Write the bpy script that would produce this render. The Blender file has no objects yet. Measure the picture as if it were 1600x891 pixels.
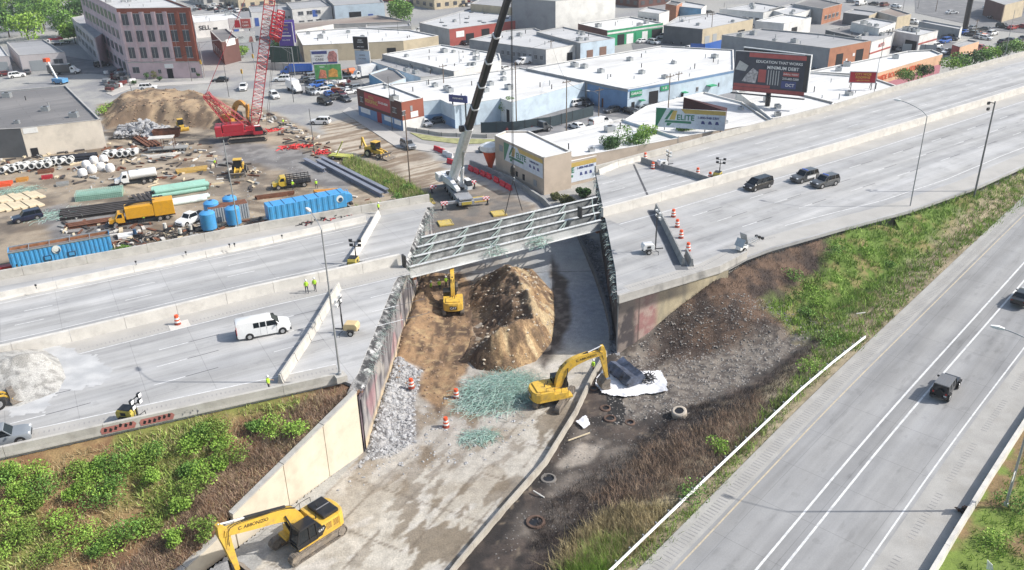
import bpy, bmesh, math, random
import numpy as np
from mathutils import Vector, Matrix
random.seed(7); RS = np.random.RandomState(11)
S = bpy.context.scene; COL = S.collection
R = math.radians; PI = math.pi
H, FPX, PITCH, ROLL = 51.5, 1335.0, R(25.5), R(1.4)
fw = np.array([0, math.cos(PITCH), -math.sin(PITCH)]); r0 = np.array([1., 0, 0]); u0 = np.cross(r0, fw)
cr = math.cos(ROLL)*r0 - math.sin(ROLL)*u0; cu = math.sin(ROLL)*r0 + math.cos(ROLL)*u0
cam = bpy.data.cameras.new('camera'); camo = bpy.data.objects.new('camera', cam); COL.objects.link(camo)
camo.matrix_world = Matrix(((cr[0], cu[0], -fw[0], 0), (cr[1], cu[1], -fw[1], 0), (cr[2], cu[2], -fw[2], H), (0, 0, 0, 1)))
cam.sensor_width = 36; cam.lens = 36*FPX/1600; cam.clip_start = .5; cam.clip_end = 6000
S.camera = camo
SUN_EL, SUN_AZ = 41.0, -3.0          # azimuth measured from +X towards +Y
W = bpy.data.worlds.new("World"); S.world = W; W.use_nodes = True
nt = W.node_tree; sk = nt.nodes.new('ShaderNodeTexSky'); sk.sky_type = 'NISHITA'; sk.sun_disc = False
sk.sun_elevation = R(SUN_EL); sk.sun_rotation = R(90-SUN_AZ); sk.air_density = 1.3; sk.dust_density = 2.5; sk.ozone_density = 1.0
bg = nt.nodes['Background']; nt.links.new(sk.outputs[0], bg.inputs[0]); bg.inputs[1].default_value = .13
sl = bpy.data.lights.new('sun', 'SUN'); sl.energy = 4.0; sl.angle = R(.55); sl.color = (1, .965, .91)
so = bpy.data.objects.new('sun', sl); COL.objects.link(so)
sd = Vector((math.cos(R(SUN_EL))*math.cos(R(SUN_AZ)), math.cos(R(SUN_EL))*math.sin(R(SUN_AZ)), math.sin(R(SUN_EL))))
so.rotation_euler = sd.to_track_quat('Z', 'Y').to_euler(); so.location = (60, 60, 120)
S.view_settings.view_transform = 'Standard'; S.view_settings.look = 'None'; S.view_settings.exposure = .36; S.view_settings.gamma = 1
S.render.engine = 'CYCLES'; S.cycles.max_bounces = 5; S.cycles.use_denoising = True
def ray(px, py):
 return (px-800)*cr - (py-445.5)*cu + FPX*fw
def G(px, py, z=0.):
 d = ray(px, py); t = (z-H)/d[2]
 return (float(d[0]*t), float(d[1]*t), float(z))
def G2(px, py, z=0.): return G(px, py, z)[:2]
def RVp(px, py, A, B):
 d = ray(px, py); n = np.array([-(B[1]-A[1]), B[0]-A[0]]); t = (n@np.array(A[:2]))/(n@d[:2]); return (float(d[0]*t), float(d[1]*t), float(H+d[2]*t))
def hgt(px, py, z0, py2):
 """height of an upright thing standing at pixel (px,py) whose top reaches row py2"""
 g = G(px, py, z0); v = np.array([g[0], g[1], 0.]);
 lo, hi = 0, 80
 for _ in range(30):
  m = (lo+hi)/2; q = np.array([g[0], g[1], z0+m-H]); y = 445.5-FPX*(q@cu)/(q@fw)
  if y > py2: lo = m
  else: hi = m
 return lo
def _hash(ix, iy, s):
 h = (ix.astype(np.int64)*374761393 + iy.astype(np.int64)*668265263 + s*1442695) & 0x7fffffff
 h = ((h ^ (h >> 13))*1274126177) & 0x7fffffff
 return ((h ^ (h >> 16)) & 0xffff)/65535.
def vnoise(x, y, s=0):
 x = np.asarray(x, float); y = np.asarray(y, float)
 ix = np.floor(x); iy = np.floor(y); fx = x-ix; fy = y-iy; fx = fx*fx*(3-2*fx); fy = fy*fy*(3-2*fy)
 a = _hash(ix, iy, s); b = _hash(ix+1, iy, s); c = _hash(ix, iy+1, s); d = _hash(ix+1, iy+1, s)
 return (a*(1-fx)+b*fx)*(1-fy)+(c*(1-fx)+d*fx)*fy
def fbm(x, y, sc=1., o=4, s=0):
 v = 0; a = .5; t = 0
 for i in range(o):
  v = v+a*vnoise(np.asarray(x)/sc*2**i, np.asarray(y)/sc*2**i, s+i*17); t += a; a *= .5
 return v/t
def inpoly(x, y, P):
 r = np.zeros(np.shape(x), bool); n = len(P); j = n-1
 for i in range(n):
  xi, yi = P[i][:2]; xj, yj = P[j][:2]
  if yi != yj:
   r ^= ((yi > y) != (yj > y)) & (x < (xj-xi)*(y-yi)/(yj-yi)+xi)
  j = i
 return r
def seg_dist(x, y, P, closed=False):
 d = np.full(np.shape(x), 1e9); n = len(P)
 for i in range(n if closed else n-1):
  a = P[i]; b = P[(i+1) % n]; vx, vy = b[0]-a[0], b[1]-a[1]; L = vx*vx+vy*vy+1e-9
  t = np.clip(((x-a[0])*vx+(y-a[1])*vy)/L, 0, 1); d = np.minimum(d, np.hypot(x-a[0]-t*vx, y-a[1]-t*vy))
 return d
def sstep(a, b, v): t = np.clip((v-a)/(b-a), 0, 1); return t*t*(3-2*t)
MATS = {}
def srgb(*c): return tuple(((v/255+.055)/1.055)**2.4 if v > 10 else v/255/12.92 for v in c)
def mat(name, col, rough=.7, metal=0., var=.15, vs=.8, grain=.08, gs=14., bump=.0, bs=6., attr=None, dirt=None, ds=.6, damt=.5, emit=0, coat=0, alpha=1, streak=None, spec=.5, coords='Object'):
 """base colour x broad noise x fine grain, optional second (dirt) colour in patches, optional bump and colour attribute"""
 if name in MATS: return MATS[name]
 m = bpy.data.materials.new(name); m.use_nodes = True; n = m.node_tree.nodes; l = m.node_tree.links; b = n['Principled BSDF']
 tc = n.new('ShaderNodeTexCoord'); v = tc.outputs[coords]
 if streak:   # (angle, stretch): noise drawn out along a direction
  mp = n.new('ShaderNodeMapping'); mp.inputs['Rotation'].default_value = (0, 0, -R(streak[0])); mp.inputs['Scale'].default_value = (1/streak[1], 1, 1)
  # rotate first, then scale
  mp.vector_type = 'POINT'; m1 = n.new('ShaderNodeMapping'); m1.inputs['Rotation'].default_value = (0, 0, -R(streak[0])); m2 = n.new('ShaderNodeMapping'); m2.inputs['Scale'].default_value = (1/streak[1], 1, 1)
  l.new(v, m1.inputs[0]); l.new(m1.outputs[0], m2.inputs[0]); sv = m2.outputs[0]; n.remove(mp)
 else: sv = v
 def noise(vec, sc, det=3):
  t = n.new('ShaderNodeTexNoise'); t.inputs['Scale'].default_value = sc; t.inputs['Detail'].default_value = det; t.inputs['Roughness'].default_value = .6; l.new(vec, t.inputs[0]); return t.outputs[0]
 def mr(x, a, bb, fmin=0., fmax=1.):
  q = n.new('ShaderNodeMapRange'); q.inputs[1].default_value = fmin; q.inputs[2].default_value = fmax; q.inputs[3].default_value = a; q.inputs[4].default_value = bb; l.new(x, q.inputs[0]); return q.outputs[0]
 def mul(a, bb):
  q = n.new('ShaderNodeMath'); q.operation = 'MULTIPLY'; l.new(a, q.inputs[0]); l.new(bb, q.inputs[1]); return q.outputs[0]
 if attr:
  at = n.new('ShaderNodeAttribute'); at.attribute_name = attr; c = at.outputs['Color']
 else:
  rg = n.new('ShaderNodeRGB'); rg.outputs[0].default_value = (*col, 1); c = rg.outputs[0]
 if dirt:
  f = mr(noise(sv, ds, 5), 0, damt, .48, .66); mx = n.new('ShaderNodeMix'); mx.data_type = 'RGBA'; l.new(f, mx.inputs[0]); l.new(c, mx.inputs[6]); mx.inputs[7].default_value = (*dirt, 1); c = mx.outputs[2]
 f = None
 if var: f = mr(noise(sv, vs), 1-var, 1+var, .3, .7)
 if name[:5] == 'roof_':   # lapped seams of the roofing sheets
  mp = n.new('ShaderNodeMapping'); mp.inputs['Rotation'].default_value = (0, 0, -R(35)); l.new(v, mp.inputs[0]); bt = n.new('ShaderNodeTexBrick'); bt.inputs['Scale'].default_value = 1; bt.inputs['Brick Width'].default_value = 11; bt.inputs['Row Height'].default_value = 2.4; bt.inputs['Mortar Size'].default_value = .07; bt.inputs['Color1'].default_value = (1, 1, 1, 1); bt.inputs['Color2'].default_value = (.93, .93, .93, 1); bt.inputs['Mortar'].default_value = (.72, .72, .72, 1); l.new(mp.outputs[0], bt.inputs[0]); f = mul(f, bt.outputs[0])
 if grain:
  g = mr(noise(v, gs, 2), 1-grain, 1+grain, .3, .7); f = g if f is None else mul(f, g)
 if f is not None:
  vm = n.new('ShaderNodeVectorMath'); vm.operation = 'SCALE'; l.new(c, vm.inputs[0]); l.new(f, vm.inputs[3]); c = vm.outputs[0]
 l.new(c, b.inputs['Base Color']); b.inputs['Roughness'].default_value = rough; b.inputs['Metallic'].default_value = metal
 b.inputs['Specular IOR Level'].default_value = spec
 if coat: b.inputs['Coat Weight'].default_value = coat
 if bump:
  bp = n.new('ShaderNodeBump'); bp.inputs['Strength'].default_value = bump; bp.inputs['Distance'].default_value = .1; l.new(noise(v, bs, 4), bp.inputs['Height']); l.new(bp.outputs[0], b.inputs['Normal'])
 if emit: l.new(c, b.inputs['Emission Color']); b.inputs['Emission Strength'].default_value = emit
 if alpha < 1: b.inputs['Alpha'].default_value = alpha
 MATS[name] = m; return m
def paint(name, col, rough=.35, var=.06, dirt=(.16, .13, .1), damt=.18, **k): return mat(name, col, rough=rough, var=var, grain=.03, gs=8, dirt=dirt, ds=1.7, damt=damt, **k)
M_CONC = mat('barrier_concrete', (.47, .45, .41), .85, var=.10, vs=.5, grain=.07, dirt=(.30, .28, .25), ds=.9, damt=.45, bump=.15)
M_CONCW = mat('pale_concrete', (.60, .575, .53), .85, var=.08, vs=.5, grain=.06, dirt=(.38, .36, .33), ds=.8, damt=.4, bump=.1)
M_CONCG = mat('grey_concrete', (.30, .30, .29), .88, var=.15, vs=.6, grain=.1, dirt=(.18, .18, .17), ds=.7, damt=.5, bump=.2)
M_TANW = mat('tan_retaining_wall', (.64, .57, .455), .8, var=.08, vs=.4, grain=.05, dirt=(.44, .39, .31), ds=.45, damt=.5)
M_ASPH = mat('asphalt', (.055, .055, .057), .9, grain=.2, gs=20)
M_WHITE = paint('white_paint', (.80, .80, .78)); M_BLACK = paint('black_paint', (.018, .018, .02), damt=.1); M_YEL = mat('machine_yellow', (.68, .43, .06), .45, var=.10, vs=1.2, grain=.06, gs=9, dirt=(.30, .21, .10), ds=1.6, damt=.5); M_GREY = paint('grey_paint', (.2, .2, .21)); M_RED = paint('crane_red', (.42, .02, .035))
M_DKG = mat('dark_steel', (.05, .05, .052), .55, .4, grain=.2); M_STEEL = mat('galvanised_steel', (.42, .44, .45), .45, .6, var=.1, vs=2); M_RUST = mat('rusty_steel', (.16, .065, .035), .85, var=.35, vs=1.5, grain=.25)
M_GLASS = mat('vehicle_glass', (.012, .016, .02), .06, var=0, grain=0); M_TYRE = mat('tyre_rubber', (.018, .018, .018), .9, grain=.2); M_RIM = mat('wheel_rim', (.5, .5, .5), .3, .7, var=0, grain=0)
M_ORANGE = paint('barrel_orange', (.72, .10, .03), rough=.5); M_HIVIS = mat('hi_vis_vest', (.45, .75, .05), .8); M_SKIN = mat('skin', (.42, .24, .16), .6, grain=0)
M_LAMPR = mat('tail_lamp_red', (.35, .01, .01), .25, grain=0, var=0); M_LAMPW = mat('head_lamp_clear', (.75, .76, .78), .12, grain=0, var=0)
M_MARK = mat('road_marking_white', (.66, .66, .65), .7, var=.12, vs=3, grain=.12, gs=9, dirt=(.42, .42, .43), ds=1.2, damt=.6)
M_MARKY = mat('road_marking_yellow', (.50, .42, .30), .75, var=.15, vs=3, dirt=(.4, .36, .3), ds=1, damt=.7)
class MB:
 def __init__(s): s.v = []; s.f = []; s.m = []; s.T = None
 def add(s, vs, fs, mi=0):
  o = len(s.v)
  if s.T is not None: vs = [tuple(s.T @ Vector(p)) for p in vs]
  s.v += [tuple(p) for p in vs]; s.f += [tuple(i+o for i in f) for f in fs]; s.m += [mi]*len(fs); return s
 def box(s, c, d, rz=0, mi=0, ry=0):
  x, y, z = d[0]/2, d[1]/2, d[2]/2; P = []
  for k in (-1, 1):
   for (i, j) in ((-1, -1), (1, -1), (1, 1), (-1, 1)):
    a, b, e = i*x, j*y, k*z
    if ry: a, e = a*math.cos(ry)+e*math.sin(ry), -a*math.sin(ry)+e*math.cos(ry)
    P.append((c[0]+a*math.cos(rz)-b*math.sin(rz), c[1]+a*math.sin(rz)+b*math.cos(rz), c[2]+e))
  return s.add(P, [(3, 2, 1, 0), (4, 5, 6, 7), (0, 1, 5, 4), (1, 2, 6, 5), (2, 3, 7, 6), (3, 0, 4, 7)], mi)
 def bx(s, x0, x1, y0, y1, z0, z1, mi=0): return s.box(((x0+x1)/2, (y0+y1)/2, (z0+z1)/2), (abs(x1-x0), abs(y1-y0), abs(z1-z0)), 0, mi)
 def loft(s, rings, cap=True, closed=True, mi=0):
  n = len(rings[0]); vs = [p for r in rings for p in r]; fs = []
  for i in range(len(rings)-1):
   for j in range(n if closed else n-1):
    k = (j+1) % n; fs.append((i*n+j, i*n+k, (i+1)*n+k, (i+1)*n+j))
  if cap: fs += [tuple(range(n))[::-1], tuple(range((len(rings)-1)*n, len(rings)*n))]
  return s.add(vs, fs, mi)
 def prism(s, P, z0, z1, mi=0):
  a = [(p[0], p[1], z0 if not hasattr(z0, '__len__') else z0[i]) for i, p in enumerate(P)]; b = [(p[0], p[1], z1 if not hasattr(z1, '__len__') else z1[i]) for i, p in enumerate(P)]
  ar = sum(P[i][0]*P[(i+1) % len(P)][1]-P[(i+1) % len(P)][0]*P[i][1] for i in range(len(P)))
  if ar < 0: a.reverse(); b.reverse()
  return s.loft([a, b], mi=mi)
 def side(s, P, y0, y1, mi=0):
  """profile P in (x,z) drawn across from y0 to y1"""
  ar = sum(P[i][0]*P[(i+1) % len(P)][1]-P[(i+1) % len(P)][0]*P[i][1] for i in range(len(P)))
  if (ar > 0) == (y1 > y0): P = P[::-1]
  return s.loft([[(p[0], y0, p[1]) for p in P], [(p[0], y1, p[1]) for p in P]], mi=mi)
 def tube(s, p0, p1, r0, r1=None, n=8, cap=True, mi=0):
  r1 = r0 if r1 is None else r1; a = Vector(p0); b = Vector(p1); d = (b-a)
  if d.length < 1e-6: return s
  q = d.to_track_quat('Z', 'Y'); rr = []
  for c, r in ((a, r0), (b, r1)): rr.append([tuple(c+q @ Vector((r*math.cos(2*PI*k/n), r*math.sin(2*PI*k/n), 0))) for k in range(n)])
  return s.loft(rr, cap=cap, mi=mi)
 def path(s, P, r, n=6, mi=0, cap=True):
  P = [Vector(p) for p in P]; rr = []
  for i, p in enumerate(P):
   d = (P[min(i+1, len(P)-1)]-P[max(i-1, 0)]); q = d.to_track_quat('Z', 'Y'); r_ = r[i] if hasattr(r, '__len__') else r
   rr.append([tuple(p+q @ Vector((r_*math.cos(2*PI*k/n), r_*math.sin(2*PI*k/n), 0))) for k in range(n)])
  return s.loft(rr, cap=cap, mi=mi)
 def lathe(s, prof, c=(0, 0, 0), n=14, mi=0, cap=True):
  return s.loft([[(c[0]+r*math.cos(2*PI*k/n), c[1]+r*math.sin(2*PI*k/n), c[2]+z) for k in range(n)] for r, z in prof], mi=mi, cap=cap)
 def beam(s, p0, p1, w, h=None, mi=0):
  """square bar between two points"""
  h = h or w; a = Vector(p0); b = Vector(p1); d = b-a
  if d.length < 1e-6: return s
  q = d.to_track_quat('X', 'Z'); rr = [[tuple(c+q @ Vector((0, i*w/2, j*h/2))) for i, j in ((-1, -1), (1, -1), (1, 1), (-1, 1))] for c in (a, b)]
  return s.loft(rr, mi=mi)
 def mesh(s, mats, smooth=False):
  me = bpy.data.meshes.new('m'); me.from_pydata(s.v, [], s.f)
  for m in (mats if isinstance(mats, (list, tuple)) else [mats]): me.materials.append(m)
  if len(me.materials) > 1: me.polygons.foreach_set('material_index', s.m)
  if smooth: me.polygons.foreach_set('use_smooth', [True]*len(s.f)); me.set_sharp_from_angle(angle=R(38)) if hasattr(me, 'set_sharp_from_angle') else None
  me.update(); return me
 def build(s, name, mats, parent=None, label=None, cat=None, group=None, kind=None, smooth=False, bevel=0, loc=None, rz=None):
  return link(name, s.mesh(mats, smooth), parent, label, cat, group, kind, bevel, loc, rz)
def link(name, me, parent=None, label=None, cat=None, group=None, kind=None, bevel=0, loc=None, rz=None):
 o = bpy.data.objects.new(name, me); COL.objects.link(o)
 if parent is not None: o.parent = parent
 if label: o['label'] = label
 if cat: o['category'] = cat
 if group: o['group'] = group
 if kind: o['kind'] = kind
 if loc is not None: o.location = loc
 if rz is not None: o.rotation_euler = (0, 0, rz)
 if bevel:
  b = o.modifiers.new('bevel', 'BEVEL'); b.width = bevel; b.segments = 2; b.limit_method = 'ANGLE'; b.angle_limit = R(40)
 return o
def thing(name, label, cat, loc=(0, 0, 0), rz=0., group=None, kind=None, sc=1.):
 o = bpy.data.objects.new(name, None); COL.objects.link(o); o.location = loc; o.rotation_euler = (0, 0, rz); o.empty_display_size = .3
 if sc != 1: o.scale = (sc, sc, sc)
 if label: o['label'] = label
 if cat: o['category'] = cat
 if group: o['group'] = group
 if kind: o['kind'] = kind
 return o
def kids(o): return [c for c in bpy.data.objects if c.parent == o]
_KC = {}
def copy_tree(o, loc=None, rz=None, label=None, group=None, swap=None, parent=None, top=True, sc=None):
 """copy of a thing with its parts and their sub-parts; swap maps a material name to another material"""
 c = o.copy(); COL.objects.link(c)
 if parent is not None: c.parent = parent
 if swap and c.data is not None:
  for i, sl_ in enumerate(c.material_slots):
   nm = o.material_slots[i].material.name
   if nm in swap: sl_.link = 'OBJECT'; sl_.material = swap[nm]
 if o.name not in _KC: _KC[o.name] = list(o.children)
 for ch in _KC[o.name]: copy_tree(ch, parent=c, swap=swap, top=False)
 if top:
  if loc is not None: c.location = loc
  if rz is not None: c.rotation_euler = (0, 0, rz)
  if label: c['label'] = label
  if group: c['group'] = group
  if sc: c.scale = (sc, sc, sc)
 return c
def text(txt, name, m, parent, loc, rot, size, depth=.01, align='CENTER', label=None, sx=1., bold=False):
 cu_ = bpy.data.curves.new('t', 'FONT'); cu_.body = txt; cu_.size = size; cu_.extrude = depth; cu_.align_x = align; cu_.align_y = 'CENTER'; cu_.space_line = 1.0
 if bold: cu_.offset = size*.018
 t = bpy.data.objects.new('t', cu_); COL.objects.link(t); bpy.context.view_layer.update()
 me = bpy.data.meshes.new_from_object(t.evaluated_get(bpy.context.evaluated_depsgraph_get())); bpy.data.objects.remove(t); me.materials.clear(); me.materials.append(m)
 o = link(name, me, parent, label); o.location = loc; o.rotation_euler = rot; o.scale = (sx, 1, 1); return o
def ang(A, B): return math.atan2(B[1]-A[1], B[0]-A[0])
def off(P, d):
 """polyline moved sideways (left positive)"""
 o = []
 for i, p in enumerate(P):
  a = P[max(i-1, 0)]; b = P[min(i+1, len(P)-1)]; L = math.hypot(b[0]-a[0], b[1]-a[1]); o.append((p[0]-(b[1]-a[1])/L*d, p[1]+(b[0]-a[0])/L*d)+tuple(p[2:]))
 return o
def along(P, step, start=0.):
 """points every step metres along a polyline with heading"""
 out = []; s = start; acc = 0
 for i in range(len(P)-1):
  a, b = P[i], P[i+1]; L = math.hypot(b[0]-a[0], b[1]-a[1])
  while s <= acc+L:
   t = (s-acc)/L; out.append((a[0]+(b[0]-a[0])*t, a[1]+(b[1]-a[1])*t, ang(a, b), t, i)); s += step
  acc += L
 return out
def plen(P): return sum(math.hypot(P[i+1][0]-P[i][0], P[i+1][1]-P[i][1]) for i in range(len(P)-1))
def sub(P, s0, s1):
 """stretch of a polyline between two arc lengths"""
 out = []; acc = 0
 for i in range(len(P)-1):
  a, b = P[i], P[i+1]; L = math.hypot(b[0]-a[0], b[1]-a[1])
  for s in (s0, s1):
   pass
  if acc+L > s0 and acc < s1:
   t0 = max(0, (s0-acc)/L); t1 = min(1, (s1-acc)/L)
   p = tuple(a[k]+(b[k]-a[k])*t0 for k in range(len(a))); q = tuple(a[k]+(b[k]-a[k])*t1 for k in range(len(a)))
   if not out: out.append(p)
   out.append(q)
  acc += L
 return out
LIGHTF = 1.30
def A(r, g, b, k=1.): return tuple(min(.85, v/LIGHTF*k) for v in srgb(r, g, b))
def PX(P, z=0.): return [G2(a, b, z) for a, b in P]
DZ = 6.8
YARD = PX([(-90, 235), (0, 236), (60, 240), (168, 224), (158, 190), (150, 163), (175, 160), (235, 146), (330, 150), (380, 158), (440, 180), (500, 213), (560, 255), (620, 285), (680, 318), (672, 340), (600, 380), (200, 480), (-90, 560)])
MUD = PX([(492, 222), (505, 196), (545, 183), (600, 195), (650, 232), (700, 262), (780, 298), (850, 330), (935, 380), (700, 400), (650, 330), (610, 292), (545, 240)])
PAD = PX([(655, 345), (668, 300), (735, 290), (800, 308), (845, 335), (800, 380), (655, 390)])
GRAV1 = PX([(60, 330), (100, 318), (200, 330), (230, 350), (190, 370), (140, 385), (80, 372)])
GRAV2 = PX([(330, 215), (400, 225), (480, 235), (560, 290), (530, 300), (400, 255), (340, 260)])
MOUND = PX([(163, 203), (158, 172), (190, 158), (240, 150), (330, 152), (362, 165), (368, 190), (345, 204), (300, 200), (240, 194), (185, 198)])
GSTRIP = PX([(-90, 470), (0, 428), (100, 410), (178, 398), (300, 372), (420, 352), (490, 342), (555, 322), (590, 318), (668, 316), (668, 420), (0, 560)])
GV2 = PX([(545, 245), (600, 268), (640, 290), (672, 312), (655, 330), (620, 305), (560, 275), (535, 258)])
HOLLOW = PX([(600, 600), (612, 570), (650, 470), (655, 440), (720, 425), (740, 440), (742, 560), (715, 600), (690, 650), (650, 610)])
RUBZ = PX([(571, 712), (617, 566), (660, 580), (648, 625), (650, 690), (610, 715), (575, 720), (540, 745)])
ROADW = [(-22.5, 53), (-15.1, 70.2), (-12.8, 101.6), (-11.9, 124), (10.8, 126), (12.2, 110), (12.6, 100), (12.1, 90), (9.0, 82.5), (6.6, 75.4), (2.7, 66.8), (-1.1, 60.5), (-5.3, 53.4), (-7.5, 49), (-20, 45)]
UPW = [(-9, 46.0), (-5.1, 53.6), (-1.1, 60.6), (2.7, 66.9), (6.4, 75.5), (8.8, 82.5), (10.9, 87.6)]
RAMP_L = [(-8, 33.5), (9.6, 52.2), (19.3, 62.0), (30, 74.3), (50, 95.0), (82, 127.6), (150, 197)]
def smooth(P, n=6):
 A_ = [tuple(2*P[0][k]-P[1][k] for k in (0, 1))]+P+[tuple(2*P[-1][k]-P[-2][k] for k in (0, 1))]; o = []
 for i in range(1, len(A_)-2):
  for q in range(n): t = q/n; o.append(tuple(.5*(2*A_[i][k]+(A_[i+1][k]-A_[i-1][k])*t+(2*A_[i-1][k]-5*A_[i][k]+4*A_[i+1][k]-A_[i+2][k])*t*t+(3*A_[i][k]-A_[i-1][k]-3*A_[i+1][k]+A_[i+2][k])*t**3) for k in (0, 1)))
 return o+[P[-1]]
RAMP_L = smooth([(-8, 33.5), (9.8, 52.2), (30, 74.0), (50, 94.8), (82, 127.8), (150, 197)])
def rampz(x, y): return np.clip(1.2+.030*((x-10)*.687+(y-50)*.727), .6, 8)
HWS = [(12.2, 88.2), (25.6, 95.8), (30.2, 100.2), (34.2, 103.0), (45.2, 109.0), (58, 115.6), (72.2, 124.8), (87, 136.2), (150, 182)]
def south_h(x, y):
 """level of the ground south of the highway, east of the underpass road"""
 d = seg_dist(x, y, HWS); L = .815; s = (x-12.2)*.82+(y-88.2)*.57
 edge = 6.2*sstep(-2, 17, s-.25*d)
 h = edge-.50*d*(.9+.3*fbm(x, y, 9, 3, 5))
 dr = seg_dist(x, y, RAMP_L); rz = rampz(x, y)-.12
 base = .15+1.1*sstep(14, 4, dr)*0+(rz-.15)*sstep(16, 1.0, dr)
 h = np.where(h > base, h, base); k = .8; h = np.log(np.exp(h/k)+np.exp(base/k))*k-.69*k*np.exp(-np.abs(h-base)/k)
 return h
def cells(Pl, nx, ny, kx): return None
ca = np.array
def mix(a, b, t): t = np.asarray(t)[..., None]; return a*(1-t)+b*t
def soft(x, y, P, w=1.2, amp=1.5, s=3):
 """membership in a patch with a ragged edge"""
 nx = (fbm(x, y, 3.2, 4, s)-.5)*2*amp; ny = (fbm(x, y, 3.2, 4, s+50)-.5)*2*amp; X, Y = x+nx, y+ny
 d = seg_dist(X, Y, P, True); i = inpoly(X, Y, P); return sstep(-w, w, np.where(i, d, -d))
def ground_col(x, y):
 n1 = fbm(x, y, 9, 4, 1); n2 = fbm(x, y, 2.2, 4, 2); n3 = fbm(x, y, .7, 3, 4)
 c = mix(ca(A(150, 150, 152)), ca(A(182, 180, 174)), sstep(.35, .65, n1))
 yd = soft(x, y, YARD, 1.0, 1.6)
 dirt = mix(ca(A(170, 155, 135)), ca(A(128, 114, 98)), sstep(.4, .6, n1*.6+n2*.4)); dirt = mix(dirt, ca(A(186, 170, 148)), sstep(.55, .7, fbm(x*.5+y*.85, y*.4, 3, 3, 9)))
 # wheel tracks follow the haul path across the yard
 tr = np.sin((y*.95-x*.33+4*fbm(x, y, 14, 2, 8))*2.6); dirt = mix(dirt, ca(A(140, 120, 95)), .35*sstep(.5, 1, tr)*sstep(.45, .6, fbm(x, y, 12, 2, 12)))
 dirt = mix(dirt, ca(A(104, 96, 88)), .6*sstep(.56, .7, fbm(x, y, 4, 4, 44))); c = mix(c, dirt, yd)
 grey = mix(ca(A(150, 148, 146)), ca(A(120, 118, 118)), sstep(.4, .6, n2))
 for P in (GRAV1, GRAV2): c = mix(c, grey, .9*soft(x, y, P, 1.5, 2.5))
 m = soft(x, y, MUD, 1.5, 2.); u = (x*.55+y*-.83); st = fbm(u*1.0+fbm(x, y, 6, 2, 7)*1.2, (x*.83+y*.55)*.08, .9, 3, 21)
 mud = mix(ca(A(150, 132, 112)), ca(A(200, 188, 170)), sstep(.42, .6, st)); mud = mix(mud, ca(A(118, 102, 86)), .5*sstep(.52, .7, n1)); c = mix(c, mud, m)
 c = mix(c, mix(ca(A(112, 110, 108)), ca(A(138, 128, 118)), sstep(.4, .6, n2)), .85*soft(x, y, PAD, 1, 1.2))
 c = mix(c, mix(ca(A(92, 122, 48)), ca(A(150, 140, 96)), sstep(.5, .68, n2)), soft(x, y, GSTRIP, .5, .8))
 c = mix(c, mix(ca(A(100, 112, 52)), ca(A(150, 138, 104)), sstep(.42, .62, n2)), soft(x, y, GV2, .7, 1))
 # underpass
 r = inpoly(x, y, ROADW).astype(float)*(y < 112) + (inpoly(x, y, ROADW) & (y >= 112))*.7
 road = mix(ca(A(204, 197, 184)), ca(A(190, 182, 168)), sstep(.4, .6, n2)); road = mix(road, ca(A(206, 200, 190)), sstep(.6, .75, fbm((x*.8+y*.6)*.4, x*-.6+y*.8, 1.1, 3, 31)))
 # slab joints along and across the lanes
 aa = R(62); uu = x*math.cos(aa)+y*math.sin(aa); vv = -x*math.sin(aa)+y*math.cos(aa)
 jt = np.minimum(np.abs(((vv+.6) % 3.7)-1.85), np.abs(((uu+1.) % 6.1)-3.05)); stn = fbm((uu)*.35, vv, 1.5, 5, 41); px_ = sstep(-9, 3, x*.9-(y-62)*.35)
 wet = sstep(.49, .52, stn+.13*px_-.09)*sstep(84, 74, y)*sstep(-19, -8, x); road = mix(road, ca(A(134, 121, 103)), .9*wet)
 road = mix(road, ca(A(120, 108, 94)), .75*sstep(.16, .04, jt)*sstep(82, 74, y)*sstep(.30, .42, n2))
 dusty = sstep(88, 94, y)*sstep(2, 6, x+2*n1); road = mix(road, mix(ca(A(138, 145, 154)), ca(A(166, 168, 170)), sstep(.35, .65, n1)), dusty)
 mess = sstep(60, 76, y+4*n1)*sstep(4, -4, x+6*(n2-.5)); road = mix(road, mix(ca(A(178, 172, 164)), ca(A(134, 118, 100)), sstep(.48, .62, n2)), .75*mess)
 c = mix(c, road, r)
 h = soft(x, y, HOLLOW, .5, .8); hd = mix(ca(A(160, 130, 98)), ca(A(100, 80, 64)), sstep(.42, .60, n2*.5+.5*fbm(x*1.6, y*.4, 1, 3, 6))); hd = mix(hd, ca(A(182, 156, 118)), .7*sstep(.6, .7, n3)); c = mix(c, hd, h)
 c = mix(c, mix(ca(A(188, 186, 184)), ca(A(120, 118, 118)), sstep(.4, .65, n3)), soft(x, y, RUBZ, .5, .6))
 dk = soft(x, y, PX([(862, 400), (885, 440), (892, 500), (880, 540), (862, 560), (850, 575), (838, 560), (858, 480)]), .5, .7); c = mix(c, mix(ca(A(84, 76, 70)), ca(A(120, 112, 104)), sstep(.45, .7, n3)), dk*(y < 125))
 gr = soft(x, y, PX([(905, 362), (935, 380), (952, 470), (968, 560), (950, 555), (955, 510), (942, 460), (918, 400)]), .3, .3); c = mix(c, mix(ca(A(96, 96, 98)), ca(A(140, 140, 142)), sstep(.4, .7, n3)), gr)
 return c
GREEN_S = PX([(1600, 262), (1520, 292), (1420, 338), (1300, 360), (1290, 420), (1200, 470), (1265, 505), (1340, 530), (1400, 480), (1480, 400), (1600, 322), (1750, 260), (1750, 200)], 4.)
GREEN_L = PX([(1345, 537), (1290, 530), (1240, 600), (1190, 650), (1150, 700), (1080, 790), (980, 840), (940, 891), (1010, 880), (1180, 705), (1260, 620)], 1.5)
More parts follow.
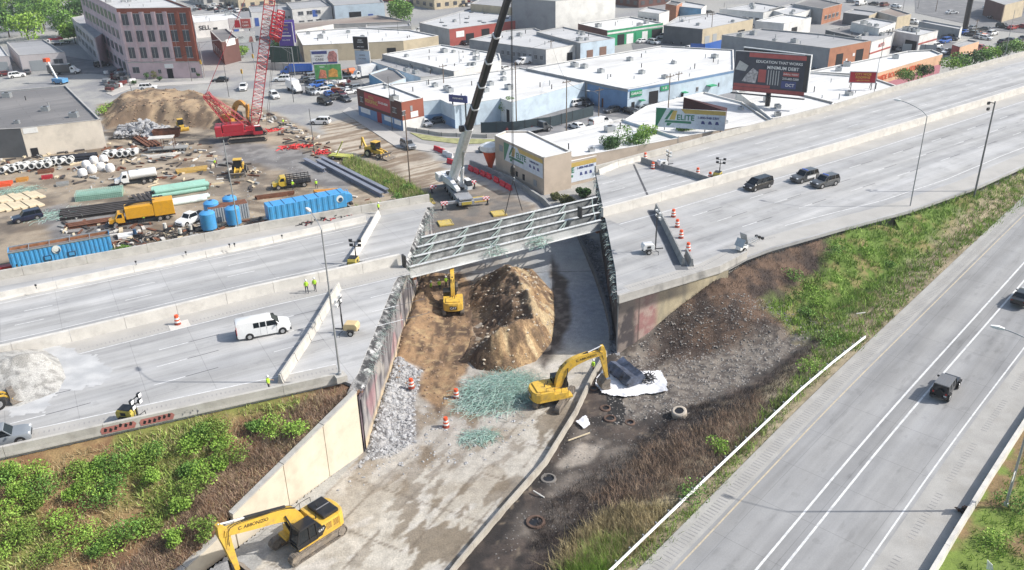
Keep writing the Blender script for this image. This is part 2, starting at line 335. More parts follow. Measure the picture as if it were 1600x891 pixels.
ROCKY = PX([(965, 548), (1010, 520), (1160, 500), (1290, 500), (1300, 520), (1180, 600), (1060, 640), (960, 660), (945, 600)], .8)
BROWN_B = PX([(1300, 350), (1200, 385), (1090, 430), (1040, 480), (1020, 530), (1160, 500), (1290, 490), (1290, 430)], 4.)
def south_col(x, y):
 n1 = fbm(x, y, 7, 4, 61); n2 = fbm(x, y, 1.8, 4, 62); n3 = fbm(x, y, .6, 3, 63)
 c = mix(ca(A(52, 47, 45)), ca(A(88, 77, 70)), sstep(.42, .62, n2)); c = mix(c, ca(A(140, 126, 108)), .7*sstep(.62, .72, n1*.5+n3*.5))
 c = mix(c, mix(ca(A(150, 141, 130)), ca(A(104, 96, 90)), sstep(.4, .6, n3)), .85*soft(x, y, ROCKY, 1.5, 2))
 c = mix(c, mix(ca(A(74, 62, 56)), ca(A(112, 90, 74)), sstep(.4, .65, n2)), .95*soft(x, y, BROWN_B, 1.5, 2.))
 wn = soft(x, y, PX([(900, 660), (985, 690), (1000, 720), (900, 800), (830, 850), (800, 850), (880, 730)], .3), 1, 1.5); c = mix(c, mix(ca(A(130, 120, 110)), ca(A(84, 76, 70)), sstep(.4, .6, n2)), wn*.9)
 gp = soft(x, y, PX([(872, 728), (905, 690), (945, 700), (925, 722), (880, 732)], .3), .4, .5); c = mix(c, ca(A(168, 158, 146)), gp)
 g = np.maximum(soft(x, y, GREEN_S, 1.5, 2.5), .9*soft(x, y, GREEN_L, .6, 1.)); gc = mix(ca(A(104, 128, 54)), ca(A(140, 130, 84)), sstep(.46, .66, n2)); c = mix(c, gc, g)
 dr = seg_dist(x, y, RAMP_L); verge = sstep(5.5, 3.2, dr+2*(n2-.5)); vc = mix(ca(A(176, 162, 136)), ca(A(150, 138, 112)), sstep(.4, .6, n2)); vc = mix(vc, ca(A(150, 148, 92)), .6*sstep(.5, .7, n1)*sstep(1, 3, dr))
 c = mix(c, vc, verge)
 return c
def fill_h(x, y):
 """everything near: underpass floor, fill bank, slopes"""
 n = fbm(x, y, .9, 4, 71)-.5; z = .02*n
 h = soft(x, y, HOLLOW, .7, .5); face = (x+15.1)-(y-70.2)*.062; z = z+h*(.10+.35*n+1.3*sstep(5.0, .3, face)*sstep(86, 92, y))
 z = z+soft(x, y, RUBZ, .8, .5)*(.08+1.0*sstep(3.2, 0., face)*sstep(68, 76, y)+.3*n)
 st = seg_dist(x, y, UPW); e = inpoly(x, y, UPW+[(10.9, 87.6), (12.3, 88.5)]+HWS[1:]+[(150, 30), (-9, 30)])
 sh = south_h(x, y)+.55*(fbm(x, y, 2.5, 4, 72)-.5)*sstep(0, 4, seg_dist(x, y, RAMP_L))*sstep(0, 2, st)+.16*n
 # burnt pits round the manholes
 return np.where(e, sh, z), e
def grid_mesh(name, x0, x1, y0, y1, st, hf, cf, keep=None, m=None, **k):
 nx = int(round((x1-x0)/st))+1; ny = int(round((y1-y0)/st))+1
 X, Y = np.meshgrid(np.linspace(x0, x1, nx), np.linspace(y0, y1, ny)); Z = hf(X, Y); C = cf(X, Y, Z)
 return grid_arr(name, X, Y, Z, C, keep, m, **k)
def grid_arr(name, X, Y, Z, C, keep=None, m=None, **k):
 ny, nx = X.shape; V = np.stack([X, Y, Z], -1).reshape(-1, 3)
 I = np.arange(nx*ny).reshape(ny, nx); F = np.stack([I[:-1, :-1], I[:-1, 1:], I[1:, 1:], I[1:, :-1]], -1).reshape(-1, 4)
 if keep is not None:
  kc = keep(.25*(X[:-1, :-1]+X[:-1, 1:]+X[1:, 1:]+X[1:, :-1]), .25*(Y[:-1, :-1]+Y[:-1, 1:]+Y[1:, 1:]+Y[1:, :-1])).reshape(-1); F = F[kc]
 me = bpy.data.meshes.new(name); me.vertices.add(len(V)); me.vertices.foreach_set('co', V.reshape(-1)); me.loops.add(len(F)*4); me.loops.foreach_set('vertex_index', F.reshape(-1)); me.polygons.add(len(F)); me.polygons.foreach_set('loop_start', np.arange(0, len(F)*4, 4)); me.polygons.foreach_set('loop_total', np.full(len(F), 4)); me.polygons.foreach_set('use_smooth', np.ones(len(F), bool))
 me.update(calc_edges=True)
 a = me.color_attributes.new('tint', 'FLOAT_COLOR', 'POINT'); a.data.foreach_set('color', np.concatenate([C.reshape(-1, 3), np.ones((len(V), 1))], 1).reshape(-1)); me.materials.append(m)
 return link(name, me, **k)
M_GROUND = mat('soil_and_paving', (0, 0, 0), .92, var=.10, vs=.9, grain=.14, gs=5, bump=.4, bs=4, attr='tint')
M_PALE = 0
M_SLOPE = mat('slope_soil', (0, 0, 0), .95, var=.18, vs=1.2, grain=.15, gs=6, bump=.5, bs=5, attr='tint')
HZ = MB().bx(-900, 1150, -70, 2100, -1.6, 54).build('haze', None, kind='stuff')
hm = bpy.data.materials.new('air'); hm.use_nodes = True; hm.node_tree.nodes.clear(); ho = hm.node_tree.nodes.new('ShaderNodeOutputMaterial'); hv = hm.node_tree.nodes.new('ShaderNodeVolumePrincipled'); hv.inputs['Color'].default_value = (.86, .91, 1, 1); hv.inputs['Density'].default_value = .0002; hv.inputs['Anisotropy'].default_value = .3; hm.node_tree.links.new(hv.outputs[0], ho.inputs['Volume']); HZ.data.materials.clear(); HZ.data.materials.append(hm)
grid_mesh('city_ground', -700, 900, 250, 2000, 10, lambda x, y: 0*x-.06, lambda x, y, z: mix(ca(A(150, 150, 152)), ca(A(176, 174, 168)), sstep(.35, .65, fbm(x, y, 30, 4, 1))), m=M_GROUND, kind='structure')
grid_mesh('city_ground', -300, 420, 20, 250, 10, lambda x, y: 0*x-.06, lambda x, y, z: mix(ca(A(150, 150, 152)), ca(A(176, 174, 168)), sstep(.35, .65, fbm(x, y, 30, 4, 1))), keep=lambda x, y: (y > 130) | ((x < -80) & (y > 60)), m=M_GROUND, kind='structure')
def yh(x, y):
 z = .05*(fbm(x, y, 6, 3, 3)-.3)+.10*soft(x, y, YARD, 2, 1)*(fbm(x, y, 2, 4, 5)-.35)
 d = seg_dist(x, y, MOUND, True)*inpoly(x, y, MOUND); z = z+np.minimum(d*.6, 3.4)*(.55+.85*fbm(x, y, 7, 4, 6))*(d > 0)+(d > 0)*sstep(0, 2, d)*(1.3*(fbm(x, y, 2.2, 4, 8)-.5)+1.2*(fbm(x, y, 4.5, 4, 19)-.5))
 return z
def yc(x, y, z):
 c = ground_col(x, y); md = soft(x, y, MOUND, .8, .5); n = fbm(x+3*fbm(x, y, 4, 2, 13), y*.5, 2.0, 4, 14)
 mc = mix(ca(A(176, 152, 122)), ca(A(122, 103, 84)), sstep(.38, .62, n)); return mix(c, mc, md)
grid_mesh('yard_ground', -150, 60, 84, 266, .55, yh, yc, keep=lambda x, y: ~((x > -30) & (y < 112)) & ~((x > 22) & (y < 140)) & ~((x > 40) & (y < 160)), m=M_GROUND, kind='structure')
def nc(x, y, z): h, e = fill_h(x, y); return np.where(e[..., None], south_col(x, y), ground_col(x, y))
grid_mesh('underpass_ground', -30, 55, 36, 112, .25, lambda x, y: fill_h(x, y)[0], nc, m=M_SLOPE, kind='structure', keep=lambda x, y: (inpoly(x, y, [(-24.5, 36), (-26, 54), (-15.3, 70.2), (-14.4, 85), (-13.5, 112), (14, 112), (14.3, 91), (26, 98)]+[(p[0]-.3, p[1]+.5) for p in HWS[2:]]+[(55, 30)]) & ~inpoly(x, y, [(RAMP_L[0][0]+1, RAMP_L[0][1]-.0)]+[(p[0]+.8, p[1]-.8) for p in RAMP_L]+[(150, 0), (-8, 0)])))
grid_mesh('slope_ground', 55, 151, 60, 200, .5, lambda x, y: fill_h(x, y)[0], nc, m=M_SLOPE, kind='structure', keep=lambda x, y: inpoly(x, y, [(54, 90)]+[(p[0]-.5, p[1]+.8) for p in HWS[4:]]+[(150, 200)]+[(p[0]+.8, p[1]-.8) for p in RAMP_L[::-1][:-9]]))
WW = [(-14.75, 70.5), (-15.2, 70.0), (-24.4, 57.4), (-29.5, 50.5), (-36, 41.8)]     # wing wall line
WWZ = [7.2, 7.0, 2.9, 1.0, .6]
PL = [(-96, 39.2), (-45.3, 61.3), (-30.6, 67.2), (-17.0, 72.6)]                       # south parapet of the west highway
def bank_h(x, y):
 dw = seg_dist(x, y, WW); dp = seg_dist(x, y, PL)
 t = np.clip(((x+15.2)*-.592+(y-70.0)*-.806)/15.5, 0, 2.2); wz = np.interp(t, [0, 1.0, 1.35, 2.2], [6.6, 2.6, .7, -.2])
 up = 6.15-.36*dp; w = dw/(dw+dp+1e-6); z = wz*(1-w)+6.5*w - .12*np.minimum(dw, dp)
 z = np.minimum(z, 6.5)+.5*(fbm(x, y, 3, 4, 81)-.5)*sstep(0, 2, np.minimum(dw, dp)); return z
def bank_col(x, y, z):
 n1 = fbm(x, y, 5, 4, 91); n2 = fbm(x, y, 1.4, 4, 92)
 c = mix(ca(A(160, 134, 94)), ca(A(136, 104, 74)), sstep(.4, .6, n2)); c = mix(c, ca(A(124, 132, 64)), .85*sstep(.42, .56, n1))
 dw = seg_dist(x, y, WW); br = sstep(7.5, 3.5, dw+3*(n1-.5)); c = mix(c, mix(ca(A(146, 112, 84)), ca(A(110, 86, 70)), sstep(.4, .6, n2)), br); return c
grid_mesh('bank_ground', -100, -14, 30, 76, .4, bank_h, bank_col, keep=lambda x, y: inpoly(x, y, [(-14.9, 71)]+[(p[0], p[1]) for p in off(WW[1:], -.3)]+[(-36.3, 30), (-100, 30)]+off(PL, .25)), m=M_SLOPE, kind='structure')
ABL = [(-16.1, 72.0), (-15.7, 74), (-14.5, 95), (-13.9, 99), (-13.2, 112), (-12.4, 124.6)]
NLO = [(-150, 57), (-65.3, 99.0), (-51.4, 105.7), (-34.7, 114.4), (-12.4, 124.4)]
NLI = [(-150, 48.5), (-61.8, 92.8), (-49.1, 99.8), (-34.7, 107.6), (-20.8, 116.0)]
MEDL = [(-150, 29), (-49.4, 81.6), (-30.8, 92.4), (-20.5, 97.6), (-14.3, 100.9)]
MEDR = [(13.3, 116.1), (21.5, 121.3), (39, 133.1), (56.6, 144.9), (81.4, 162.5), (112.3, 184.8), (210, 256)]
NRO = [(14.3, 136.4), (22.6, 142.6), (37.4, 153.4), (50.4, 162.4), (66.8, 173.8), (86.4, 189.4), (108.6, 205.8), (134, 224.2), (230, 297)]
ABR = [(14.4, 137), (13.6, 112), (13.0, 97), (12.3, 88.2)]
deckL = NLO + ABL[::-1][1:] + [(p[0], p[1]) for p in PL[::-1]] + [(-150, 15.5)]
deckR = NRO + [(230, 240)] + HWS[::-1] + ABR[::-1][1:]
roadmats = []
def road_mat(name, a, tone=1., jx=6.1, jy=3.66, oy=0.):
 """concrete lanes: pale slabs with joints, grey tyre bands drawn out along the road"""
 m = bpy.data.materials.new(name); m.use_nodes = True; n = m.node_tree.nodes; l = m.node_tree.links; b = n['Principled BSDF']; b.inputs['Roughness'].default_value = .82
 tc = n.new('ShaderNodeTexCoord'); mp = n.new('ShaderNodeMapping'); mp.inputs['Rotation'].default_value = (0, 0, -R(a)); l.new(tc.outputs['Object'], mp.inputs[0])
 def mth(op, x, y=None, z=None):
  q = n.new('ShaderNodeMath'); q.operation = op
  for i, v in enumerate((x, y, z)):
   if v is None: continue
   if isinstance(v, (int, float)): q.inputs[i].default_value = v
   else: l.new(v, q.inputs[i])
  return q.outputs[0]
 def noise(sc, vec, det=4):
  mm = n.new('ShaderNodeMapping'); mm.inputs['Scale'].default_value = vec; l.new(mp.outputs[0], mm.inputs[0]); t = n.new('ShaderNodeTexNoise'); t.inputs['Scale'].default_value = sc; t.inputs['Detail'].default_value = det; l.new(mm.outputs[0], t.inputs[0]); return t.outputs[0]
 def rng(x, f0, f1, a_, b_):
  q = n.new('ShaderNodeMapRange'); q.inputs[1].default_value = f0; q.inputs[2].default_value = f1; q.inputs[3].default_value = a_; q.inputs[4].default_value = b_; l.new(x, q.inputs[0]); return q.outputs[0]
 sp = n.new('ShaderNodeSeparateXYZ'); l.new(mp.outputs[0], sp.inputs[0])
 f = rng(noise(.55, (.035, 1, 1)), .3, .7, .74, 1.13)
 f = mth('MULTIPLY', f, rng(noise(2.2, (.05, 1, 1), 2), .3, .7, .97, 1.03))
 f = mth('MULTIPLY', f, rng(noise(.25, (1, 1, 1), 5), .3, .7, .90, 1.1))
 f = mth('MULTIPLY', f, rng(noise(9, (1, 1, 1), 2), .3, .7, .95, 1.05)); f = mth('MULTIPLY', f, rng(noise(.9, (.25, 1, 1), 6), .60, .72, 1., .80)); f = mth('MULTIPLY', f, rng(noise(.5, (1, 1.6, 1), 6), .62, .66, 1., .90))
 def joint(o, per, w, dk):
  q = mth('FRACT', mth('DIVIDE', o, per)); q = mth('ABSOLUTE', mth('SUBTRACT', q, .5)); return mth('SUBTRACT', 1., mth('MULTIPLY', mth('LESS_THAN', q, w/per/2), dk))
 f = mth('MULTIPLY', f, joint(sp.outputs[0], jx, .05, .28)); f = mth('MULTIPLY', f, joint(mth('ADD', sp.outputs[1], oy), jy, .05, .25))
 rg = n.new('ShaderNodeMix'); rg.data_type = 'RGBA'; l.new(noise(.4, (.1, 1, 1)), rg.inputs[0]); rg.inputs[6].default_value = (.345*tone, .350*tone, .362*tone, 1); rg.inputs[7].default_value = (.44*tone, .43*tone, .41*tone, 1)
 vm = n.new('ShaderNodeVectorMath'); vm.operation = 'SCALE'; l.new(rg.outputs[2], vm.inputs[0]); l.new(f, vm.inputs[3]); l.new(vm.outputs[0], b.inputs['Base Color']); return m
M_ROADL = road_mat('west_lanes', 29, 1.02); M_ROADR = road_mat('east_lanes', 34.5, 1.01); M_RAMP = road_mat('ramp_lanes', 46.6, .74, 6.1, 4.6)
def inset(P, d):
 c = np.mean(np.array(P), 0); return P
for nm, P, rm in (('west_highway', deckL, M_ROADL), ('east_highway', deckR, M_ROADR)):
 MB().prism(P, DZ-.45, DZ).build(nm, rm, kind='structure')
# bodies of fill behind the abutments
MB().prism([(-12.9, 124.0), (-13.8, 110), (-15.0, 94), (-16.3, 73.2), (-31, 67.6), (-46, 61.6), (-150, 17), (-150, 56), (-65.5, 98.4), (-35, 113.8)], -.8, DZ-.46).build('west_embankment', M_CONCG, kind='structure')
MB().prism([(14.9, 136.2), (14.1, 112), (12.9, 89.3), (25.3, 96.6), (30, 100.9), (45, 109.8), (72, 125.6), (87, 137.2), (150, 183), (230, 242), (230, 296), (134, 223.4), (86.6, 188.6), (50.6, 161.6), (22.8, 141.8)], -.8, DZ-.46).build('east_embankment', M_CONCG, kind='structure')
def strip(P, w, z, name, m, sideoff=0., **k):
 """flat band along a polyline (P of (x,y) or (x,y,z))"""
 a = off(P, sideoff+w/2); b = off(P, sideoff-w/2); mb = MB()
 zf = (lambda p: z) if not callable(z) else z
 for i in range(len(P)-1):
  q = [a[i], a[i+1], b[i+1], b[i]]; mb.add([(p[0], p[1], zf(p)) for p in q][::-1], [(0, 1, 2, 3)])
 return mb if name is None else mb.build(name, m, **k)
# pale shoulders
M_SHOULD = mat('pale_shoulder', (.40, .385, .36), .85, var=.08, vs=.3, grain=.08, dirt=(.36, .35, .33), ds=.35, damt=.5)
strip(off(NLO, -1.4), 2.2, DZ+.004, 'shoulder', M_SHOULD, kind='structure'); strip(off(MEDL, -1.9), 3.0, DZ+.004, 'shoulder', M_SHOULD, kind='structure')
strip([p for p in off(PL, 1.8)], 3.2, DZ+.004, 'shoulder', M_SHOULD, kind='structure'); strip(off(MEDR, -1.9), 3.2, DZ+.004, 'shoulder', M_SHOULD, kind='structure')
strip(off(sub(HWS, 3.2, 170), 1.8), 3.0, DZ+.004, 'shoulder', M_SHOULD, kind='structure'); strip(off(NRO, -1.7), 2.8, DZ+.004, 'shoulder', M_SHOULD, kind='structure')
JERSEY = [(-.30, 0), (-.30, .08), (-.17, .30), (-.10, .82), (.10, .82), (.17, .30), (.30, .08), (.30, 0)]
def prof(h, wb=.30, wt=.12): return [(-wb, 0), (-wb, .08), (-(wb*.45+wt*.55), h*.35), (-wt, h), (wt, h), ((wb*.45+wt*.55), h*.35), (wb, .08), (wb, 0)]
def barrier(name, label, cat, P, seg=6.0, h=.85, wb=.30, wt=.12, z=DZ, m=None, gap=.035, part='segment', group=None, s0=0, s1=None, kind=None):
 m = m or M_CONC; zf = z if callable(z) else (lambda x, y: z); L = plen(P) if s1 is None else s1
 t = thing(name, label, cat, (P[0][0], P[0][1], float(zf(P[0][0], P[0][1]))), group=group); bx, by, bz = t.location; s = s0; pr = prof(h, wb, wt)
 while s < L-.2:
  Q = sub(P, s+gap/2, min(s+seg, L)-gap/2); mb = MB(); rr = []
  for i, p in enumerate(Q):
   a = Q[max(i-1, 0)]; b = Q[min(i+1, len(Q)-1)]; dx, dy = b[0]-a[0], b[1]-a[1]; l_ = math.hypot(dx, dy) or 1; nx, ny = -dy/l_, dx/l_
   rr.append([(p[0]+nx*u-bx, p[1]+ny*u-by, float(zf(p[0], p[1]))+v-bz) for u, v in pr])
  if len(rr) > 1: mb.loft(rr).build(part, m, t)
  s += seg
 return t
barrier('parapet_wall', 'long pale concrete parapet between the west highway and the equipment yard', 'parapet', NLO, 7.5, 1.15, .25, .18, m=M_CONC, s0=60)
barrier('jersey_barrier', 'pale inner concrete barrier along the yard side of the west highway', 'barrier', off(NLI, .3), 9, .95, .32, .1, m=M_CONCW, s0=60)
barrier('median_barrier', 'beige slab median wall down the middle of the west highway', 'barrier', MEDL, 5.6, 1.35, .3, .26, m=M_CONCW, s0=70)
barrier('parapet_wall', 'low concrete parapet above the green bank of the west highway', 'parapet', PL, 8, 1.0, .25, .17, m=M_CONC, s0=0)
barrier('median_barrier', 'pale slab median wall down the middle of the east highway', 'barrier', MEDR, 5.6, 1.35, .3, .24, m=M_CONCW, s1=190)
barrier('parapet_wall', 'concrete parapet of the east highway above the white roofs', 'parapet', NRO, 5.2, 1.15, .24, .17, m=M_CONC, s1=200)
barrier('parapet_wall', 'scorched grey parapet over the right abutment wing', 'parapet', sub(HWS, 0, 21.5), 9.5, 1.0, .25, .17, m=mat('scorched_parapet', (.40, .385, .36), .85, var=.12, dirt=(.16, .155, .15), ds=.22, damt=.8), s1=21.5)
barrier('underpass_wall', 'low weathered concrete wall curving along the underpass road and the burnt ground', 'wall', UPW, 5.5, .85, .22, .10, z=0., m=mat('weathered_barrier', (.38, .35, .30), .9, var=.15, vs=.7, grain=.12, dirt=(.25, .21, .17), ds=.9, damt=.5))
CURB = [(12.0, 91.5), (12.3, 95), (12.3, 101), (11.9, 110), (11.2, 119), (10.6, 126), (8.6, 134)]
barrier('underpass_kerb_wall', 'sooty low wall along the foot of the right abutment', 'wall', CURB, 6, .8, .25, .15, z=0., m=mat('sooty_concrete', (.13, .13, .135), .9, var=.2, grain=.2, dirt=(.05, .05, .05), ds=.8, damt=.7))
def wall_grid(name, A0, A1, zb, zt, cf, m, st=.2, thick=.0, **k):
 L = math.hypot(A1[0]-A0[0], A1[1]-A0[1]); nu = int(L/st)+1; nv = max(3, int(max(zt)/st)+1) if hasattr(zt, '__len__') else int((zt-zb)/st)+1
 U, V = np.meshgrid(np.linspace(0, 1, nu), np.linspace(0, 1, nv)); zt_ = np.interp(U, np.linspace(0, 1, len(zt)), zt) if hasattr(zt, '__len__') else zt
 X = A0[0]+(A1[0]-A0[0])*U; Y = A0[1]+(A1[1]-A0[1])*U; Z = zb+(zt_-zb)*V
 return grid_arr(name, X, Y, Z, cf(U*L, Z), m=m, **k)
M_WALLT = mat('scorched_wall', (0, 0, 0), .85, var=.1, vs=1, grain=.12, gs=8, bump=.2, attr='tint')
def face_l(u, z):
 n = fbm(u*1.1, z*.22, 1, 4, 101); n2 = fbm(u, z, 2.2, 4, 102); c = mix(ca(A(150, 146, 148)), ca(A(92, 88, 92)), sstep(.38, .62, n)); c = mix(c, ca(A(190, 184, 176)), .7*sstep(.55, .7, n2))
 tan = sstep(1.9, .8, z+1.2*(n2-.5)); c = mix(c, ca(A(222, 200, 166)), tan*.9); pink = sstep(.56, .62, fbm(u, z*.6, 3.5, 2, 105))*sstep(1, 2, z)*sstep(5, 4, z); c = mix(c, ca(A(176, 130, 136)), .6*pink)
 c = mix(c, ca(A(48, 46, 50)), .8*sstep(.60, .70, fbm(u*.9, z*.12, .8, 3, 107))); jn = np.abs((u % 9.1)-4.5) < .05; return mix(c, ca(A(90, 85, 80)), jn*.6)
LA0, LA1 = (-14.95, 70.3), (-11.9, 124.2)
wall_grid('abutment_wall', LA0, LA1, -.3, 6.05, face_l, M_WALLT, .22, kind='structure')
# broken bearing shelf: ragged slab between deck edge and face
nS = 220; U = np.linspace(0, 1, nS); Wd = np.linspace(0, 1, 12); UU, WWg = np.meshgrid(U, Wd)
ex = np.interp(UU, np.linspace(0, 1, 6), [p[0]+.1 for p in ABL]); ey = np.interp(UU, np.linspace(0, 1, 6), [70.3, 79, 92, 104, 113, 124.4]); fx = LA0[0]+(LA1[0]-LA0[0])*UU-.02
ex = np.interp(ey, [70, 74, 95, 99, 112, 124.6], [-16.3, -15.75, -14.6, -14.0, -13.3, -12.5])
Xs = ex+(fx-ex)*WWg; nz = fbm(Xs*1.3, ey*1.3, 1, 5, 111)
Zs = 6.75-.9*WWg**1.2*(.35+nz)+.28*(nz-.5)*np.sin(WWg*PI); Zs = np.where(WWg > .985, 5.9+.25*(nz-.4), np.minimum(Zs, DZ-.03))
Cs = mix(ca(A(150, 150, 150)), ca(A(74, 74, 76)), sstep(.40, .58, fbm(Xs, ey, .7, 4, 112))); Cs = mix(Cs, ca(A(205, 205, 204)), sstep(.62, .7, fbm(Xs, ey, .5, 3, 114)))
grid_arr('broken_bearing_shelf', Xs, ey, Zs, Cs, m=mat('broken_concrete', (0, 0, 0), .95, var=.3, vs=3, grain=.5, gs=12, bump=1, bs=14, attr='tint'), kind='structure')
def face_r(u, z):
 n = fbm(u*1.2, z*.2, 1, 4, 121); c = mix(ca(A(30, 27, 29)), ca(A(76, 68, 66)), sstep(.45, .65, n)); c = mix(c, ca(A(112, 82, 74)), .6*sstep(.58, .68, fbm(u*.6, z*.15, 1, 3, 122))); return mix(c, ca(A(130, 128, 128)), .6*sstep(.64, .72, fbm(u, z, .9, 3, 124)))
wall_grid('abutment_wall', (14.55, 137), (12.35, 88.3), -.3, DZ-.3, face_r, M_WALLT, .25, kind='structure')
def wing_r(u, z):
 n = fbm(u*.7, z*.25, 1, 4, 131); c = mix(ca(A(200, 186, 156)), ca(A(172, 162, 140)), sstep(.4, .6, n)); pk = sstep(2.2, 3.0, u+.5*n)*sstep(6.6, 5.6, u+.8*n); c = mix(c, mix(ca(A(176, 132, 128)), ca(A(196, 170, 160)), sstep(.4, .65, fbm(u, z, .7, 3, 134))), pk)
 c = mix(c, mix(ca(A(84, 78, 80)), ca(A(150, 138, 130)), sstep(.45, .6, fbm(u, z, .9, 4, 133))), sstep(3.4, 2.0, u+1.5*(n-.5))); c = mix(c, ca(A(70, 66, 66)), .8*sstep(5.0, 5.9, z+.5*n)*sstep(14, 8, u)); return mix(c, ca(A(80, 70, 66)), (np.abs(u-3.0) < .06)*.8)
wall_grid('wing_wall', (12.28, 88.0), (27.0, 96.5), -.3, DZ+.02, wing_r, M_WALLT, .2, kind='structure')
MB().prism([(12.30, 88.1), (27, 96.6), (26.8, 96.9), (12.32, 89.3)], -.3, DZ-.01).build('wing_wall_back', M_CONCG, kind='structure')
# left wing wall: tan panels stepping down the bank, in cast lengths
ww = thing('wing_wall', 'tall tan retaining wall sloping down from the broken left abutment', 'retaining wall', (WW[1][0], WW[1][1], 0))
def wwz(s): return float(np.interp(s, [0, 15.4, 15.5, 20, 30], [7.05, 2.95, 2.1, 1.0, .6]))
s = 0; Pw = [WW[1], WW[2], WW[3], WW[4]]
for a, b in ((0, 4.6), (4.6, 9.6), (9.6, 15.45), (15.5, 20.5), (20.5, 30)):
 p, q = sub(Pw, a+.03, b-.03)[0], sub(Pw, a+.03, b-.03)[-1]; nx, ny = -.806, .592; mb = MB(); bx_, by_ = Pw[0]
 for th0, th1, dz0, dz1 in ((0, .45, 0, 1.),):
  za, zb_ = wwz(a+.03), wwz(b-.05); P4 = [(p[0]-bx_, p[1]-by_), (q[0]-bx_, q[1]-by_), (q[0]+nx*.45-bx_, q[1]+ny*.45-by_), (p[0]+nx*.45-bx_, p[1]+ny*.45-by_)]; mb.prism(P4, -.5, [za, zb_, zb_, za])
 mb.build('panel', M_TANW, ww, bevel=.02)
 cp = MB(); o = .07; P4 = [(p[0]-nx*o-bx_, p[1]-ny*o-by_), (q[0]-nx*o-bx_, q[1]-ny*o-by_), (q[0]+nx*.52-bx_, q[1]+ny*.52-by_), (p[0]+nx*.52-bx_, p[1]+ny*.52-by_)]; cp.prism(P4, [za+.003, zb_+.003]*1+[zb_+.003, za+.003], [za+.16, zb_+.16, zb_+.16, za+.16]); cp.build('coping', M_CONC, ww)
# scorched end of the wing wall at the abutment corner
wall_grid('scorched_corner', (-15.10, 69.95), (-14.88, 71.6), -.3, 6.6, lambda u, z: mix(ca(A(120, 104, 112)), ca(A(62, 58, 64)), sstep(.4, .6, fbm(u*2, z*.2, .6, 3, 140))), M_WALLT, .15, kind='structure')
mk = MB(); mky = MB(); mkd = MB()
def line(P, o, w=.14, z=DZ+.008, mb=None, s0=0, s1=None):
 Q = sub(P, s0, s1 if s1 else plen(P)); st_ = strip(off(Q, o), w, z, None, None); (mb or mk).add(st_.v, st_.f)
def dashes(P, o, ln_=3.0, gap=9.1, w=.13, z=DZ+.008, mb=None, s0=0, s1=None, ph=0):
 L = s1 or plen(P); s = s0+ph
 while s+ln_ < L: Q = sub(P, s, s+ln_); st_ = strip(off(Q, o), w, z, None, None); (mb or mk).add(st_.v, st_.f); s += ln_+gap
for o in (-3.6, ): line(MEDL, o, s0=70)
for k, o in enumerate((-7.4, -11.0, -14.6)): dashes(MEDL, o, s0=70, ph=4.2-k*.9); dashes(MEDL, o, 3.2, 8.9, .10, mb=mkd, s0=70, ph=7.3-k*.9)
line(PL, 3.5)
for o in (3.9, ): line(MEDL, o-.0, s0=70)
for k, o in enumerate((7.5, 11.0)): dashes(MEDL, o, s0=70, ph=3.+k)
line(NLI, -.9, s0=70);
for o, mb_ in ((-3.9, mk), (4.2, mk)): line(MEDR, o, s1=190, mb=mb_)
for k, o in enumerate((-7.6, -11.2, -14.8)): dashes(MEDR, o, s0=8, s1=190, ph=2.4+k*1.2, mb=mk); dashes(MEDR, o, 3.2, 8.9, .11, mb=mkd, s0=8, s1=190, ph=5.4+k*1.2)
for k, o in enumerate((7.8, 11.4, 15.0)): dashes(MEDR, o, s0=8, s1=190, ph=k*1.1, mb=mk)
line(HWS, 4.9, s0=34, s1=150, w=.15)
mk.build('lane_markings', M_MARK, kind='structure'); mkd.build('lane_joint_patches', mat('joint_sealant', (.10, .10, .105), .7), kind='structure')
# rumble squares milled beside the medians and shoulders
rm_ = MB(); rl = MB()
def rumble(P, o, s0, s1, mb, w=.24, l_=.2, z=DZ+.009):
 for (x, y, a, t, i) in along(off(P, o), .42, s0):
  if s1 and False: pass
  sx = (x-P[0][0]); k = len(mb.f)
  if (int((k)/26) % 1) == 0: mb.box((x, y, z), (l_, w, .006), a)
 return
rumble(sub(MEDL, 78, plen(MEDL)), .95, .2, None, rm_, .30, .24)
rumble(sub(MEDL, 88, plen(MEDL)), -2.6, .2, None, rl, .34, .13); rumble(sub(PL, 10, 99), 2.6, .2, None, rl, .34, .13); rumble(sub(HWS, 1, 30), 2.6, .2, None, rl, .34, .13)
rm_.build('rumble_strip', mat('rumble_dark', (.10, .10, .11), .8), kind='structure'); rl.build('rumble_strip', mat('rumble_pale', (.32, .31, .30), .8), kind='structure')
RL = RAMP_L
def rz_(p): return float(rampz(p[0], p[1]))
def ribbon(P, w, dz, name, m, o=0., **k):
 """sheet following the ramp; o from its left edge towards the right"""
 Q = []
 for i in range(len(P)-1):
  n_ = 2
  for j in range(n_): t = j/n_; Q.append((P[i][0]+(P[i+1][0]-P[i][0])*t, P[i][1]+(P[i+1][1]-P[i][1])*t))
 Q.append(P[-1]); return strip(off(Q, -o), w, lambda p: rz_(p)+dz, name, m, **k) if name else strip(off(Q, -o), w, lambda p: rz_(p)+dz, None, None)
ribbon(RL, 30, 0., 'ramp_road', M_RAMP, 15., kind='structure')
M_RSH = mat('ramp_shoulder', (.36, .348, .325), .88, var=.1, vs=.5, grain=.12, dirt=(.32, .30, .27), ds=.4, damt=.5)
ribbon(RL, 1.9, .004, 'shoulder', M_RSH, .95, kind='structure'); ribbon(RL, 8., .004, 'shoulder', M_RSH, 18.0, kind='structure')
mk2 = MB()
def rline(o, w, mb): q = ribbon(RL, w, .010, None, None, o); mb.add(q.v, q.f)
for o, w in ((7.2, .2), (8.75, .2), (13.6, .15)): rline(o, w, mk2)
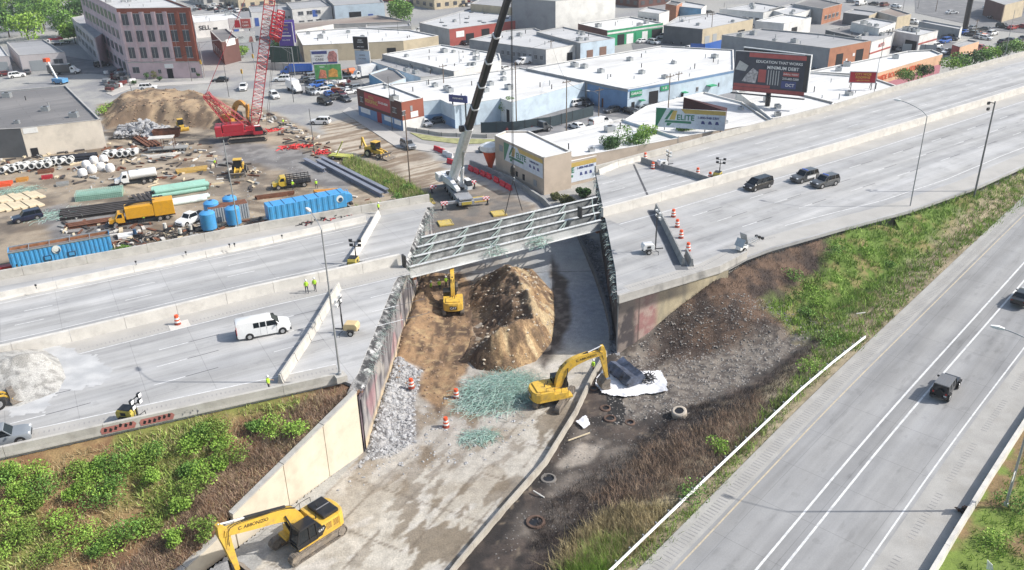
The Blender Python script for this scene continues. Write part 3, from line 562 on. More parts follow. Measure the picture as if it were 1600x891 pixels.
mk2.build('ramp_markings', M_MARK, kind='structure')
q = ribbon(RL, .14, .012, 'ramp_edge_line', M_MARKY, 2.3, kind='structure')
rr_ = MB(); Qr = off(RL, -1.1)
for (x, y, a, t, i) in along(Qr, .42): rr_.box((x, y, float(rampz(x, y))+.012), (.13, .9, .008), a)
for (x, y, a, t, i) in along(off(RL, -15.2), .46):
 if (int(plen([RL[0], (x, y)])/1) % 9) < 7: rr_.box((x, y, float(rampz(x, y))+.012), (.10, .55, .008), a)
rr_.build('rumble_strip', mat('rumble_pale', (.32, .31, .30), .8), kind='structure')
barrier('ramp_barrier', 'pale concrete barrier along the outer edge of the ramp', 'barrier', off(RL, -17.9), 6.1, .95, .3, .17, z=lambda x, y: rampz(x, y), m=M_CONCW)
grid_mesh('verge_ground', 10, 120, 10, 130, .4, lambda x, y: rampz(x, y)+.35-.02*seg_dist(x, y, off(RL, -17.9))+.3*(fbm(x, y, 3, 3, 151)-.5), lambda x, y, z: mix(ca(A(120, 140, 62)), ca(A(140, 118, 84)), sstep(.45, .62, fbm(x, y, 2.5, 4, 152))), keep=lambda x, y: inpoly(x, y, off(RL, -17.75)[::-1][:]+[(0, 0), (140, 0), (150, 170)][0:3]), m=M_SLOPE, kind='structure')
# guardrail on the other edge
GRL = [(6.2, 50.2), (14.2, 58.8), (22.2, 67.3), (29.8, 75.3), (34.8, 80.2), (40.3, 85.3)]
gt = thing('guardrail', 'long white steel guardrail on posts between the burnt scrub and the ramp', 'guardrail', (GRL[0][0], GRL[0][1], rz_(GRL[0])))
mb = MB(); O0 = Vector(gt.location)
for k_ in range(len(GRL)-1):
 a, b = GRL[k_], GRL[k_+1]; za, zb = rz_(a)-.05, rz_(b)-.05; dx, dy = b[0]-a[0], b[1]-a[1]; l_ = math.hypot(dx, dy); nx, ny = -dy/l_, dx/l_
 pr = [(.0, .48), (.07, .53), (.0, .60), (.07, .67), (.0, .76), (-.06, .76), (-.06, .48)]
 MB().loft([[(p[0]-nx*u-O0.x, p[1]-ny*u-O0.y, z_+v-O0.z) for u, v in pr] for p, z_ in ((a, za), (b, zb))]).build('rail', mat('white_rail', (.74, .74, .72), .5, var=.06), gt)
for (x, y, a, t, i) in along(off(GRL, .18), 1.9, .6): MB().box((0, 0, .33), (.12, .14, .9), 0).build('post', M_STEEL, gt, loc=(x-O0.x, y-O0.y, float(rampz(x, y))-O0.z), rz=a)
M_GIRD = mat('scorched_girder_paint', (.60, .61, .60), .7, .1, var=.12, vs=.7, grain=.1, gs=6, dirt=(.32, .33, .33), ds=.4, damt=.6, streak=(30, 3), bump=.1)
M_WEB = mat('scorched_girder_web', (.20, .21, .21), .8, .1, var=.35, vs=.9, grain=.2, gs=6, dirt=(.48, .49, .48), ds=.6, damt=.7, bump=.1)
M_BRACE = mat('girder_green_grey', (.30, .36, .34), .75, .1, var=.3, grain=.2)
GA = [G(643, 416, 6.45), G(649, 400, 6.45), G(655, 385, 6.45), G(661, 370, 6.45)]; GB = [G(936, 344, 6.45), G(934, 332, 6.45), G(931, 320, 6.45), G(930, 308, 6.45)]
gnames = ['nearest bridge girder, pale web lit along its whole length over the dirt pit', 'second bridge girder behind the nearest one', 'third bridge girder, between the second and the one on the slings', 'farthest bridge girder, hung from the crane slings']
for k_ in range(4):
 a = Vector(GA[k_]); b = Vector(GB[k_]); L = (b-a).length; rz = math.atan2(b.y-a.y, b.x-a.x); t = thing('bridge_girder', gnames[k_], 'girder', (a.x, a.y, a.z-1.55), rz, group='steel girders left spanning the gap')
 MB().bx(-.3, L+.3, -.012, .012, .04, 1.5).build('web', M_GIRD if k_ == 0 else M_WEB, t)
 fl = MB(); fl.bx(-.3, L+.3, -.24, .24, 1.5, 1.55); fl.build('top_flange', M_GIRD, t); MB().bx(-.3, L+.3, -.26, .26, 0, .04).build('bottom_flange', M_GIRD, t)
 st = MB()
 for i in range(6): st.bx(L*(i+.5)/6-.01, L*(i+.5)/6+.01, .013, .20, .04, 1.5)
 st.build('stiffener', M_GIRD, t, kind='stuff')
 MB().box((.2, 0, -.2), (.5, .5, .35)).build('bearing', M_RUST, t); MB().box((L-.2, 0, -.2), (.5, .5, .35)).build('bearing', M_RUST, t)
 sh = MB()
 for i in range(int(L*1.6)):
  if random.random() < .55: sh.tube((i/1.6+random.uniform(-.1, .1), random.uniform(-.1, .1), 1.55), (i/1.6+random.uniform(-.15, .15), random.uniform(-.15, .15), 1.55+random.uniform(.06, .16)), .03, n=4)
 sh.build('shear_stud', M_CONCG, t, kind='stuff')
def lerp3(a, b, t): return tuple(a[i]+(b[i]-a[i])*t for i in range(3))
for k_ in range(3):
 for j, tt in enumerate((.02, .19, .38, .57, .76, .98)):
  t2 = min(1, tt+.055); p = lerp3(GA[k_], GB[k_], tt); q = lerp3(GA[k_+1], GB[k_+1], t2 if tt < .9 else .98); mb = MB(); d = 1.35
  mb.beam((0, 0, -.12), (q[0]-p[0], q[1]-p[1], q[2]-p[2]-.12), .12); mb.beam((0, 0, -d), (q[0]-p[0], q[1]-p[1], -d), .12); mb.beam((0, 0, -.15), (q[0]-p[0], q[1]-p[1], -d), .10); mb.beam((0, 0, -d), (q[0]-p[0], q[1]-p[1], -.15), .10)
  br = thing('cross_brace', 'crossed steel brace %s, between the %s girders' % (['at the left abutment', 'over the small digger', 'left of mid-span', 'right of mid-span', 'over the dusty road', 'at the right abutment'][j], ['nearest and second', 'second and third', 'third and farthest'][k_]), 'brace', p, group='cross braces between the girders'); mb.build('brace_frame', M_BRACE, br)
M_REBARG = mat('green_coated_rebar', (.33, .50, .43), .6, var=.2)
M_REBARW = mat('dusty_rebar', (.42, .50, .46), .7, var=.3)
def tangle(name, label, cat, c, rx, ry, h, n, seg, r, m, rz=0, kind=None, seed=1, extra=None):
 rs = random.Random(seed); mb = MB()
 for i in range(n):
  a = rs.uniform(0, 2*PI); q = math.sqrt(rs.random()); x, y = q*rx*math.cos(a), q*ry*math.sin(a); z = h*(1-q*q)*rs.random()+.05; d = rs.uniform(0, 2*PI); L = rs.uniform(.5, 1)*seg; P = []; cv = rs.uniform(-1.6, 1.6)
  for k in range(4): P.append((x, y, max(.03, z))); x += math.cos(d)*L/3; y += math.sin(d)*L/3; z += rs.uniform(-.35, .3)*L/3; d += cv*.5
  mb.path(P, r, 3, mi=0 if rs.random() < .7 or not extra else 1, cap=False)
 return mb.build(name, [m, extra] if extra else m, label=label, cat=cat, kind=kind, loc=c, rz=rz)
gz = G(780, 615, 0)
tangle('rebar_pile', 'big tangled heap of green rebar on the underpass road between the diggers', 'rebar pile', gz, 4.8, 3.6, 1.3, 1500, 2.6, .016, M_REBARG, .6, seed=2, extra=M_REBARW)
tangle('rebar_pile', 'small flat tangle of green rebar in front of the big heap', 'rebar pile', G(748, 684, 0), 1.9, 1.1, .45, 330, 1.4, .015, M_REBARG, .2, seed=3, extra=M_REBARW)
for k_, (px, py, n_, h_, lb) in enumerate(((840, 372, 110, .8, 'green rebar wisps caught on the girders right of mid-span'), (767, 386, 90, .9, 'green rebar wisps caught on the girders left of mid-span'))):
 p = G(px, py, 6.2); tangle('rebar_tangle', lb, 'rebar', (p[0], p[1], 5.2), 1.6, 1.4, h_+1.0, n_, 1.6, .03, M_REBARG, .5, seed=8+k_, extra=M_REBARW)
rs_ = random.Random(4); mb = MB()
for i in range(300):
 t = rs_.random(); y = 74+t*50; x = np.interp(y, [70, 74, 95, 99, 112, 124.6], [-16.3, -15.7, -14.5, -13.9, -13.2, -12.4])+rs_.uniform(-.1, .9); d = rs_.uniform(-.9, .6); L = rs_.uniform(.3, 1.1); z = 6.6-rs_.random()*.5
 mb.path([(x, y, z), (x+L*.5, y+d*L*.5, z+rs_.uniform(-.1, .25)), (x+L, y+d*L, z-rs_.uniform(0, .5))], .022, 3, cap=False)
for i in range(220):
 y = 90+rs_.random()*48; x = np.interp(y, [88, 97, 112, 137], [12.3, 13.0, 13.6, 14.4]); L = rs_.uniform(.2, .9); z = DZ-.1-rs_.random()*.5; mb.path([(x+.1, y, z), (x-L*.6, y+rs_.uniform(-.3, .3), z+rs_.uniform(-.15, .15)), (x-L, y+rs_.uniform(-.4, .4), z-rs_.uniform(0, .7))], .025, 3, cap=False)
mb.build('torn_rebar', M_REBARW, kind='stuff', label='torn rebar sticking out of both broken deck edges', cat='rebar')
# broken chunks of slab along the edges and end blocks
M_CHUNK = mat('concrete_chunk', (.36, .36, .365), .95, var=.3, vs=2, grain=.3, gs=9, dirt=(.25, .25, .25), ds=1.5, damt=.7, bump=.6)
def chunk_mesh(s, seed, m=None, flat=.7):
 rs = random.Random(seed); bm = bmesh.new(); bmesh.ops.create_icosphere(bm, subdivisions=1, radius=1)
 for v in bm.verts: v.co *= rs.uniform(.6, 1.15); v.co.z *= flat; v.co.x *= 1.25
 me = bpy.data.meshes.new('chunk');
 for v in bm.verts: v.co *= s
 bm.to_mesh(me); bm.free(); me.materials.append(m or M_CHUNK); return me
def scatter_chunks(name, label, pts, sizes, seed, m, cat='rubble', flat=.7):
 """uncountable rubble as one object"""
 rs = random.Random(seed); mb = MB(); base = []
 for i in range(5):
  me = chunk_mesh(1, seed*10+i, m, flat); base.append(([tuple(v.co) for v in me.vertices], [tuple(p.vertices) for p in me.polygons])); bpy.data.meshes.remove(me)
 for (x, y, z) in pts:
  s_ = rs.choice(sizes)*rs.uniform(.6, 1.3); v, f = rs.choice(base); a = rs.uniform(0, 6.3); ca_, sa_ = math.cos(a), math.sin(a); mb.add([(x+(p[0]*ca_-p[1]*sa_)*s_, y+(p[0]*sa_+p[1]*ca_)*s_, z+p[2]*s_) for p in v], f)
 return mb.build(name, m, kind='stuff', label=label, cat=cat)
def pts_in(P, n, seed, zf):
 rs = random.Random(seed); xs = [p[0] for p in P]; ys = [p[1] for p in P]; out = []; k = 0
 while len(out) < n and k < n*30:
  k += 1; x = rs.uniform(min(xs), max(xs)); y = rs.uniform(min(ys), max(ys))
  if bool(inpoly(np.array(x), np.array(y), P)): out.append((x, y))
 X = np.array([p[0] for p in out]); Y = np.array([p[1] for p in out]); Z = zf(X, Y); return [(float(a), float(b), float(c)) for a, b, c in zip(X, Y, Z)]
fz = lambda x, y: fill_h(x, y)[0]
scatter_chunks('rubble', 'pale broken concrete rubble at the foot of the left abutment', pts_in(RUBZ, 1900, 1, fz), (.05, .07, .1, .14, .24), 1, M_CHUNK)
scatter_chunks('rubble', 'broken concrete and stones strewn over the underpass road', pts_in(PX([(575, 720), (650, 640), (740, 600), (840, 660), (760, 720), (640, 740), (520, 770)]), 420, 2, fz), (.04, .07, .1, .16), 2, M_CHUNK)
scatter_chunks('rubble', 'loose grey stone over the slope below the right abutment', pts_in(ROCKY, 3800, 3, fz), (.04, .06, .09, .13), 3, mat('slope_stone', (.26, .24, .22), .95, var=.35, vs=1.5, grain=.3))
scatter_chunks('rubble', 'small stones over the burnt ground', pts_in(PX([(900, 660), (1180, 600), (1000, 800), (820, 860), (760, 891)]), 1300, 5, fz), (.03, .05, .08), 5, mat('burnt_stone', (.20, .185, .17), .95))
scatter_chunks('rubble', 'clods and stones in the brown pit beside the small digger', pts_in(HOLLOW, 500, 6, fz), (.06, .1, .16), 6, mat('brown_clod', (.26, .18, .12), .95, var=.3))
scatter_chunks('rubble', 'dark gravel beside the sooty wall at the right abutment', pts_in(PX([(905, 362), (935, 380), (952, 470), (968, 560), (950, 555), (955, 510), (942, 460), (918, 400)]), 700, 9, fz), (.08, .12, .2), 9, mat('grey_gravel', (.22, .22, .225), .95, var=.4))
FP = PX([(730, 455), (752, 432), (790, 416), (832, 420), (866, 458), (868, 500), (862, 535), (838, 565), (790, 582), (745, 578), (722, 560), (738, 520)])
RG = [G2(790, 424, 3.), G2(812, 440, 3.8), G2(830, 468, 4.), G2(834, 492, 4.), G2(806, 514, 3.5), G2(768, 536, 2.6)]
def pile_h(x, y):
 d = seg_dist(x, y, FP, True); i = inpoly(x, y, FP); r = seg_dist(x, y, RG); hr = 3.75+.5*sstep(110, 90, y)
 h = np.where(i, hr*(d/(d+r+.15))**1.12, -.25-d*0); h = h*(np.where(i, .82+.36*fbm(x, y, 2.2, 4, 161), 1))
 gl = np.abs(np.sin(1.7*x+.6*y+4*fbm(x, y, 3, 2, 164))); return h+np.where(i, (1.0*(fbm(x, y, .8, 5, 162)-.5)+2.0*(fbm(x, y, 3.0, 3, 166)-.5))*sstep(0, 1.4, d), 0)
def pile_c(x, y, z):
 n = fbm(x, y, 1.6, 4, 171); n2 = fbm(x, y, .5, 4, 172); c = mix(ca(A(176, 147, 110)), ca(A(136, 109, 82)), sstep(.4, .62, n2)); c = mix(c, ca(A(108, 88, 70)), .8*sstep(.50, .62, n)); c = mix(c, ca(A(204, 182, 144)), .8*sstep(.58, .66, fbm(x+y*.3, y, 1.8, 4, 175)))
 w = sstep(1.2, -1.0, (x-np.interp(y, [p[1] for p in RG[::-1]], [p[0] for p in RG[::-1]]))+1.5*(n-.5)); c = mix(c, mix(ca(A(116, 94, 75)), ca(A(84, 67, 54)), sstep(.4, .6, n2)), .8*w); return c  # soil left of the ridge darkened: shade of that flank put into the colour
dp = grid_mesh('dirt_pile', -9, 9.5, 80, 114, .16, pile_h, pile_c, keep=lambda x, y: seg_dist(x, y, FP, True)*np.where(inpoly(x, y, FP), -1, 1) < .3, m=mat('spoil_soil', (0, 0, 0), .97, var=.22, vs=1.6, grain=.32, gs=5, bump=1., bs=2.5, attr='tint'), label='tall ridge of tan and brown soil in the middle of the underpass', cat='dirt pile')
scatter_chunks('rubble', 'stones and clods lying on the tall soil ridge', [(p[0], p[1], p[2]) for p in pts_in(FP, 520, 7, pile_h) if p[2] > .3], (.05, .08, .12, .2), 7, mat('pale_stone', (.44, .38, .30), .95, var=.3))
# white gravel heap on the west highway
for px, py, lb in ((632, 417, 'dark steel end plate standing at the broken end of the west median'), (906, 340, 'dark steel end plate where the east median is cut')): MB().bx(-.12, .12, -.45, .45, 0, 1.6).build('end_plate', M_DKG, label=lb, cat='steel plate', loc=G(px, py, DZ), rz=R(30))
GP = PX([(-120, 520), (0, 545), (52, 536), (92, 560), (104, 590), (92, 612), (30, 636), (0, 636), (-120, 660)], DZ)
GR_ = [G2(-120, 560, 10.5), G2(20, 560, 9.2), G2(68, 562, 8.2)]
def gph(x, y):
 d = seg_dist(x, y, GP, True); i = inpoly(x, y, GP); r = seg_dist(x, y, GR_); h = np.where(i, 2.5*(d/(d+r+.1))**1.15*(.85+.3*fbm(x, y, 1.6, 3, 181)), -.1); return h+DZ
grid_mesh('gravel_pile', -62, -42, 60, 82, .16, gph, lambda x, y, z: mix(ca(A(198, 196, 191)), ca(A(164, 162, 157)), sstep(.4, .65, fbm(x, y, .5, 4, 183))), keep=lambda x, y: seg_dist(x, y, GP, True)*np.where(inpoly(x, y, GP), -1, 1) < .1, m=mat('gravel', (0, 0, 0), .95, var=.12, vs=5, grain=.35, gs=11, bump=.8, bs=12, attr='tint'), label='broad heap of pale grey gravel dumped on the west highway', cat='gravel heap')
dust = [G2(p[0], p[1], DZ) for p in ((-10, 655), (60, 635), (95, 612), (135, 598), (165, 575), (150, 552), (110, 548), (60, 530), (-10, 560))]
grid_mesh('stone_dust', -60, -36, 60, 86, .3, lambda x, y: 0*x+DZ+.016, lambda x, y, z: mix(ca(A(214, 214, 213)), ca(A(192, 193, 194)), sstep(.3, .7, fbm(x*.6, y, 1.2, 4, 185))), keep=lambda x, y: soft(x, y, dust, 1.2, 2.6) > .3+.5*fbm(x, y, .5, 2, 187), m=mat('stone_dust', (0, 0, 0), .95, attr='tint', var=.05, grain=.06), kind='stuff')
PAINTS = {k: paint('car_paint_'+k, v, rough=.28, coat=.4, damt=.06) for k, v in dict(white=(.78, .78, .77), silver=(.22, .24, .26), grey=(.075, .08, .085), black=(.012, .012, .014), blue=(.035, .13, .46), red=(.36, .02, .02), maroon=(.13, .02, .02), green=(.03, .12, .05), tan=(.38, .32, .22), yellow=(.65, .45, .05), navy=(.012, .016, .04), orange=(.6, .14, .02), skyblue=(.10, .30, .55)).items()}
M_TRIM = mat('dark_trim', (.02, .02, .022), .6)
def wheel(par, x, y, r=.33, w=.22, s=1):
 wb = MB().tube((0, -w/2, 0), (0, w/2, 0), r, n=16).build('wheel', M_TYRE, par, loc=(x, y, r)); MB().tube((0, s*(w/2-.02), 0), (0, s*(w/2+.006), 0), r*.62, r*.58, n=12).build('rim', M_RIM, wb); return wb
def auto(name, label, cat, loc, rz, kind='sedan', col='white', group=None, L=None, dark_wheels=False):
 t = thing(name, label, cat, loc, rz, group); pm = PAINTS[col]
 sp = dict(sedan=dict(L=4.75, W=1.82, H=1.45, hood=.92, cb=.95, ct=(.25, -1.15), cbx=(1.05, -1.75), deck=1.0), suv=dict(L=4.85, W=1.95, H=1.78, hood=1.06, cb=1.1, ct=(.35, -2.0), cbx=(1.0, -2.3), deck=1.1), minivan=dict(L=5.1, W=1.98, H=1.78, hood=1.0, cb=1.05, ct=(.75, -2.2), cbx=(1.75, -2.45), deck=1.08), hatch=dict(L=4.3, W=1.78, H=1.5, hood=.92, cb=.95, ct=(.3, -1.7), cbx=(1.1, -2.0), deck=1.0), pickup=dict(L=5.7, W=2.0, H=1.85, hood=1.15, cb=1.15, ct=(.75, -.55), cbx=(1.35, -.75), deck=1.12))[kind]
 L = L or sp['L']; hw = sp['W']/2; hl = L/2; d = sp['deck']; hd = sp['hood']; mb = MB(); wr = .34 if kind in ('sedan', 'hatch', 'minivan') else .39
 def ring(x, z0, z1, w, tw=.93): return [(x, -w*.95, z0), (x, -w, z0+.22), (x, -w, z1-.16), (x, -w*tw, z1), (x, w*tw, z1), (x, w, z1-.16), (x, w, z0+.22), (x, w*.95, z0)]
 fr = .08 if kind in ('suv', 'pickup') else 0
 mb.loft([ring(hl, .38, .62+fr*2, hw*.80), ring(hl-.14, .28, .76+fr*2, hw*.93), ring(hl-.6, .24, hd-.06, hw*.99), ring(sp['cbx'][0], .24, hd, hw), ring(-hl+.9, .24, d, hw), ring(-hl+.3, .26, d-.01, hw*.98), ring(-hl+.06, .32, d-.06, hw*.93), ring(-hl, .42, d-.22, hw*.84)])
 body = mb.build('body', pm, t, smooth=True)
 b0, b1 = sp['cbx']; t0, t1 = sp['ct']; bz, H_ = min(hd, d)-.02, sp['H']; hb, ht = hw*.90, hw*.74
 g = MB(); g.loft([[(b0, -hb*.9, bz), (b0, hb*.9, bz), (b1, hb*.95, bz), (b1, -hb*.95, bz)], [(t0, -ht*.96, H_-.05), (t0, ht*.96, H_-.05), (t1, ht*.96, H_-.05), (t1, -ht*.96, H_-.05)]]); g.build('windows', M_GLASS, t)
 rf = MB(); rf.loft([[(t0+.10, -ht, H_-.09), (t0+.10, ht, H_-.09), (t1-.06, ht, H_-.09), (t1-.06, -ht, H_-.09)], [(t0+.02, -ht, H_-.03), (t0+.02, ht, H_-.03), (t1-.02, ht, H_-.03), (t1-.02, -ht, H_-.03)], [(t0-.12, -ht*.85, H_), (t0-.12, ht*.85, H_), (t1+.1, ht*.85, H_), (t1+.1, -ht*.85, H_)]])
 for s in (-1, 1):
  rf.beam((b0, s*hb*.9, bz), (t0+.03, s*ht*.99, H_-.06), .07); rf.beam((b1, s*hb*.95, bz), (t1-.03, s*ht*.99, H_-.06), .12 if kind != 'sedan' else .16)
  for fx_ in ((.46,) if kind in ('sedan', 'hatch') else (.36, .70)) if kind != 'pickup' else (): xb, xt = b0+(b1-b0)*fx_, t0+(t1-t0)*fx_; rf.beam((xb, s*(hb*.93+.012), bz), (xt, s*ht*.99, H_-.06), .09, .03)
 rf.build('roof', pm, t)
 if kind == 'pickup': MB().bx(-hl+.12, -.95, -hw*.84, hw*.84, d-.02, d+.012).build('truck_bed', M_TRIM, t)
 for s in (-1, 1):
  MB().box((hl-.10, s*hw*.66, .70+fr*2), (.16, .34, .14)).build('headlight', M_LAMPW, t); MB().box((-hl+.06, s*hw*.74, d-.22), (.10, .26, .18)).build('taillight', M_LAMPR, t)
  MB().box((b0-.35, s*(hw+.08), bz+.08), (.14, .18, .12)).build('mirror', pm, t)
 MB().box((hl-.02, 0, .56+fr), (.10, hw*1.0, .2)).build('grille', M_TRIM, t)
 wx = (hl-.92, -hl+(1.05 if kind != 'pickup' else 1.2)); ar = MB()
 for x in wx:
  for s in (-1, 1): wheel(t, x, s*(hw-.10), wr, .22, s); ar.tube((x, s*(hw-.05), wr+.02), (x, s*(hw+.004), wr+.02), wr+.07, n=16)
 ar.build('wheel_arches', M_TRIM, t)
 return t
def boxtruck(name, label, cat, loc, rz, col='white', L=6.5, hgt_=2.6, cabcol=None, kind='box', group=None):
 """medium lorry: cab, bonnet, chassis and a box, tank, dump or flat load bed"""
 t = thing(name, label, cat, loc, rz, group); pm = PAINTS[col]; cm = PAINTS[cabcol or col]; hl = L/2; hw = 1.2
 cb = MB(); cx = hl-1.3; cb.loft([[(hl, -.75, .6), (hl, .75, .6), (hl, .7, 1.15), (hl, -.7, 1.15)], [(hl-1.15, -.95, .6), (hl-1.15, .95, .6), (hl-1.15, .9, 1.5), (hl-1.15, -.9, 1.5)]])
 cb.loft([[(hl-1.1, -1.05, .6), (hl-1.1, 1.05, .6), (hl-2.5, 1.05, .6), (hl-2.5, -1.05, .6)], [(hl-1.1, -1.05, 1.55), (hl-1.1, 1.05, 1.55), (hl-2.5, 1.05, 1.55), (hl-2.5, -1.05, 1.55)], [(hl-1.55, -.92, 2.3), (hl-1.55, .92, 2.3), (hl-2.5, .95, 2.3), (hl-2.5, -.95, 2.3)]]); cb.build('cab', cm, t, bevel=.05)
 w_ = MB(); w_.add([(hl-1.14, -.9, 1.6), (hl-1.14, .9, 1.6), (hl-1.53, .8, 2.2), (hl-1.53, -.8, 2.2)], [(0, 1, 2, 3)])
 for s in (-1, 1): w_.add([(hl-1.3, s*1.065, 1.55), (hl-2.2, s*1.065, 1.55), (hl-2.2, s*.99, 2.12), (hl-1.65, s*.97, 2.12)], [(0, 1, 2, 3) if s > 0 else (3, 2, 1, 0)])
 w_.build('windows', M_GLASS, t); MB().bx(-hl, hl-1, -.4, .4, .5, .8).build('chassis', M_TRIM, t); MB().bx(hl-.05, hl+.12, -1.05, 1.05, .45, .7).build('bumper', M_TRIM, t)
 x0, x1 = -hl, hl-2.65
 if kind == 'box': MB().bx(x0, x1, -1.22, 1.22, .85, .85+hgt_).build('cargo_box', pm, t, bevel=.03)
 elif kind == 'tank':
  n = 16; MB().loft([[(x, 1.12*math.cos(2*PI*k/n)*sc, 1.75+.85*math.sin(2*PI*k/n)*sc) for k in range(n)] for x, sc in ((x0, .8), (x0+.15, 1), (x1-.15, 1), (x1, .8))]).build('tank', pm, t, smooth=True); MB().lathe([(.3, 0), (.3, .15)], (0-.6, 0, 2.55)).build('manhole_lid', M_STEEL, t)
 elif kind == 'dump':
  b = MB(); b.side([(x0, 1.0), (x1, 1.0), (x1+.1, hgt_), (x0-.1, hgt_-.2)], -1.22, -1.14).side([(x0, 1.0), (x1, 1.0), (x1+.1, hgt_), (x0-.1, hgt_-.2)], 1.14, 1.22).bx(x0, x1, -1.14, 1.14, 1.0, 1.08).bx(x1-.02, x1+.08, -1.14, 1.14, 1.08, hgt_).bx(x0-.08, x0, -1.14, 1.14, 1.08, hgt_-.25)
  for i in range(9): xx = x0+.2+(x1-x0-.4)*i/8; b.bx(xx-.05, xx+.05, -1.28, -1.22, 1, hgt_-.1).bx(xx-.05, xx+.05, 1.22, 1.28, 1, hgt_-.1)
  b.build('dump_body', pm, t)
 elif kind == 'stake':
  MB().bx(x0, x1, -1.2, 1.2, .95, 1.08).build('flat_bed', M_TRIM, t); b = MB()
  for s in (-1, 1):
   for zz in (1.35, 1.7, 2.05): b.bx(x0, x1, s*1.2-.03, s*1.2+.03, zz-.07, zz+.07)
   for i in range(7): xx = x0+.1+(x1-x0-.2)*i/6; b.bx(xx-.05, xx+.05, s*1.24-.03, s*1.24+.03, 1.05, 2.2)
  for zz in (1.35, 1.7, 2.05): b.bx(x1-.06, x1, -1.2, 1.2, zz-.07, zz+.07)
  b.build('stake_sides', M_TRIM, t)
 elif kind == 'flat': MB().bx(x0, x1, -1.2, 1.2, .95, 1.1).build('flat_bed', pm, t)
 ax = [hl-1.0, -hl+1.3]+([-hl+2.5] if L > 7.5 else [])
 for x in ax:
  for s in (-1, 1): wheel(t, x, s*1.0, .48, .3 if x > 0 else .5, s)
 for s in (-1, 1): MB().box((hl-.0, s*.78, .9), (.1, .26, .2)).build('headlight', M_LAMPW, t); MB().box((-hl-.02, s*.9, .75), (.06, .2, .16)).build('taillight', M_LAMPR, t)
 return t
def van(name, label, loc, rz, col='white', windows=True, L=5.7, group=None):
 t = thing(name, label, 'van', loc, rz, group); pm = PAINTS[col]; hl = L/2; hw = 1.0
 st = [(hl, .45, 1.0, .80), (hl-.15, .35, 1.12, .93), (hl-.95, .3, 1.30, .99), (hl-1.1, .3, 1.38, 1.0), (hl-1.95, .3, 2.02, 1.0), (hl-2.2, .3, 2.1, 1.0), (-hl+.2, .3, 2.1, 1.0), (-hl, .4, 2.0, .97)]
 mb = MB(); mb.loft([[(x, -w*.97, z0), (x, -w, z0+.3), (x, -w, min(z1-.06, 1.25)), (x, -w*(.86 if z1 > 1.6 else .95), z1-.07), (x, -w*.74, z1), (x, w*.74, z1), (x, w*(.86 if z1 > 1.6 else .95), z1-.07), (x, w, min(z1-.06, 1.25)), (x, w, z0+.3), (x, w*.97, z0)] for x, z0, z1, w in st]); mb.build('body', pm, t, smooth=True)
 MB().add([(hl-1.14, -.86, 1.42), (hl-1.14, .86, 1.42), (hl-1.90, .68, 1.985), (hl-1.90, -.68, 1.985)], [(0, 1, 2, 3)]).build('windscreen', M_GLASS, t)
 for s in (-1, 1):
  yb, yt = s*1.006, s*.90
  for (a, b) in (((hl-2.5, hl-1.55), (hl-3.2, hl-2.62), (hl-3.9, hl-3.3)) if windows else ((hl-2.5, hl-1.55),)):
   MB().add([(a, yb, 1.32), (b+(.22 if b > hl-2 else 0), yb, 1.32), (b, yt, 1.88), (a, yt, 1.88)], [(0, 1, 2, 3) if s < 0 else (3, 2, 1, 0)]).build('side_window', M_GLASS, t)
  MB().box((hl-.03, s*.68, .86), (.14, .3, .2)).build('headlight', M_LAMPW, t); MB().box((-hl-.0, s*.93, 1.25), (.06, .12, .9)).build('taillight', M_LAMPR, t); MB().box((hl-1.5, s*1.12, 1.38), (.12, .2, .22)).build('mirror', M_TRIM, t)
  MB().box((hl-2.55, s*1.008, 1.12), (.12, .02, .04)).build('door_handle', M_TRIM, t)
  for a in (hl-1.52, hl-2.56, hl-3.25): MB().box((a, s*1.003, .95), (.015, .006, 1.1)).build('door_seam', M_TRIM, t)
 MB().box((-hl-.01, 0, 1.62), (.02, 1.5, .5)).build('rear_window', M_GLASS, t); MB().bx(hl-.08, hl+.05, -.95, .95, .38, .62).bx(-hl-.12, -hl+.02, -.98, .98, .38, .58).build('bumper', M_TRIM, t); MB().box((hl+.0, 0, .8), (.06, .95, .22)).build('grille', M_TRIM, t)
 ar = MB()
 for x in (hl-.95, -hl+1.25):
  for s in (-1, 1): wheel(t, x, s*.90, .37, .24, s); ar.tube((x, s*.9, .39), (x, s*1.004, .39), .45, n=16)
 ar.build('wheel_arches', M_TRIM, t); return t
van('passenger_van', 'white van with three dark side windows driving along the closed west highway', G(413, 521, DZ), ang(G2(372, 527, DZ), G2(452, 512, DZ)))
auto('silver_suv', 'silver grey SUV cut by the frame beside the green bank', 'car', G(5, 693, DZ), R(23), 'suv', 'silver')
auto('minivan', 'black minivan alone beside the median wall of the east highway', 'car', G(1184, 294, DZ), R(33+180), 'minivan', 'black')
ps = auto('police_suv', 'dark patrol SUV with white doors next to the median wall', 'police car', G(1256, 282, DZ), R(30+180), 'suv', 'grey')
pl_ = auto('police_suv', 'all dark grey patrol SUV on the traffic side of the white-doored one', 'police car', G(1288, 290, DZ), R(28+180), 'suv', 'grey')
for q_ in (ps, pl_): MB().box((.0, 0, 1.82), (.22, 1.1, .09)).build('light_bar', mat('blue_lamp', (.08, .16, .6), .2), q_)
for s in (-1, 1): MB().box((-.55, s*.982, .8), (1.9, .012, .42)).build('white_door', PAINTS['white'], ps)
auto('black_sedan', 'black sedan at the right edge on the ramp', 'car', (G(1597, 470, 3.4)), R(47), 'sedan', 'black')
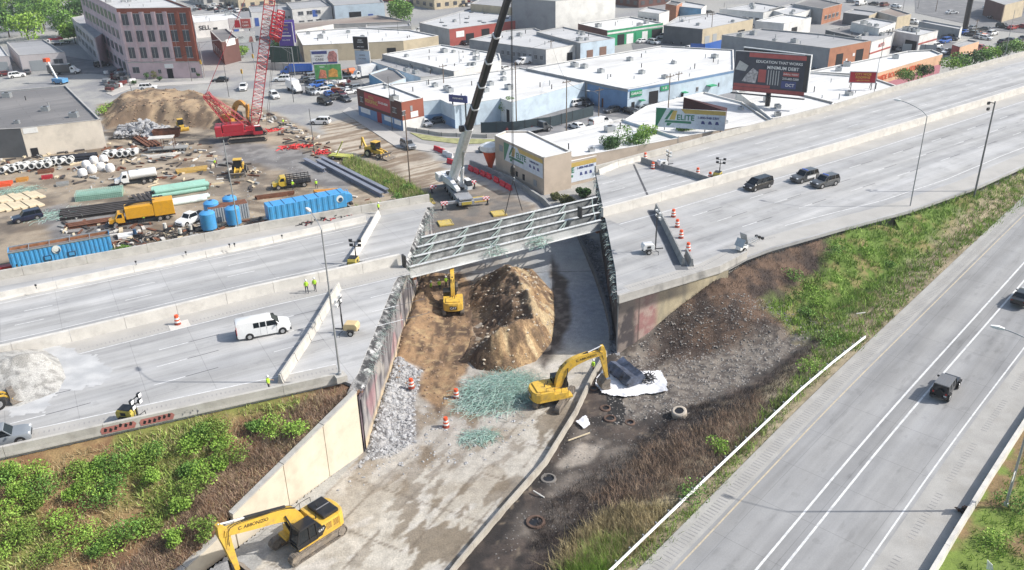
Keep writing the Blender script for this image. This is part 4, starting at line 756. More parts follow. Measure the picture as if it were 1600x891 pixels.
# the jeep on the ramp, built square
def jeep(label, loc, rz, col='black'):
 t = thing('offroad_car', label, 'jeep', loc, rz); pm = PAINTS[col]
 MB().side([(2.2, .55), (2.2, 1.02), (.75, 1.1), (.7, 1.12), (-2.1, 1.12), (-2.1, .5)], -.78, .78).build('body', pm, t, bevel=.05)
 MB().loft([[(.72, -.76, 1.1), (.72, .76, 1.1), (-2.05, .76, 1.1), (-2.05, -.76, 1.1)], [(.38, -.68, 1.78), (.38, .68, 1.78), (-1.95, .68, 1.78), (-1.95, -.68, 1.78)]]).build('windows', M_GLASS, t)
 r_ = MB().bx(-1.99, .42, -.71, .71, 1.76, 1.86)
 for i in range(5): r_.bx(-1.9, .3, -.5+i*.25-.02, -.5+i*.25+.02, 1.86, 1.885)
 r_.build('roof', paint('faded_roof', (.16, .165, .175), rough=.5) if col == 'black' else pm, t)
 pil = MB()
 for s in (-1, 1):
  for xb, xt in ((.72, .39), (-.15, -.2), (-1.0, -1.0), (-2.05, -1.95)): pil.beam((xb, s*.765, 1.1), (xt, s*.69, 1.78), .09, .04)
  f = MB().side([(2.15, .62), (2.2, .85), (1.9, 1.0), (1.25, 1.0), (1.0, .8), (1.1, .8), (1.3, .93), (1.85, .93), (2.05, .8), (2.05, .62)], s*.78, s*.96); f.build('fender', M_TRIM, t); MB().side([(-1.1, .6), (-1.2, .9), (-1.5, 1.0), (-2.0, .98), (-2.1, .8), (-2.0, .85), (-1.9, .92), (-1.45, .92), (-1.25, .8)], s*.78, s*.95).build('fender', M_TRIM, t)
  MB().box((.7, s*1.02, 1.25), (.1, .22, .2)).build('mirror', M_TRIM, t); MB().box((-2.12, s*.62, .95), (.06, .16, .22)).build('taillight', M_LAMPR, t); MB().tube((2.2, s*.5, .88), (2.26, s*.5, .88), .1).build('headlight', M_LAMPW, t)
 pil.build('pillars', pm, t); MB().bx(2.2, 2.45, -.75, .75, .5, .68).build('bumper', M_TRIM, t); MB().bx(-2.3, -2.1, -.75, .75, .45, .65).build('bumper', M_TRIM, t)
 MB().tube((-2.14, 0, 1.0), (-2.36, 0, 1.0), .39, n=16).build('spare_wheel', M_TYRE, t); MB().box((-2.15, -.55, .72), (.02, .3, .15)).build('number_plate', PAINTS['white'], t)
 for x in (1.55, -1.55):
  for s in (-1, 1): wheel(t, x, s*.80, .41, .27, s)
 return t
jz = G(1477, 607, 2.9); jeep('black square off-road car with a spare wheel on the back, driving up the ramp', (jz[0], jz[1], rz_(jz)+.012), ang(G2(1430, 650, 2.9), G2(1500, 560, 2.9)))
drum = [0]
def barrel(label, loc, tilt=0):
 t = thing('traffic_drum', label, 'traffic drum', loc, random.uniform(0, 3), group='orange and white traffic drums')
 MB().lathe([(.33, 0), (.33, .05), (.29, .06), (.285, .26)], n=16).build('rubber_base', mat('drum_base_red', (.32, .06, .035), .7), t)
 for i, (z0, z1, c) in enumerate(((.26, .42, M_WHITE), (.42, .58, M_ORANGE), (.58, .74, M_WHITE), (.74, .9, M_ORANGE))): r0_ = .285-.02*i; MB().lathe([(r0_, z0), (r0_-.015, z1-.005), (r0_-.02, z1)], n=16).build('band', c, t)
 MB().lathe([(.2, .9), (.19, 1.0), (.06, 1.0)], n=14).build('drum_top', M_ORANGE, t)
 t.scale = (1.12, 1.12, 1.18); return t
BR = [(278, 507, DZ, 'traffic drum alone by the median wall of the west highway'), (643, 606, .5, 'traffic drum up on the pale rubble by the left abutment'), (713, 622, 0, 'traffic drum on the brown track left of the green rebar'), (697, 667, 0, 'traffic drum on the dirty road, nearest to the camera in the underpass'),
      (1052, 339, DZ, 'first drum of the row beside the diagonal barrier, next to the median'), (1058, 355, DZ, 'second drum from the median in the row beside the diagonal barrier'), (1064, 372, DZ, 'third drum from the median in the row beside the diagonal barrier'), (1075, 392, DZ, 'last drum of the row beside the diagonal barrier, farthest from the median'),
      (1008, 249, DZ, 'drum lying close to the bent barriers and the white generator'), (1020, 264, DZ, 'drum on the broken-edge side of the dark barriers'), (1090, 273, DZ, 'drum behind the joint of the dark barriers'), (1109, 280, DZ, 'drum between the dark barriers and the yellow light tower')]
for px, py, z, lb in BR: barrel(lb, G(px, py, z))
def light_tower(label, loc, rz, col, mast=7.0, panel=M_WHITE, dark=False, lampm=None, folded=False, sc=1.):
 t = thing('light_tower', label, 'light tower', loc, rz, group='mobile light towers', sc=sc)
 MB().side([(-.95, .55), (.55, .55), (.62, 1.0), (.45, 1.35), (-.8, 1.38), (-.98, 1.1)], -.55, .55).build('generator_cabinet', col, t, bevel=.05)
 if dark: MB().bx(-.75, .45, -.50, .50, 1.36, 1.42).build('cabinet_lid', M_BLACK, t)
 MB().box((-.2, -.562, 1.0), (.5, .02, .3)).build('vent_panel', M_DKG, t); MB().bx(-1.0, 1.9, -.08, .08, .42, .52).build('drawbar', M_DKG, t)
 for s in (-1, 1):
  wheel(t, -.25, s*.68, .33, .2, s); MB().side([(-.7, .6), (-.6, .74), (.1, .74), (.2, .6)], s*.57, s*.80).build('mudguard', M_DKG, t); MB().beam((.7, 0, .45), (.9, s*1.1, .4), .05).beam((.9, s*1.1, .5), (.9, s*1.1, .02), .05).build('stabiliser', M_DKG, t)
 mx = .85; m_ = MB(); m_.box((mx, 0, .5+mast*.25), (.14, .14, mast*.5)).box((mx, 0, .5+mast*.6), (.10, .10, mast*.5)).box((mx, 0, .5+mast*.85), (.07, .07, mast*.35)); m_.build('mast', M_DKG, t)
 MB().box((mx, 0, .5+mast), (.08, 1.3, .08)).box((mx, 0, mast-.1), (.08, 1.1, .08)).build('lamp_bar', M_DKG, t)
 for i, (yy, zz) in enumerate(((-.6, mast+.62), (.6, mast+.62), (-.55, mast-.0), (.55, mast-.0))):
  l_ = MB().loft([[(mx+.02, yy-.17, zz-.15), (mx+.02, yy+.17, zz-.15), (mx+.02, yy+.17, zz+.15), (mx+.02, yy-.17, zz+.15)], [(mx+.28, yy-.24, zz-.24), (mx+.28, yy+.24, zz-.24), (mx+.28, yy+.24, zz+.16), (mx+.28, yy-.24, zz+.16)]]).build('flood_lamp', lampm or M_BLACK, t); MB().box((mx+.285, yy, zz-.04), (.01, .44, .36)).build('lamp_glass', M_LAMPW, l_)
 return t
M_TANP = paint('tan_generator', (.62, .47, .25)); M_YEL2 = paint('dull_yellow', (.50, .40, .08))
light_tower('white light tower on the broken end of the east highway', G(1014, 395, DZ), R(10), M_WHITE, 4.9, lampm=M_WHITE)
light_tower('tan light tower behind the diagonal barrier of the west highway', G(548, 521, DZ), R(170), M_TANP, 3.6, lampm=M_WHITE)
light_tower('black and yellow light tower on the shoulder above the graffiti', G(204, 657, DZ), R(-10), M_YEL2, 1.9, dark=True)
light_tower('yellow light tower at the top end of the diagonal barrier, near the two workers', G(554, 417, DZ), R(80), M_YEL2, 2.6, dark=True)
light_tower('yellow light tower behind the dark barriers of the east highway', G(1121, 281, DZ), R(60), M_YEL2, 2.6, dark=True)
gw = light_tower('white generator tower under the utility pole beside the bent barriers', G(1036, 262, DZ), R(20), M_WHITE, 2.0, lampm=M_WHITE)
t = thing('solar_message_trailer', 'folded solar light trailer on the shoulder near the scorched bank', 'trailer', G(1160, 392, DZ), R(35))
MB().bx(-.9, .6, -.4, .4, .35, .8).build('cabinet', M_WHITE, t); MB().box((-.6, 0, 1.3), (.06, 1.4, 1.1), ry=.5).build('solar_panel', M_STEEL, t); MB().box((.1, 0, 1.7), (.06, 1.1, 1.7), ry=-.35).build('solar_panel', M_STEEL, t)
mb = MB()
for i in range(6): mb.beam((.4+i*.42, -.25, .8+i*.03), (.4+(i+1)*.42, .25, 1.1+i*.03), .04).beam((.4+i*.42, .25, 1.1), (.4+(i+1)*.42, -.25, .8), .04)
mb.beam((.4, -.25, .8), (3.1, -.25, .95), .05).beam((.4, .25, 1.1), (3.1, .25, 1.2), .05).build('folded_mast', M_STEEL, t);
for y_ in (-.5, .0, .5): MB().box((3.2, y_, 1.1), (.3, .3, .3)).build('flood_lamp', M_DKG, t)
for s in (-1, 1): wheel(t, -.2, s*.5, .3, .18, s)
def tbar(P, z, labels, m, n, h=.85, group='temporary barriers'):
 L = plen(P)/n
 for i in range(n):
  Q = sub(P, i*L+.05, (i+1)*L-.05); a, b = Q[0], Q[-1]; rz = ang(a, b); l_ = math.hypot(b[0]-a[0], b[1]-a[1]); pr = prof(h, .3, .1)
  MB().loft([[(x, u, v) for u, v in pr] for x in (0, l_)]).build('barrier_block', m, label=labels % ['first', 'second', 'third', 'fourth', 'fifth', 'sixth', 'seventh', 'eighth'][i], cat='barrier', group=group, loc=(a[0], a[1], z), rz=rz)
tbar([G2(438, 600, DZ), G2(482, 534, DZ), G2(530, 452, DZ)], DZ, '%s barrier block from the parapet in the diagonal row across the west lanes', M_CONC, 5, 1.0)
tbar([G2(549, 410, DZ), G2(570, 378, DZ), G2(592, 338, DZ)], DZ, '%s white barrier block from the median in the row towards the yard', M_CONCW, 3, 1.0)
M_DKB = mat('shaded_barrier', (.26, .26, .255), .85, var=.12, dirt=(.16, .16, .16), ds=.7, damt=.5)  # dark grey concrete with darker patches, for one barrier row
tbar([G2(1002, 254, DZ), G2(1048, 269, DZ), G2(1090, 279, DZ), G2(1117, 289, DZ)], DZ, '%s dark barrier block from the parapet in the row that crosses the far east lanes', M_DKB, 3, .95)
tbar([G2(935, 273, DZ), G2(967, 260, DZ), G2(1000, 251, DZ)], DZ, '%s white barrier block from the broken edge in the slanting pair by the parapet', M_CONCW, 2, .9)
tbar([G2(1025, 328, DZ), G2(1047, 372, DZ), G2(1068, 415, DZ)], DZ, '%s barrier block from the median in the diagonal row across the near east lanes', M_CONCG, 3, 1.05)
tbar([G2(1072, 400, DZ), G2(1081, 417, DZ)], DZ, '%s short barrier block at the parapet end of the diagonal row', M_CONCG, 1, 1.05)
strip([G2(1019, 330, DZ), G2(1044, 375, DZ), G2(1066, 422, DZ)], 1.6, DZ+.006, 'relief_joint_paving', mat('fresh_asphalt', (.14, .145, .155), .9, var=.15), kind='structure')
strip([G2(990, 257, DZ), G2(1014, 310, DZ)], .35, DZ+.007, 'expansion_joint', mat('joint_rubber', (.08, .08, .085), .8), kind='structure')
def limb(mb, pts, w, y0, y1, mi=0):
 """box-section arm drawn through (x,z) points with a depth at each"""
 P = [(p[0], p[1]) for p in pts]; up = []; dn = []
 for i, p in enumerate(P):
  a = P[max(i-1, 0)]; b = P[min(i+1, len(P)-1)]; L = math.hypot(b[0]-a[0], b[1]-a[1]); nx, nz = -(b[1]-a[1])/L, (b[0]-a[0])/L; up.append((p[0]+nx*w[i]/2, p[1]+nz*w[i]/2)); dn.append((p[0]-nx*w[i]/2, p[1]-nz*w[i]/2))
 for i in range(len(P)-1): mb.side([up[i], up[i+1], dn[i+1], dn[i]], y0, y1, mi)
 return mb
def curve_pts(P, n=5):
 """smoothed polyline"""
 out = []
 for i in range(len(P)-1):
  p0 = P[max(i-1, 0)]; p1 = P[i]; p2 = P[i+1]; p3 = P[min(i+2, len(P)-1)]
  for k in range(n): t = k/n; out.append(tuple(.5*((2*p1[j])+(-p0[j]+p2[j])*t+(2*p0[j]-5*p1[j]+4*p2[j]-p3[j])*t*t+(-p0[j]+3*p1[j]-3*p2[j]+p3[j])*t**3) for j in range(len(p1))))
 out.append(tuple(P[-1])); return out
M_MUDSTEEL = mat('muddy_track_steel', (.22, .19, .16), .8, .2, var=.3, vs=2, grain=.3, dirt=(.32, .26, .19), ds=1.5, damt=.7)
def excavator(label, c, rt, ru, sc=1., col=None, boom=None, stick=None, bucket='bucket', black_hood=False, name_text=None, logo='CAT', logo_at='side', rail=True, cab_y=1):
 col = col or M_YEL; t = thing('excavator', label, 'excavator', c, rt, sc=sc); T = Matrix.Rotation(ru-rt, 4, 'Z')
 def U(): m = MB(); m.T = T; return m
 for s in (-1, 1):      # crawler: shoes round a stadium
  y0, y1 = s*1.15, s*1.75; fr = MB().side([(2.3, .3), (2.5, .55), (2.2, .82), (-2.2, .82), (-2.5, .55), (-2.3, .3)], s*1.25, s*1.65); f = fr.build('track_frame', M_MUDSTEEL, t)
  tr = MB(); r = .48; hlx = 2.35; per = 4*hlx+2*PI*r; n = 50
  for i in range(n):
   d = per*i/n
   if d < 2*hlx: x, z, a = -hlx+d, 2*r, 0
   elif d < 2*hlx+PI*r: th = (d-2*hlx)/r; x, z, a = hlx+r*math.sin(th), r+r*math.cos(th), th
   elif d < 4*hlx+PI*r: x, z, a = hlx-(d-2*hlx-PI*r), 0, PI
   else: th = (d-4*hlx-PI*r)/r; x, z, a = -hlx-r*math.sin(th), r-r*math.cos(th), PI+th
   tr.box((x, (y0+y1)/2, z+.04), (per/n*.92, .6, .06), ry=a); tr.box((x, (y0+y1)/2, z+.04), (.04, .6, .13), ry=a)
  tr.build('track', M_MUDSTEEL, t)
  for x in (-hlx, hlx): MB().tube((x, s*1.2, .52), (x, s*1.7, .52), .4, n=12).build('sprocket', M_MUDSTEEL, f)
 MB().lathe([(1.0, .6), (1.0, 1.05)], n=20).build('turntable', M_DKG, t); MB().bx(-1.2, 1.2, -1.2, 1.2, .45, .8).build('undercarriage', M_DKG, t)
 # house
 U().prism([(1.9, -1.55), (1.9, -.35), (.9, -.35), (.9, .35), (1.9, .35), (1.9, 1.55), (-2.4, 1.6), (-2.75, 1.35), (-3.0, .6), (-3.0, -.6), (-2.75, -1.35), (-2.4, -1.6)], 1.05, 1.3).build('deck_frame', col, t)
 cw = U(); cw.prism([(-2.3, 1.62), (-2.8, 1.42), (-3.15, .8), (-3.25, 0), (-3.15, -.8), (-2.8, -1.42), (-2.3, -1.62)], 1.0, 2.2); cw.prism([(-2.3, 1.55), (-2.75, 1.36), (-3.08, .8), (-3.16, 0), (-3.08, -.8), (-2.75, -1.36), (-2.3, -1.55)], 2.2, 2.34); cwo = cw.build('counterweight', col, t, bevel=.05)
 eng = U(); eng.prism([(-2.3, -1.58), (-2.3, 1.58), (-.5, 1.58), (-.5, -1.58)], 1.3, 2.35); eng.build('engine_body', col, t, bevel=.05)
 hd = U(); hd.prism([(-2.6, -1.2), (-2.6, 1.2), (-1.0, 1.2), (-1.0, -1.2)], 2.352, 2.70 if black_hood else 2.5); hd.build('engine_hood', M_BLACK if black_hood else col, t, bevel=.08)
 if black_hood:
  U().bx(-2.5, -1.1, -.04, .04, 2.7, 2.74).build('hood_rib', M_GREY, t); U().bx(-2.55, -1.05, -1.22, -1.17, 2.6, 2.68).build('hood_rail', M_STEEL, t)
  for k_ in range(2):
   for j in range(5):
    for s in (1, -1): U().box((-1.95+k_*.75, s*1.585, 1.62+j*.13), (.55, .012, .06)).build('vent_slot', M_RUST, t)
 U().prism([(-.5, -1.58), (-.5, -.5), (1.4, -.5), (1.4, -1.5), (.9, -1.58)], 1.3, 1.95).build('fuel_tank', col, t, bevel=.04); U().prism([(-.5, -.45), (-.5, .45), (.55, .45), (.55, -.45)], 1.3, 2.1).build('pump_housing', col, t, bevel=.04)
 for k_ in range(3): U().tube((-.7-.35*k_, .5-.4*k_, 2.3), (-.7-.35*k_, .5-.4*k_, 2.72+.1*k_), .06, n=6).build('exhaust_pipe', M_DKG, t)
 # cab on the left
 cy0, cy1 = cab_y*.45, cab_y*1.55; prof_ = [(.0, 1.3), (1.95, 1.3), (2.0, 1.75), (1.65, 3.0), (.05, 3.0)]
 U().side([(x*.985+.01, z if z < 2.9 else z-.02) for x, z in prof_], cy0+cab_y*.03, cy1-cab_y*.03).build('cab_glass', M_GLASS, t)
 fr = U()
 for y_ in (cy0, cy1):
  for i in range(5): a, b = prof_[i], prof_[(i+1) % 5]; fr.beam((a[0], y_, a[1]), (b[0], y_, b[1]), .10)
  fr.beam((.75, y_, 1.3), (.75, y_, 3.0), .09); fr.side([(0, 1.3), (1.95, 1.3), (1.97, 1.6), (0, 1.75)], y_-.02, y_+.02)
 for p in prof_: fr.beam((p[0], cy0, p[1]), (p[0], cy1, p[1]), .10)
 fr.build('cab_frame', M_BLACK, t); U().side([(-.05, 3.0), (1.68, 3.0), (1.6, 3.1), (.0, 3.1)], cy0-cab_y*.04, cy1+cab_y*.04).build('cab_roof', M_BLACK, t, bevel=.03)
 U().prism([(-.5, cab_y*1.58), (-.5, cab_y*.5), (-.05, cab_y*.5), (-.05, cab_y*1.58)], 1.3, 2.3).build('side_box', M_BLACK if black_hood else col, t)
 if rail:
  r_ = U()
  for a, b in (((1.35, -1.5, 1.95), (1.35, -1.5, 2.7)), ((.4, -1.52, 1.95), (.4, -1.52, 2.7)), ((-.5, -1.52, 2.3), (-.5, -1.52, 3.0)), ((1.35, -1.5, 2.7), (.4, -1.52, 2.7)), ((.4, -1.52, 2.7), (-.5, -1.52, 3.0)), ((-.5, -1.52, 3.0), (-1.6, -1.5, 3.0)), ((-1.6, -1.5, 3.0), (-1.6, -1.5, 2.5))): r_.tube(a, b, .025, n=5)
  r_.build('handrail', M_BLACK, t)
 # front work gear
 B = boom; bp = curve_pts(B, 5); n = len(bp); w = [(.50+.62*math.sin(PI*min(1, (i/(n-1))*.9+.12))) for i in range(n)]; bo = U(); limb(bo, bp, w, -.32, .32); bo = bo.build('boom', col, t)
 tip = B[-1]; S_ = stick; L = math.hypot(S_[1][0]-S_[0][0], S_[1][1]-S_[0][1]); dx, dz = (S_[1][0]-S_[0][0])/L, (S_[1][1]-S_[0][1])/L; hx, hz = tip[0]-dx*.95-dz*.15, tip[1]-dz*.95+dx*.15
 stp = [(hx, hz), (tip[0], tip[1]), (tip[0]+dx*1.2, tip[1]+dz*1.2), S_[1]]; st = U(); limb(st, stp, [.35, .95, .72, .38], -.24, .24); st.build('stick', col, t, bevel=.02)
 m_ = bp[int(n*.42)]; bc = U()
 for s in (-1, 1): bc.tube((1.15, s*.48, 1.35), (1.15+(m_[0]-1.15)*.6, s*.48, 1.35+(m_[1]-1.35)*.6), .13, n=8).tube((1.15+(m_[0]-1.15)*.6, s*.48, 1.35+(m_[1]-1.35)*.6), (m_[0], s*.42, m_[1]), .07, n=8)
 bc.build('boom_cylinder', M_DKG, t)
 k1 = bp[int(n*.38)]; sc_ = U(); a = (k1[0], 0, k1[1]+.72); e = (hx, 0, hz); mid = lerp3(a, e, .62); sc_.tube(a, mid, .15, n=8); sc_.build('stick_cylinder', M_BLACK, t); U().tube(mid, e, .075, n=8).build('cylinder_rod', M_LAMPW, t)
 hz_ = U()
 for s in (-.2, .1, .25): hz_.path(curve_pts([(k1[0]-.8, s, k1[1]+.2), (k1[0]+.3, s, k1[1]+.78), ((k1[0]+tip[0])/2, s, (k1[1]+tip[1])/2+.7), (tip[0]-.5, s*1.6, tip[1]+.35), (tip[0]+dx*1., s*1.5+.1, tip[1]-.6+dz*.6)], 4), .035, 4)
 hz_.build('hydraulic_hose', M_TYRE, t)
 e = S_[1];
 if bucket == 'bucket':
  b = U(); P = [(e[0]+.25, e[1]+.1), (e[0]-.35, e[1]+.15), (e[0]-.95, e[1]-.5), (e[0]-1.0, e[1]-1.1), (e[0]-.5, e[1]-1.45), (e[0]+.2, e[1]-1.35)]
  for y_ in (-.8, .74): b.side(P, y_, y_+.06)
  for i in range(1, 5): p, q = P[i], P[i+1]; b.side([p, q, (q[0]+.04, q[1]+.06), (p[0]+.04, p[1]+.06)], -.8, .8)
  for k_ in range(5): b.side([(P[5][0], P[5][1]), (P[5][0]+.3, P[5][1]+.05), (P[5][0], P[5][1]+.1)], -.75+k_*.34, -.61+k_*.34)
  b.build('bucket', M_MUDSTEEL, t)
 else:
  b = U()
  for s in (-1, 1):
   for f_ in (-.3, 0, .3): b.path(curve_pts([(e[0], f_, e[1]), (e[0]+s*.75, f_, e[1]-.3), (e[0]+s*.8, f_, e[1]-.9), (e[0]+s*.25, f_, e[1]-1.3)], 4), .09, 5)
  b.lathe([(.3, -.3), (.36, 0), (.3, .3)], (e[0], 0, e[1])).build('grapple', M_DKG, t)
 lk = U().beam((S_[1][0]-dx*1.1+.3, -.2, S_[1][1]-dz*1.1), (e[0]+.35, -.2, e[1]+.05), .12).beam((S_[1][0]-dx*1.1+.3, .2, S_[1][1]-dz*1.1), (e[0]+.35, .2, e[1]+.05), .12).build('link', M_DKG, t)
 a_ = ru-rt; cs, sn = math.cos(a_), math.sin(a_)
 def at(x, y, z): return (x*cs-y*sn, x*sn+y*cs, z)
 if name_text:
  p = bp[int(n*.60)]; q = bp[-2]; ta = math.atan2(q[1]-p[1], q[0]-p[0])
  for s in (1, -1):
   cx, cz = (p[0]+q[0])/2-.4, (p[1]+q[1])/2+.0
   rot = Matrix.Rotation(a_, 4, 'Z') @ (Matrix.Rotation(PI/2, 4, 'X') @ Matrix.Rotation(ta, 4, 'Z') if s < 0 else Matrix.Rotation(PI, 4, 'Z') @ Matrix.Rotation(PI/2, 4, 'X') @ Matrix.Rotation(-ta, 4, 'Z'))
   text(name_text, 'lettering', M_BLACK, bo, at(cx, s*.328, cz), rot.to_euler(), .42, .002, bold=True)
 if logo:
  if logo_at == 'rear':
   U().box((-3.262, 0, 1.62), (.012, 1.15, .62)).build('logo_plate', M_BLACK, t); text(logo, 'lettering', M_WHITE, t, at(-3.272, 0, 1.62), (PI/2, 0, a_-PI/2), .52, .003, bold=True)
   U().box((-3.262, 0, 1.42), (.02, .3, .06)).build('logo_bar', M_YEL, t)
  else:
   for s in (1, -1): U().side([(-.5, 1.42), (.0, 1.42), (.0, 2.28), (-.75, 2.28), (-.9, 1.9)], s*1.59, s*1.602).build('logo_plate', M_BLACK, t); text(logo, 'lettering', M_WHITE, t, at(-.42, s*1.606, 1.9), (PI/2, 0, a_+(PI if s > 0 else 0)), .30, .002, bold=True)
 return t
BC = (-18.12, 57.44, 0); e0 = excavator('large yellow excavator with black hood reaching its boom over the tan wall', BC, R(-133), R(-133), 1.0, boom=[(.4, 2.1), (1.2, 3.75), (2.7, 4.55), (4.8, 5.15), (7.25, 5.85)], stick=[(7.25, 5.85), (6.75, 1.7)], black_hood=True, name_text='C. ABBONIZIO')
e1 = excavator('yellow excavator clawing at the burnt wreck beside the white sheet', (4.3, 78.5, 0), R(65.5), R(17), .87, boom=[(.4, 2.0), (1.0, 3.8), (2.2, 5.0), (4.2, 5.6), (6.3, 5.75)], stick=[(6.3, 5.75), (7.0, 2.0)], name_text='C. ABBONIZIO', logo_at='rear')
e2 = excavator('small yellow excavator seen from behind in the brown pit', (-7.8, 101.0, .12), R(92), R(93), .80, boom=[(.4, 2.0), (1.0, 3.6), (2.3, 4.8), (4.0, 5.2), (6.0, 4.8)], stick=[(6.0, 4.8), (6.7, 1.6)], logo_at='rear', rail=False)
M_ORM = paint('machine_orange', (.55, .26, .05)); mp_ = G(365, 195, .5)
excavator('weathered yellow excavator parked on the soil mound beside the red crane', (mp_[0], mp_[1], .4), R(150), R(-35), 1.0, col=M_ORM, boom=[(.4, 2.0), (1.0, 3.6), (2.3, 5.2), (4.0, 5.9), (6.0, 4.8)], stick=[(6.0, 4.8), (5.3, 1.6)], logo=None, rail=False)
CR = G(716, 309, 0); crz = R(-66); ct = thing('mobile_crane', 'white truck crane with a long black telescopic boom set up behind the girders', 'crane', (CR[0], CR[1], 0), R(-74))
M_CW = paint('crane_white', (.74, .75, .76)); M_CG = paint('crane_grey', (.30, .31, .33))
MB().side([(6.6, .9), (6.6, 1.5), (5.0, 1.75), (-6.5, 1.75), (-6.5, .9)], -1.35, 1.35).build('carrier', M_CG, ct, bevel=.05); MB().box((6.62, 0, 1.2), (.08, 1.8, .5)).build('front_plate', M_YEL2, ct); MB().bx(5.2, 6.55, -1.2, 1.2, 1.76, 1.95).build('front_deck', M_CG, ct)
for i in range(6):
 for s in (-1, 1): wheel(ct, -5.4+i*1.9, s*1.12, .62, .42, s)
chk = bpy.data.materials.new('red_white_chevrons'); chk.use_nodes = True; n_ = chk.node_tree.nodes; ck = n_.new('ShaderNodeTexChecker'); ck.inputs['Scale'].default_value = 3.2; ck.inputs[1].default_value = (.55, .03, .04, 1); ck.inputs[2].default_value = (.8, .8, .8, 1); tc = n_.new('ShaderNodeTexCoord'); chk.node_tree.links.new(tc.outputs['Object'], ck.inputs[0]); chk.node_tree.links.new(ck.outputs[0], n_['Principled BSDF'].inputs['Base Color'])
for i, (x, s) in enumerate(((5.4, 1), (5.4, -1), (-3.8, 1), (-3.8, -1))):
 MB().bx(x-.25, x+.25, s*1.3, s*4.2, 1.05, 1.45).build('outrigger_beam', M_CG, ct); MB().bx(x-.30, x+.30, s*3.1, s*4.3, 1.0, 1.5).build('outrigger_end', chk, ct); MB().tube((x, s*4.0, .2), (x, s*4.0, 1.2), .13).lathe([(.35, .18), (.12, .34)], (x, s*4.0, 0)).build('outrigger_jack', M_DKG, ct)
T_ = Matrix.Rotation(crz-R(-74), 4, 'Z')
def UC(): m = MB(); m.T = T_; return m
UC().lathe([(1.25, 1.75), (1.25, 2.1)], n=20).build('slew_ring', M_DKG, ct)
UC().side([(2.6, 2.1), (2.6, 2.6), (-.5, 3.3), (-4.4, 3.3), (-4.4, 2.1)], -1.3, -.5).side([(1.0, 2.1), (1.0, 2.8), (-4.4, 3.3), (-4.4, 2.1)], .5, 1.2).build('superstructure', M_CW, ct, bevel=.06)
for k_ in range(4): UC().bx(-6.2, -4.4, -2.0+k_*1.0+.02, -1.0+k_*1.0-.02, 1.9, 3.3).build('counterweight', M_CW, ct, bevel=.05)
UC().side([(1.2, 2.1), (2.9, 2.1), (3.0, 3.0), (2.4, 3.9), (1.2, 3.9)], .75, 1.65).build('crane_cab', M_CW, ct, bevel=.06); UC().side([(1.5, 2.9), (3.02, 2.9), (3.02, 3.05), (2.5, 3.75), (1.5, 3.75)], .735, 1.665).build('windows', M_GLASS, ct)
UC().tube((-3.2, -.45, 3.4), (-3.2, .45, 3.4), .55, n=16).tube((-4.3, -.4, 3.3), (-4.3, .4, 3.3), .45, n=16).build('winch', M_DKG, ct)
tipw = Vector(G(803, 332, 6.5));
mw = Matrix.Translation(Vector((CR[0], CR[1], 0))) @ Matrix.Rotation(R(-74), 4, 'Z'); foot = Vector((CR[0]-.9, CR[1]+1.8, 3.0)); TZ = 38.2; tip = Vector((tipw.x+.3, tipw.y, TZ)); inv = mw.inverted()
def CL(v): return inv @ v
fd = (tip-foot); fL = fd.length; q_ = fd.to_track_quat('Z', 'Y')
def bsec(d0, d1, w, h, name, m):
 a = foot+fd.normalized()*d0; b = foot+fd.normalized()*d1; rr = []
 for c_ in (a, b): rr.append([tuple(CL(c_+side_*x*w/2+upv*z*h/2)) for x, z in ((-1, -.7), (-.6, -1), (.6, -1), (1, -.7), (1, .8), (.8, 1), (-.8, 1), (-1, .8))])
 return MB().loft(rr).build(name, m, ct)
side_ = fd.cross(Vector((0, 0, 1))).normalized(); upv = side_.cross(fd).normalized()
bsec(-1.2, 15.2, 1.35, 1.55, 'boom_base', M_CW)
M_BB = mat('boom_black', (.012, .013, .016), .4, var=.1)
for i, (a, b, w) in enumerate(((15.2, 20.6, 1.15), (20.6, 26, 1.05), (26, 31.4, .96), (31.4, 36.8, .88), (36.8, fL, .8))): bsec(a, b, w, w*1.15, 'boom_section', M_BB); bsec(a-.15, a+.12, w+.22, (w+.22)*1.12, 'boom_collar', M_CW)
a = foot+fd.normalized()*9.5-upv*.8; b = Vector((CR[0]+.7, CR[1]-.5, 2.4)); MB().tube(CL(b), CL(b.lerp(a, .55)), .30, n=12).build('luffing_cylinder', M_CW, ct); MB().tube(CL(b.lerp(a, .55)), CL(a), .19, n=10).build('cylinder_rod', M_STEEL, ct)
mb = MB()
for i in range(10): p = foot+fd.normalized()*(5+i*.95)+upv*.95-side_*.9; mb.beam(CL(p), CL(p+fd.normalized()*1.1+side_*.3*(1 if i % 2 else -1)), .10); mb.beam(CL(p+upv*.5), CL(p+fd.normalized()*1.1), .07)
mb.beam(CL(foot+fd.normalized()*5.5+upv*.95-side_*1.1), CL(foot+fd.normalized()*14.8+upv*.95-side_*1.1), .12); mb.beam(CL(foot+fd.normalized()*5.5+upv*1.4-side_*.9), CL(foot+fd.normalized()*14.8+upv*1.3-side_*.9), .12); mb.build('folded_jib', M_CW, ct)
MB().tube(CL(foot+fd.normalized()*14.8+upv*.2+side_*.8), CL(foot+fd.normalized()*14.8+upv*.2+side_*1.4), .55, n=12).build('hose_reel', M_DKG, ct)
MB().tube((CL(tip)), CL(tip+Vector((.6, -.5, -.6))), .4).build('boom_head', M_CW, ct)
hk = thing('hook_block', 'black crane hook block hanging in front of the sandy sign-covered building', 'hook block', (tipw.x, tipw.y, 12.9)); MB().lathe([(.1, -.9), (.35, -.6), (.42, 0), (.35, .6), (.15, .9)], n=12).build('block_body', M_BLACK, hk);
